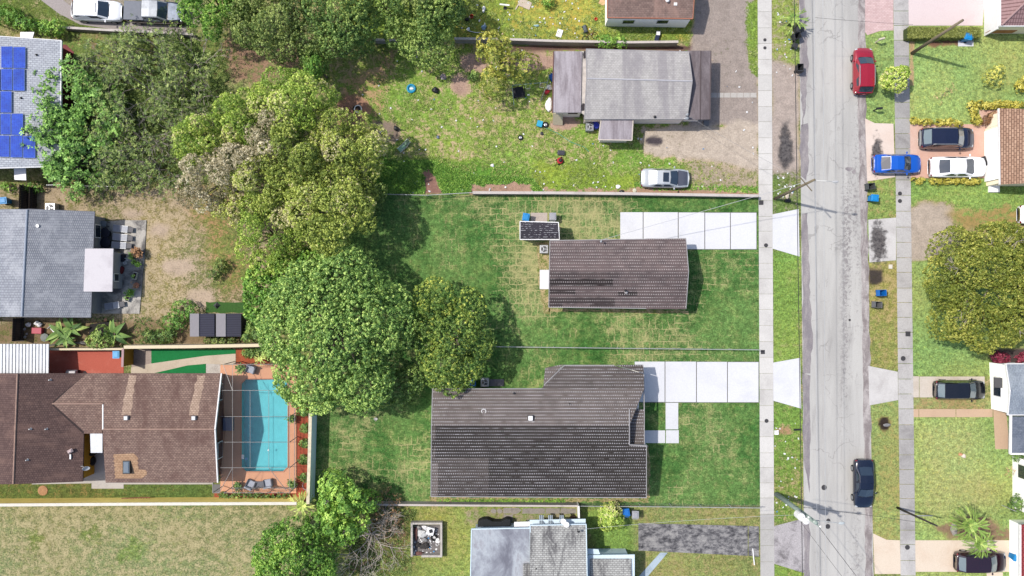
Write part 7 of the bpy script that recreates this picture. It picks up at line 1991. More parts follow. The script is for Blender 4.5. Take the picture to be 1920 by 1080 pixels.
# ------------------------------------------------------------------ poles, lamps, wires
def utility_pole(label, base, top, h, r0, mat, name='utility_pole'):
    a = W(base[0], base[1], 0); b = W(top[0], top[1], h); root = thing(name, label, 'pole', a)
    m = MB(); m.tube([(0, 0, -.2), (b - a) * .5 , b - a], [r0, r0 * .82, r0 * .66], 10); m.build('shaft', mat, root, smooth=True, world=False)
    return root, b - a
wood_p = NT('pole_wood', .92, .15); wood_p.color(wood_p.vary(wood_p.mix(wood_p.noise(6, 4, .7, wood_p.mapping(wood_p.co(), scale=(1, 1, .15))), c(116, 106, 86), c(168, 154, 130)), 3, .15))
A_, ta = utility_pole("plain wooden pole leaning over the clipped hedge on the right lawn", (1710, 100), (1805, 38), 8.4, .18, wood_p.m)
B_, tb = utility_pole("wooden street-lamp pole by the upper white apron", (1453, 373), (1527, 337), 9.4, .155, wood_p.m)
conc_p = concrete('pole_concrete', c(170, 186, 176), c(130, 146, 138), .5, 1.2, .15)
C_pole, tc = utility_pole("square greenish concrete pole with white transformers, bottom of the street", (1456, 927), (1531, 981), 9.4, .26, conc_p)
D_, td = utility_pole("thin dark pole on the lower right pavement", (1682, 952), (1757, 986), 7.0, .11, plain('dark_pole', c(62, 54, 52), .9))
m = MB(); m.tube([tb + Vector((0, 0, -.4)), tb + Vector((1.0, -.12, .1)), tb + Vector((1.5, -.16, .1))], .025, 6); m.build('lamp_arm', galv, B_, world=False)
m = MB(); m.lump(tb.x + 1.75, tb.y - .18, tb.z + .08, .30, .12, .09, 12, 6, .05); m.build('lamp_head', plain('lamp_grey', c(206, 206, 206), .5), B_, world=False)
m = MB(); m.tube([tb + Vector((-.9, .35, -.9)), tb + Vector((.3, -.8, -1.3))], .05, 5); m.build('crossarm', wood_p.m, B_, world=False)
m = MB(); m.tube([tc + Vector((0, 0, -.9)), tc + Vector((1.2, -.05, -.6)), tc + Vector((2.2, -.14, -.5))], .045, 6); m.build('lamp_arm', galv, C_pole, world=False)
m = MB(); m.lump(tc.x + 2.35, tc.y - .15, tc.z - .52, .3, .13, .09, 12, 6, .05); m.build('lamp_head', plain('lamp_pale', c(206, 214, 216), .5), C_pole, world=False)
for k_, (dx, dy, dz_, r_, h_) in enumerate(((-.75, .1, -2.4, .34, 1.1), (-.35, -.25, -2.3, .30, 1.0))):
    m = MB(); m.lathe([(r_ * .9, 0), (r_, .05), (r_, h_ - .08), (r_ * .85, h_), (.06, h_ + .04), (.05, h_ + .2)], tc.x + dx, tc.y + dy, tc.z + dz_, 14); m.build('transformer', trim_w, C_pole, world=False)
m = MB(); m.tube([tc + Vector((-.7, .55, -.35)), tc + Vector((.5, -.5, -.35))], .06, 5); m.build('crossarm', conc_p, C_pole, world=False)
for k_ in range(3):
    m = MB(); q = tc + Vector((-.6 + .5 * k_, .45 - .4 * k_, -.28)); m.lathe([(.05, 0), (.08, .06), (.04, .1), (.08, .14), (.03, .22)], q.x, q.y, q.z, 8); m.build('insulator', trim_w, C_pole, world=False)
wire_d = plain('cable_dark', c(56, 54, 56), .6); wire_g = plain('cable_grey', c(150, 148, 148), .6); wire_l = plain('cable_bright', c(230, 230, 230), .4, .4)
PA, PB, PC, PD = [Vector(q.location) + t for q, t in ((A_, ta), (B_, tb), (C_pole, tc), (D_, td))]
def cable(label, a, b, sag, mat, r_=.022, name='power_line'):
    a, b = Vector(a), Vector(b); pts = [a.lerp(b, t / 14) - Vector((0, 0, sag * 4 * (t / 14) * (1 - t / 14))) for t in range(15)]
    m = MB(); m.tube(pts, r_, 5); tag(m.build(name, mat), label, 'cable', 'overhead cables')
def far(px, py, z): return W(px, py, z)
cable("dark overhead cable running along the left edge of the road", far(1487, -160, 7.2), far(1507, 1240, 7.2), .0, wire_d, .03)
cable("left of two bright overhead wires running down the road", far(1526, -160, 9.0), far(1533, 1240, 9.0), .0, wire_l, .016)
cable("right of two bright overhead wires running down the road", far(1542, -160, 8.9), far(1549, 1240, 8.9), .0, wire_l, .016)
cable("pale service cable from the lamp pole to the brown roof", PB + Vector((-.2, 0, -1.2)), W(1127, 450, 3.3), .5, wire_l, .02)
cable("service cable from the lamp pole to the flat grey house", PB + Vector((-.2, .1, -1.4)), W(1287, 215, 3.3), .5, wire_g, .012)
cable("dark cable from the concrete pole across to the thin dark pole", PC + Vector((-1.4, 1.0, -1.6)), PD + Vector((0, 0, -.3)), .3, wire_d, .016)
cable("cable from the concrete pole to the pale grey house roof", PC + Vector((-.6, .2, -1.8)), W(1086, 993, 3.6), .5, wire_l, .012)
cable("dark cable from the concrete pole down to the bottom right, right one", PC + Vector((.2, -.2, -.5)), far(1660, 1150, 8.6), .2, wire_d, .02)
cable("dark cable from the concrete pole down to the bottom right, left one", PC + Vector((-.6, -.5, -2.0)), far(1640, 1160, 8.0), .2, wire_d, .014)
cable("thin dark cable crossing the road near the top to the wooden pole", far(1528, 33, 6.8), far(1712, 46, 6.4), .1, wire_d, .012)

# ------------------------------------------------------------------ small things on the right-hand verge
def mailbox(label, px, py, rz, mat):
    p = W(px, py, 0); root = thing('mailbox', label, 'mailbox', p, rz, 'mailboxes')
    m = MB(); m.box(0, 0, -.1, .1, .1, 1.05); m.build('post', mat, root, world=False)
    m = MB(); m.box(.12, 0, .95, .55, .2, .14); m.lathe([(.1, -.275), (.1, .275)], .12, 0, 1.09, 12, axis='x'); m.build('box', mat, root, world=False)
mailbox("pale mailbox on the verge above the red car", 1641, 80, R(14), plain('mail_cream', c(232, 220, 198), .7))
mailbox("dark mailbox on the verge below the red car", 1637, 208, R(6), plain('mail_dark', c(50, 52, 50), .6))
m = MB(); p = W(1670, 500, .1); m.box(p.x, p.y, 0, .34, .42, .14); tag(m.build('utility_box', plain('box_cream', c(240, 232, 214), .7), bevel=.02), "small cream box at the edge of the right pavement", 'box')
m = MB(); p = W(1456, 811, .1); m.box(p.x, p.y, 0, .38, .40, .16); m.lump(p.x + .1, p.y + .15, .18, .1, .1, .06); tag(m.build('utility_box', trim_w), "small white box on the verge strip beside the pale pavement", 'box')
m = MB(); p = W(1496, 806, .2); m.box(p.x, p.y, 0, .7, .16, .12, .05); tag(m.build('drain_bar', black_p), "short black bar at the left kerb below the lower apron", 'bar')
m = MB(); p = W(1477, 376, .2); m.box(p.x, p.y, 0, .55, .34, .3, .1); tag(m.build('black_bag', black_p, bevel=.06), "black bag lying in the shade below the lamp pole", 'bag')
m = MB(); p = W(1477, 367, .3); m.lump(p.x, p.y, .16, .2, .3, .16); tag(m.build('cardboard', plain('card', c(226, 212, 190), .9)), "pale crumpled box above the black bag by the lamp pole", 'box')
m = MB(); p = W(1663, 797, .15); m.lump(p.x, p.y, .12, .36, .16, .12, seed=2); tag(m.build('rock', plain('rock_grey', c(150, 148, 148), .9)), "grey rock on the dark earth patch of the right verge", 'rock')
for px, py, r_, col, lb in ((1801, 852, .2, c(232, 170, 126), "small orange stone on the lower right lawn"), (1807, 855, .25, c(246, 232, 214), "small cream stone on the lower right lawn")):
    m = MB(); p = W(px, py, .1); m.lump(p.x, p.y, .08, r_, r_ * .8, .14, seed=int(px)); tag(m.build('garden_stone', plain('st' + str(px), col, .9)), lb, 'stone')
b = W(1762, 985, .1); m = MB(); p = W(1790, 993, .3); m.lump(p.x, p.y, .2, .35, .62, .22, 14, 8, .15, seed=5); tag(m.build('driftwood', plain('drift', c(166, 158, 150), .9)), "grey boulder-like log at the foot of the feathery palm", 'log')
m = MB(); a = W(1716, 967, .05); b = W(1748, 967, .05); m.tube([a, b], .05, 6); tag(m.build('plank', galv), "pale fallen bar on the lawn beside the thin dark pole", 'bar')
for i, (px, py) in enumerate(((1640, 760), (1634, 786), (1637, 812), (1633, 842), (1635, 872))): pass
m = MB(); a, b = W(228, 938, .4), W(282, 936, .4)
lad = thing('ladder', "reddish-brown ladder lying against the yellow wall", 'ladder', (a.x, a.y, 0)); lm_ = plain('ladder_wood', c(150, 96, 74), .85)
for dy in (-.18, .18): m = MB(); m.tube([a + Vector((0, dy, 0)), b + Vector((0, dy, 0))], .045, 6); m.build('rail', lm_, lad)
for i in range(11): m = MB(); q = a.lerp(b, (i + .5) / 11); m.tube([q + Vector((0, -.18, 0)), q + Vector((0, .18, 0))], .03, 5); m.build('rung', lm_, lad)
m = MB(); p = W(80, 920, .05); m.lathe([(.5, 0), (.48, .05), (.3, .08), (.05, .08)], p.x, p.y, .005, 20); tag(m.build('stump', plain('stump', c(196, 148, 106), .9, amt=.3, scale=6)), "round tan stump in the grass below the brown house", 'stump')
dish = thing('satellite_dish', "grey satellite dish on the yellow courtyard wall of the brown house", 'satellite dish', W(160, 873, 2.5) * 1)
m = MB(); m.tube([(-.55, -.02, .1), (0, 0, .3)], .025, 5); m.build('arm', pale_metal, dish, world=False)
m = MB(); m.lathe([(.02, -.05), (.2, 0), (.34, .08), (.33, .1), (.18, .03), (.02, 0)], 0, 0, .3, 16, .5, .8); o = m.build('reflector', plain('dish_grey', c(214, 216, 220), .5), dish, world=False); o.rotation_euler = (.6, .7, 0)
m = MB(); p = W(173, 865, .4); m.lump(p.x, p.y, .4, .28, .5, .4, 12, 8, .25, seed=3); m.lump(p.x + .1, p.y + .8, .5, .35, .25, .5, 12, 8, .2, seed=4); tag(m.build('covered_heap', plain('dark_cover', c(44, 38, 36), .9)), "dark covered heap in the yellow courtyard", 'heap')
# ------------------------------------------------------------------ patio of the grey-blue house
pat = concrete('patio_slab', c(206, 200, 190), c(84, 82, 84), .85, .42, .18, lo=.42, hi=.6)
m = MB(); m.prism(px_poly([(184, 417), (230, 413), (275, 413), (272, 480), (262, 588), (176, 588)]), -.05, .08); struct(m.build('patio', pat))
steel_c = plain('lounger_fabric', c(150, 152, 164), .8); steel_l = plain('lounger_light', c(202, 204, 210), .8)
def sun_lounger(label, px, py, rz, group='grey patio loungers'):
    p = W(px, py, .4); root = thing('sun_lounger', label, 'lounger', (p.x, p.y, .08), rz, group)
    m = MB(); m.add([(-.62, -.29, .75), (-.62, .29, .75), (.0, .29, .34), (.0, -.29, .34)], [(0, 3, 2, 1)]); m.add([(-.62, -.29, .72), (-.62, .29, .72), (.0, .29, .31), (.0, -.29, .31)], [(0, 1, 2, 3)]); m.build('backrest', steel_c, root, world=False)
    m = MB(); m.box(.3, 0, .30, .6, .58, .04); m.build('seat', steel_l, root, world=False, bevel=.01)
    m = MB(); m.box(.85, 0, .26, .5, .5, .03); m.build('footrest', plain('lounger_foot', c(120, 118, 120), .85), root, world=False)
    for s_ in (-1, 1):
        m = MB(); m.tube([(-.6, s_ * .31, .72), (0, s_ * .31, .34), (.6, s_ * .31, .34), (.7, s_ * .31, .04)], .02, 6); m.build('side_frame', pale_metal, root, world=False)
        m = MB(); m.tube([(-.35, s_ * .31, .56), (-.45, s_ * .31, .02)], .02, 6); m.build('leg', pale_metal, root, world=False)
sun_lounger("topmost of three grey loungers in a row on the patio", 228, 429, R(-6))
sun_lounger("middle of three grey loungers in a row on the patio", 227, 445, R(-5))
sun_lounger("lowest of three grey loungers in a row on the patio", 225, 460, R(-3))
sun_lounger("single grey lounger at the lower corner of the patio", 212, 573, R(10))
navy_t = plain('navy_cover', c(22, 24, 44), .7)
for i, (px, py) in enumerate(((197, 437), (198, 455))):
    p = W(px, py, .7); root = thing('round_table', ("upper" if i == 0 else "lower") + " of two round black tables beside the loungers", 'table', (p.x, p.y, .08), 0, 'round black patio tables')
    m = MB(); m.lathe([(.42, .66), (.5, .69), (.5, .72), (.44, .75), (.1, .77)], 0, 0, 0, 18); m.build('tabletop', navy_t, root, world=False)
    m = MB(); m.lathe([(.3, 0), (.28, .05), (.06, .1), (.06, .66)], 0, 0, 0, 12); m.build('pedestal', black_p, root, world=False)
p = W(191, 419, .7); root = thing('side_table', "grey rectangular table at the top of the patio by the wall", 'table', (p.x, p.y, .08), R(-8))
m = MB(); m.box(0, 0, .66, .95, .55, .05); m.build('tabletop', plain('greenish_grey', c(126, 132, 136), .6), root, world=False, bevel=.02)
for a, b_ in ((-.4, -.2), (.4, -.2), (.4, .2), (-.4, .2)): m = MB(); m.box(a, b_, 0, .05, .05, .66); m.build('leg', dark_metal, root, world=False)
cream_pot = plain('cream_pot', c(222, 220, 210), .7)
for i, (px, py, sq, lb) in enumerate(((253, 491, (.42, .42, .3), "square white-rimmed planter, topmost on the patio edge"), (260, 496, (.32, .62, -.1), "long white-rimmed planter with greens beside the square one"), (253, 517, (.34, .66, -.25), "long white-rimmed planter in the middle of the patio edge"), (239, 559, (.34, .62, -.3), "long white-rimmed planter at the lower patio corner"))):
    potted(lb, px, py, .2, .3, 'bright', cream_pot, (8, 26, 4, 3)[i], .2, 40 + i, .08, sq, 'planters along the patio edge')
potted("round terracotta pot on the patio edge", 256, 535, .28, .34, 'brown', plain('terra_pot', c(186, 128, 100), .85), 6, .15, 50, .08)
potted("large black pot with a brown bushy plant on the patio edge", 259, 474, .42, .6, 'brown', black_p, 60, .26, 51, .08)
potted("leafy green potted plant near the lower patio corner", 246, 549, .26, .3, 'bright', cream_pot, 30, .28, 52, .08)
potted("leafy green potted plant beside the black pot", 249, 480, .24, .25, 'bright', black_p, 26, .24, 53, .08)
for i, (px, py, r_, lb) in enumerate(((236, 487, .17, "white bucket by the porch wall, upper one"), (234, 493, .16, "white bucket by the porch wall, lower one"))):
    m = MB(); p = W(px, py, .3); m.lathe([(r_ * .8, 0), (r_, .32), (r_ * .88, .32), (r_ * .7, .06)], p.x, p.y, .08, 14); tag(m.build('bucket', trim_w), lb, 'bucket', 'buckets on the patio')
m = MB(); p = W(218, 476, .4); m.box(p.x, p.y, .08, .62, .28, .35, .1); m.lump(p.x, p.y, .5, .25, .15, .1); tag(m.build('toy_truck', plain('toy_yellow', c(226, 206, 30), .5)), "yellow plastic toy by the porch corner", 'toy')
m = MB(); p = W(227, 506, .4); m.lump(p.x, p.y, .35, .25, .42, .3, seed=8); tag(m.build('cushion', plain('dark_red', c(112, 26, 34), .85)), "dark red cushion by the porch wall", 'cushion')
m = MB(); p = W(229, 484, .5); m.box(p.x, p.y, .08, .34, .7, .5); tag(m.build('storage_box', navy_t, bevel=.03), "navy box against the porch wall", 'box')
# below the house
m = MB(); p = W(70, 620, .3); m.box(p.x, p.y, 0, .95, .58, .45, -.03); tag(m.build('crate', plain('rose_crate', c(206, 84, 100), .6), bevel=.03), "rose-pink crate below the grey-blue house", 'crate')
m = MB(); p = W(84, 633, .5); m.lathe([(.36, 0), (.4, .5), (.42, .55), (.2, .62), (.02, .62)], p.x, p.y, 0, 8); tag(m.build('storage_bin', plain('greygreen', c(136, 142, 136), .7)), "grey octagonal bin below the rose-pink crate", 'bin')
for i, (px, py, lb) in enumerate(((69, 606, "white swan-like planter above the rose-pink crate"), (53, 609, "white pot with flowers left of the pink crate"), (74, 609, "white round pot right of the swan planter"))):
    m = MB(); p = W(px, py, .2); m.lump(p.x, p.y, .18, .26, .22, .2, seed=i); m.tube([(p.x, p.y, .3), (p.x + .1, p.y + .15, .5), (p.x + .2, p.y + .2, .42)], .05, 6); tag(m.build('planter', trim_w), lb, 'planter', 'white planters')
for i, (px, py, r_) in enumerate(((46, 617, .14), (50, 626, .12), (47, 632, .15))):
    m = MB(); p = W(px, py, .1); m.lump(p.x, p.y, .08, r_, r_, .1, seed=20 + i); tag(m.build('stone', plain('pale_stone', c(196, 194, 190), .9)), ("pale stone beside the dark board fence, " + ("topmost", "middle", "lowest")[i] + " of three"), 'stone', 'stones by the board fence')
p = W(100, 617, .5); root = thing('folding_chair', "white folding chair tipped over beside the broad-leaved plants", 'chair', (p.x, p.y, 0), R(-50))
m = MB(); m.box(0, 0, .42, .5, .46, .04); m.build('seat', trim_w, root, world=False)
for i in range(4): m = MB(); m.box(-.28, -.18 + i * .12, .45, .04, .05, .5); m.build('slat', trim_w, root, world=False)
for a, b_ in ((-.24, -.24), (.24, -.24), (.24, .24), (-.24, .24)): m = MB(); m.tube([(a, b_, 0), (a, b_, .43)], .022, 6); m.build('leg', trim_w, root, world=False)
m = MB(); p = W(199, 602, .05); m.box(p.x, p.y, 0, .36, .62, .06, .35, .5, .6, .9); tag(m.build('stepping_stone', plain('tan_slab', c(206, 156, 120), .9)), "tan wedge of stone below the patio", 'stone')
m = MB(); m.prism(px_poly([(170, 608), (205, 602), (212, 616), (208, 634), (168, 634)]), 0, .18); tag(m.build('planting_bed', plain('black_mat', c(42, 38, 36), .95)), "black-lined planting bed around the feathery round bush", 'bed')
m = MB(); m.tube([W(110, 641, .3), W(165, 645, .3)], .06, 6); m.tube([W(104, 645, .3), W(160, 641, .3)], .05, 6); tag(m.build('timber', plain('timber_grey', c(136, 132, 130), .9)), "grey timber stacked along the cream wall", 'timber')
p = W(404, 573, .4); root = thing('signboard', "small dark pyramid-shaped cover on the green mat by the sheds", 'cover', (p.x, p.y, .02))
m = MB(); m.lathe([(.36, 0), (.02, .4)], 0, 0, 0, 4); m.build('cover', plain('cover_grey', c(86, 88, 90), .7), root, world=False)
struct(sheet('green_mat', ragged([(386, 566), (464, 568), (464, 587), (386, 586)], 1.2, 8, 9), .02, turf_m if False else plain('mat_green', c(62, 104, 40), .95, amt=.3, scale=6)))

# ------------------------------------------------------------------ clutter on the weedy plots
cy = plain('cyan_plastic', c(24, 160, 204), .5)
p = W(771, 166, .1); root = thing('paddling_pool', "round bright blue paddling pool on the weedy plot", 'paddling pool', (p.x, p.y, .01))
m = MB(); m.ring(.36, .10, 0, 0, .10, 24, 8); m.build('rim', cy, root, world=False)
m = MB(); m.lathe([(.34, 0), (.34, .05)], 0, 0, .01, 20); m.build('floor', plain('cyan_dim', c(60, 170, 200), .5), root, world=False)
m = MB(); m.lump(.04, 0, .1, .18, .13, .06, seed=3); tag(m.build('rag', trim_w, None), "white rag lying in the blue paddling pool", 'rag'); bpy.data.objects['rag'].location = (p.x, p.y, 0)
def tyre(label, px, py, rim=None, wh=None, r_=.3, inside=None, group='old tyres and wheels on the weedy plot'):
    p = W(px, py, .1); root = thing('tyre', label, 'tyre', (p.x, p.y, .01), 0, group)
    m = MB(); m.ring(r_ * .74, r_ * .28, 0, 0, r_ * .26, 24, 8); m.build('rubber', wh or tyre_m, root, world=False)
    if rim:
        m = MB(); m.lathe([(r_ * .52, 0), (r_ * .52, .12), (r_ * .3, .14), (.03, .13)], 0, 0, .03, 16); m.build('rim', rim, root, world=False)
    return root
tyre("upright-rimmed black tyre with a white band on brown litter", 668, 205, None, None, .38)
m = MB(); p = W(671, 204, .3); m.ring(.34, .05, p.x, p.y, .26, 18, 6); tag(m.build('white_hoop', trim_w), "white plastic ring sitting on the black tyre at the litter", 'ring')
tyre("black tyre in the ash patch holding a white scrap", 714, 248, None, None, .36)
m = MB(); p = W(714, 247, .2); m.box(p.x, p.y, .04, .26, .16, .06, .4); tag(m.build('carton', trim_w), "white carton inside the black tyre on the ash patch", 'carton')
tyre("small silver-rimmed wheel lying on the grass below the blue box", 976, 258, rim_m, None, .26)
tyre("white-rimmed wheel next to the blue box near the flat grey house", 1023, 234, rim_m, None, .30)
m = MB(); p = W(1016, 250, .1); m.lathe([(.17, 0), (.17, .12), (.1, .14)], p.x, p.y, 0, 12); tag(m.build('drum_lid', black_p), "small black disc below the blue box on the weedy plot", 'disc')
p = W(1012, 232, .3); root = thing('cooler', "bright blue plastic box on the weedy plot beside a wheel", 'box', (p.x, p.y, .01), R(-15))
m = MB(); m.box(0, 0, 0, .5, .55, .3); m.build('body', cy, root, world=False, bevel=.03)
m = MB(); m.box(0, 0, .31, .54, .59, .05); m.build('lid', plain('cyan_lid', c(40, 180, 220), .5), root, world=False, bevel=.02)
p = W(757, 273, .3); root = thing('garden_lounger', "pale green folding lounger collapsed at the foot of the olive clump", 'lounger', (p.x, p.y, .02), R(42))
m = MB(); m.box(-.3, 0, .16, .8, .42, .03, 0, .5, .9, .9); m.build('seat', plain('mint', c(150, 196, 160), .6), root, world=False, bevel=.02)
m = MB(); m.add([(.12, -.2, .18), (.12, .2, .18), (.62, .2, .5), (.62, -.2, .5)], [(0, 3, 2, 1), (0, 1, 2, 3)]); m.build('backrest', plain('mint2', c(170, 206, 176), .6), root, world=False)
m = MB(); m.tube([(-.7, -.24, .15), (.14, -.24, .15), (.7, -.22, .52), (.7, .22, .52), (.14, .24, .15), (-.7, .24, .15)], .022, 6); m.build('frame', trim_w, root, world=False)
for s_ in (-1, 1): m = MB(); m.tube([(.1, s_ * .24, .16), (.3, s_ * .24, 0)], .018, 5); m.build('leg', trim_w, root, world=False)
def bag(label, px, py, rx, ry, rz_, mat, seed, name='rubbish_bag', cat='bag'):
    p = W(px, py, rz_); m = MB(); m.lump(0, 0, rz_ * .8, rx, ry, rz_, 14, 8, .28, seed=seed); m.lump(rx * .4, ry * .5, rz_ * 1.2, rx * .4, ry * .35, rz_ * .7, 10, 6, .3, seed=seed + 1)
    o = m.build(name, mat, None, world=False, smooth=True); o.location = (p.x, p.y, 0); return tag(o, label, cat)
bag("black crumpled rubbish bag right of the blue paddling pool", 816, 169, .32, .3, .22, black_p, 11)
bag("grey rag heap above the black rubbish bag on the weedy plot", 831, 144, .3, .28, .1, plain('grey_rag', c(170, 158, 160), .95), 12, 'rag_heap', 'heap')
bag("small blue-grey rag near the lower right of the paddling pool", 821, 257, .12, .18, .08, plain('blue_rag', c(130, 146, 170), .9), 13, 'rag_heap', 'heap')
bag("white rubbish bag slumped at the corner of the flat grey house", 1029, 196, .3, .75, .22, trim_w, 14)
p = W(742, 240, .4); root = thing('broken_bicycle', "black broken bicycle frame lying by the ash patch", 'bicycle', (p.x, p.y, .03), R(-60))
m = MB(); m.lump(0, 0, .2, .3, .2, .2, seed=6); m.build('seat', black_p, root, world=False)
m = MB(); m.tube([(-.2, 0, .2), (-.9, .15, .25), (-1.0, .5, .2)], .03, 6); m.tube([(.1, .1, .2), (.5, .55, .1)], .025, 6); m.tube([(.1, -.1, .2), (.6, -.3, .1)], .025, 6); m.build('frame', black_p, root, world=False)
# lawn mower and bin-like box
p = W(1050, 301, .3); root = thing('lawn_mower', "red lawn mower on the weedy plot below the grey box", 'mower', (p.x, p.y, .0), R(28))
m = MB(); m.lathe([(.27, .1), (.30, .14), (.30, .26), (.24, .3)], 0, 0, 0, 18); m.build('deck', plain('mower_red', c(196, 30, 44), .45), root, world=False)
m = MB(); m.lathe([(.15, .3), (.16, .42), (.10, .48)], 0.03, 0, 0, 14); m.box(.12, .08, .3, .2, .14, .12); m.build('engine', dark_metal, root, world=False)
for a, b_ in ((-.25, -.25), (.25, -.25), (.25, .25), (-.25, .25)): m = MB(); m.lathe([(.04, -.03), (.1, -.03), (.1, .03), (.04, .03)], a, b_, .1, 12, axis='y'); m.build('wheel', tyre_m, root, world=False)
m = MB(); m.tube([(-.25, -.2, .2), (-1.0, -.22, .8), (-1.0, .22, .8), (-.25, .2, .2)], .018, 6); m.build('handle', black_p, root, world=False)
p = W(1052, 286, .3); root = thing('storage_tote', "dark grey plastic tote above the red lawn mower", 'box', (p.x, p.y, .01), R(-4))
m = MB(); m.box(0, 0, 0, .62, .4, .3, 0, .5, 1.1, 1.1); m.build('body', plain('tote_grey', c(84, 84, 96), .6), root, world=False, bevel=.03)
m = MB(); m.box(0, 0, .31, .5, .3, .03); m.build('lid', plain('tote_lid', c(62, 62, 72), .6), root, world=False, bevel=.02)
# swing frame and toys by the house
p = W(990, 158, 1.6); root = thing('swing_frame', "pale green swing frame leaning beside the flat grey house", 'swing', (p.x, p.y, 0))
gp_ = plain('swing_pale', c(168, 190, 176), .6)
a, b = W(960, 160, 1.6), W(1027, 154, 1.6); m = MB(); m.tube([a, b], .04, 6); m.build('top_bar', gp_, root)
for q, e in ((b, (-.6, -1.4)), (b, (.2, 1.2)), (a, (.2, -1.5))): m = MB(); m.tube([q, (q.x + e[0], q.y + e[1], 0)], .035, 6); m.build('leg', gp_, root)
for t_ in (.45, .85):
    q = a.lerp(b, t_); m = MB(); m.tube([(q.x - .2, q.y, 1.55), (q.x - .2, q.y - .15, .4), (q.x + .2, q.y - .15, .4), (q.x + .2, q.y, 1.55)], .018, 5); m.build('swing_seat', trim_w, root)
bag("red and yellow toy heap beside the flat side roof", 1025, 172, .3, .22, .2, plain('toy_red', c(196, 34, 54), .5), 15, 'toy_heap', 'toys')
bag("white toy heap on top of the red one by the flat side roof", 1030, 164, .26, .26, .34, trim_w, 16, 'toy_heap', 'toys')
bag("blue toy at the wall of the flat side roof, uppermost", 1034, 145, .2, .4, .3, plain('toy_blue', c(30, 96, 190), .5), 17, 'toy_heap', 'toys')
m = MB(); p = W(972, 172, .5); m.box(p.x, p.y, .3, 1.1, 1.0, .05, .2); m.tube([(p.x + .6, p.y - .5, 0), (p.x + .6, p.y + .5, .9)], .03, 6); tag(m.build('trampoline_mat', plain('mat_black', c(34, 34, 42), .8)), "dark square mat propped under the yellow-leaved tree", 'mat')
m = MB(); q = [W(1037, 212, 1.5), W(1055, 213, 1.5), W(1055, 234, .1), W(1037, 233, .1)]
m.add([p for p in q] + [p - Vector((0, .05, .04)) for p in q], [(3, 2, 1, 0), (4, 5, 6, 7), (0, 1, 5, 4), (1, 2, 6, 5), (2, 3, 7, 6), (3, 0, 4, 7)]); tag(m.build('leaning_board', plain('board_cream', c(238, 222, 190), .85, amt=.12)), "cream board leaning on the flat side of the grey house", 'board')
m = MB(); m.tube([W(1024, 240, .04), W(1046, 250, .04), W(1070, 266, .04), W(1096, 276, .04), W(1104, 284, .04)], .035, 6); tag(m.build('garden_hose', plain('hose_green', c(96, 176, 140), .6)), "pale green garden hose snaking over the weedy plot", 'hose')
m = MB(); m.box(*XY(1324, 231, .2), 0, .5, .5, .3); tag(m.build('concrete_block', plain('blockgrey', c(130, 128, 130), .9)), "grey block at the porch corner of the flat grey house", 'block')
m = MB(); m.tube([W(1216, 226, .1), W(1255, 227, .1)], .04, 6); tag(m.build('pipe', galv), "pale pipe on the ground along the flat grey house", 'pipe')
for k_, (px, py) in enumerate(((1187, 238), (1186, 244))): pass
# upper plot
def board(label, px, py, sx, sy, rz, mat, name='board', h=.06):
    p = W(px, py, .1); m = MB(); m.box(0, 0, 0, sx, sy, h); o = m.build(name, mat, None, world=False, bevel=.012); o.location = (p.x, p.y, .03); o.rotation_euler = (.04, .03, rz); return tag(o, label, 'board')
board("beige mattress-like sheet lying near the top edge", 984, 7, 1.25, .75, R(-22), plain('beige_sheet', c(224, 206, 184), .9), 'foam_sheet')
board("narrow beige strip beside the beige sheet near the top edge", 971, 10, .12, .9, R(-30), plain('beige_sheet2', c(224, 206, 184), .9), 'foam_strip')
board("tan cardboard sheet by the corner of the rosy-brown roof", 1129, 4, .6, .5, R(-28), plain('tan_card', c(226, 186, 140), .9), 'cardboard_sheet')
board("white lid lying on bare earth above the low wall", 1049, 62, .55, .75, R(-18), trim_w, 'white_board')
p = W(946, 9, .6); root = thing('camp_table', "small white-topped stand near the top edge of the plot", 'table', (p.x, p.y, 0), R(-6))
m = MB(); m.box(0, 0, .6, .95, .14, .04); m.build('top', trim_w, root, world=False); m = MB(); m.tube([(.05, 0, .6), (.05, -.1, 0)], .04, 6); m.build('leg', dark_metal, root, world=False); m = MB(); m.box(.05, -.1, 0, .3, .3, .04); m.build('foot', dark_metal, root, world=False)
bag("black bucket-like box under the dark tree, left of an orange one", 876, 36, .2, .2, .22, black_p, 21, 'black_box', 'box')
m = MB(); p = W(884.5, 31, .2); m.lathe([(.15, 0), (.2, .32), (.17, .32), (.12, .05)], p.x, p.y, .01, 14); tag(m.build('bucket', plain('orange_bucket', c(214, 74, 40), .5)), "orange bucket beside the black box under the dark tree", 'bucket')
m = MB(); p = W(1117, 36, .1); m.lathe([(.12, 0), (.16, .2), (.13, .2), (.1, .04)], p.x, p.y, .01, 14); tag(m.build('bucket', plain('red_orange', c(230, 80, 44), .5)), "small red-orange pot left of the rosy-brown house", 'bucket')
bag("white and black shoe-like scrap on the upper plot", 907, 17, .16, .32, .12, trim_w, 22, 'scrap_heap', 'scrap'); bag("blue and white scrap heap above the yellow-leaved tree", 907, 51, .26, .26, .14, plain('pale_blue_scrap', c(150, 180, 204), .7), 23, 'scrap_heap', 'scrap')
m = MB(); p = W(899, 75, .1); m.ring(.3, .035, p.x, p.y, .05, 22, 6); tag(m.build('hoop', plain('hoop_pale', c(206, 204, 190), .7)), "pale hoop hanging by the left end of the low wall", 'hoop')
m = MB(); m.tube([W(879, 58, .06), W(892, 61, .06), W(910, 61, .06)], .035, 6); tag(m.build('pipe', trim_w), "white bent pipe lying left of the yellow-leaved tree", 'pipe')
m = MB(); p = W(878, 55, .1); m.lump(p.x, p.y, .12, .16, .18, .12); tag(m.build('jug', trim_w), "white jug at the end of the bent pipe", 'jug')
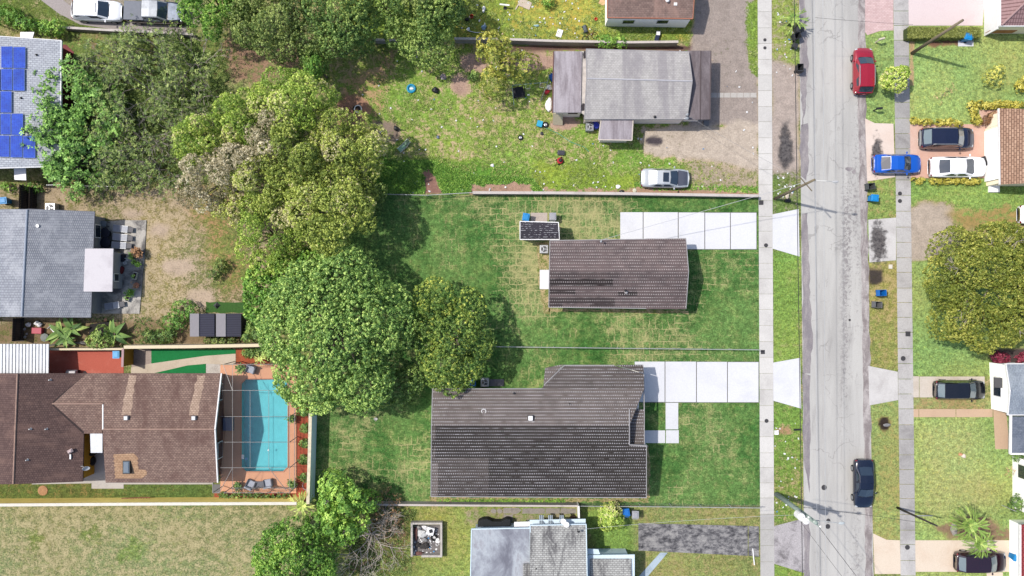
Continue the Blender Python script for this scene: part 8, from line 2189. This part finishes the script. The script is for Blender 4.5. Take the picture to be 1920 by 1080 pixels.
bag("teal and white bottle scrap right of the yellow-leaved tree", 1006, 48, .3, .1, .08, plain('teal_scrap', c(170, 210, 220), .6), 24, 'scrap_heap', 'scrap')
p = W(1097, 53, .4); root = thing('push_chair', "dark grey folded push-chair in the weeds on the upper plot", 'push-chair', (p.x, p.y, .02), R(-75))
m = MB(); m.box(0, 0, .15, .75, .36, .2, 0, .5, .8, .8); m.build('seat', plain('slate_cloth', c(104, 112, 116), .8), root, world=False, bevel=.06)
m = MB(); m.box(.3, 0, .3, .25, .34, .2); m.build('hood', plain('slate_cloth2', c(80, 86, 92), .8), root, world=False, bevel=.08)
for a, b_ in ((-.3, -.2), (.3, -.2), (.3, .2), (-.3, .2)): m = MB(); m.lathe([(.03, -.02), (.1, -.02), (.1, .02), (.03, .02)], a, b_, .1, 10, axis='y'); m.build('wheel', tyre_m, root, world=False)
p = W(1107, 68, .3); root = thing('bicycle', "rusty bicycle lying above the low wall", 'bicycle', (p.x, p.y, .05), R(20))
for a in (-.5, .45): m = MB(); m.ring(.28, .03, a, 0, .05, 20, 5); m.build('wheel', tyre_m, root, world=False)
m = MB(); m.tube([(-.5, 0, .08), (-.1, .3, .1), (.35, .3, .1), (.45, 0, .08)], .022, 5); m.tube([(-.1, .3, .1), (0, -.05, .1), (.35, .3, .1)], .02, 5); m.tube([(.35, .3, .1), (.42, .45, .1), (.6, .5, .1)], .018, 5); m.build('frame', plain('rust_red', c(150, 90, 70), .8), root, world=False)
p = W(1233, 68, .5); root = thing('fallen_chair', "white and navy folded chair against the low wall below the cream house", 'chair', (p.x, p.y, .02), R(75))
m = MB(); m.box(-.1, 0, .3, .6, .4, .05); m.build('seat', plain('navy_seat', c(40, 52, 84), .8), root, world=False, bevel=.02)
m = MB(); m.box(.35, 0, .35, .4, .36, .05, .2); m.build('backrest', trim_w, root, world=False, bevel=.02)
for a, b_ in ((-.35, -.18), (.1, -.18), (.1, .18), (-.35, .18)): m = MB(); m.tube([(a, b_, 0), (a, b_, .3)], .02, 6); m.build('leg', trim_w, root, world=False)
bag("black and white rag below the silver sedan's tail near the low wall", 1166, 359, .22, .16, .1, black_p, 25, 'rag_heap', 'heap')
m = MB(); p = W(1190, 357, .1); m.lathe([(.18, 0), (.2, .05), (.12, .08)], p.x, p.y, .01, 14); tag(m.build('cream_disc', plain('lid_cream', c(228, 222, 196), .6)), "cream round lid left of the silver sedan near the low wall", 'lid')
bag("white paper heap left of the silver sedan", 1159, 350, .26, .18, .06, trim_w, 26, 'paper_heap', 'paper')
bag("white crumpled plastic in the grass left of the red mower plot", 923, 310, .2, .14, .08, trim_w, 27, 'plastic_sheet', 'plastic')
m = MB(); p = W(704, 786, .2); m.ring(.2, .03, p.x, p.y, .06, 4, 5); m.box(p.x, p.y, .0, .3, .16, .05); tag(m.build('valve_box', plain('valve_pale', c(214, 210, 206), .7)), "small pale rectangular lid on the turf right of the pool wall", 'lid')
# rubbish enclosure at the bottom
b = W(772, 1044, 0); root = thing('rubbish_enclosure', "low walled rubbish enclosure at the bottom beside the bare tree", 'enclosure', (b.x, b.y, 0))
cw = concrete('enclosure_wall', c(214, 206, 196), c(140, 132, 126), .5, 1.2, .2)
for x0, y0, x1, y1 in ((770, 980, 829, 983.5), (770, 983.6, 773.6, 1044), (825.4, 983.6, 829, 1041), (790, 1041.2, 829, 1045)):
    q0, q1 = XY(x0, y0, .7), XY(x1, y1, .7); m = MB(); m.box((q0[0] + q1[0]) / 2, (q0[1] + q1[1]) / 2, -.05, abs(q1[0] - q0[0]), abs(q1[1] - q0[1]), .75); m.build('wall', cw, root)
m = MB(); m.prism([XY(774, 984, 0), XY(825, 984, 0), XY(825, 1042, 0), XY(774, 1042, 0)], -.04, .03); m.build('floor', plain('soot_floor', c(132, 126, 124), .95, amt=.4, scale=2), root)
p = W(807, 996, .5); wm = thing('washing_machine', "white machine with a dark round opening in the rubbish enclosure", 'appliance', (p.x, p.y, .04), R(-14)); m = MB(); m.box(0, 0, 0, .72, .72, .55); m.build('casing', trim_w, wm, world=False, bevel=.03)
m = MB(); m.box(.05, .05, .551, .34, .34, .03, .5); m.build('opening', black_p, wm, world=False)
tyre("black tyre beside the white machine in the rubbish enclosure", 814, 1008, None, None, .34, None, 'tyres in the rubbish enclosure')
rr = random.Random(77)
hm = [trim_w, plain('rag_white', c(226, 226, 222), .9), plain('rag_red', c(128, 88, 80), .9), plain('rag_dark', c(66, 62, 60), .9), plain('rag_grey', c(160, 158, 156), .9)]
heap_l = ["white scrap heap near the top of the rubbish enclosure", "crumpled white heap left of the white machine", "dull red rag heap on the left of the enclosure", "dark scrap heap low in the enclosure", "grey scrap heap in the middle of the enclosure", "white bag at the right wall of the enclosure", "small white scrap in the lower left corner of the enclosure", "dull red heap at the bottom of the enclosure", "pale heap in the upper left of the enclosure", "dark coil heap left of centre in the enclosure"]
for i, (px, py, rx, ry, k_) in enumerate(((797, 989, .3, .22, 0), (791, 1001, .5, .4, 1), (780, 1000, .22, .6, 2), (796, 1024, .5, .32, 3), (796, 1012, .3, .2, 4), (821, 1014, .22, .3, 0), (776, 1037, .16, .16, 1), (786, 1038, .5, .2, 2), (786, 990, .26, .2, 4), (784, 1022, .26, .26, 3))):
    bag(heap_l[i], px, py, rx, ry, .16, hm[k_], 40 + i, 'scrap_heap', 'scrap')
# north side of the pale grey house
m = MB(); p = W(926, 981, .6)
q = [(895, 990), (896, 978), (905, 974), (914, 973), (924, 978), (940, 978), (950, 973), (958, 974), (957, 990)]
m.prism([XY(x, y, 1.0) for x, y in q], .0, 1.0); tag(m.build('tarp', plain('tarp_black', c(24, 28, 32), .8, amt=.2, scale=3), bevel=.08), "black tarpaulin heap against the membrane roof", 'tarpaulin')
slabc = concrete('old_flags', c(168, 160, 150), c(120, 112, 104), .6, 1.0, .25)
for i, (x0, x1) in enumerate(((980, 1022), (1023, 1050), (1051, 1080))): struct(sheet('path', ragged(rect(x0, 953, x1, 963), .8, 7, 60 + i), .02, slabc))
for px, r_, lb in ((925, 5.5, "left round stepping stone north of the pale grey house"), (937, 5, "right round stepping stone north of the pale grey house")):
    m = MB(); m.prism(px_poly(ragged(disc(px, 958, r_, 4.6), .5, 3, int(px))), 0, .05); tag(m.build('stepping_stone', slabc), lb, 'stone', 'round stepping stones')
struct(sheet('path', ragged([(943, 953), (972, 952), (978, 957), (972, 963), (943, 963)], .8, 6, 70), .02, slabc))
struct(sheet('pad', ragged(rect(945, 964, 962, 978), .8, 5, 71), .018, slabc))
bag("brown and black scrap heap beside the white fence panel", 1074, 971, .3, .26, .2, plain('brown_scrap', c(96, 72, 58), .9), 60, 'scrap_heap', 'scrap')
m = MB(); m.box(*XY(1413, 1044, .1), 0, .08, 1.6, .12, .1); tag(m.build('kerb_bar', trim_w), "pale bar beside the pavement below the stained drive", 'bar')
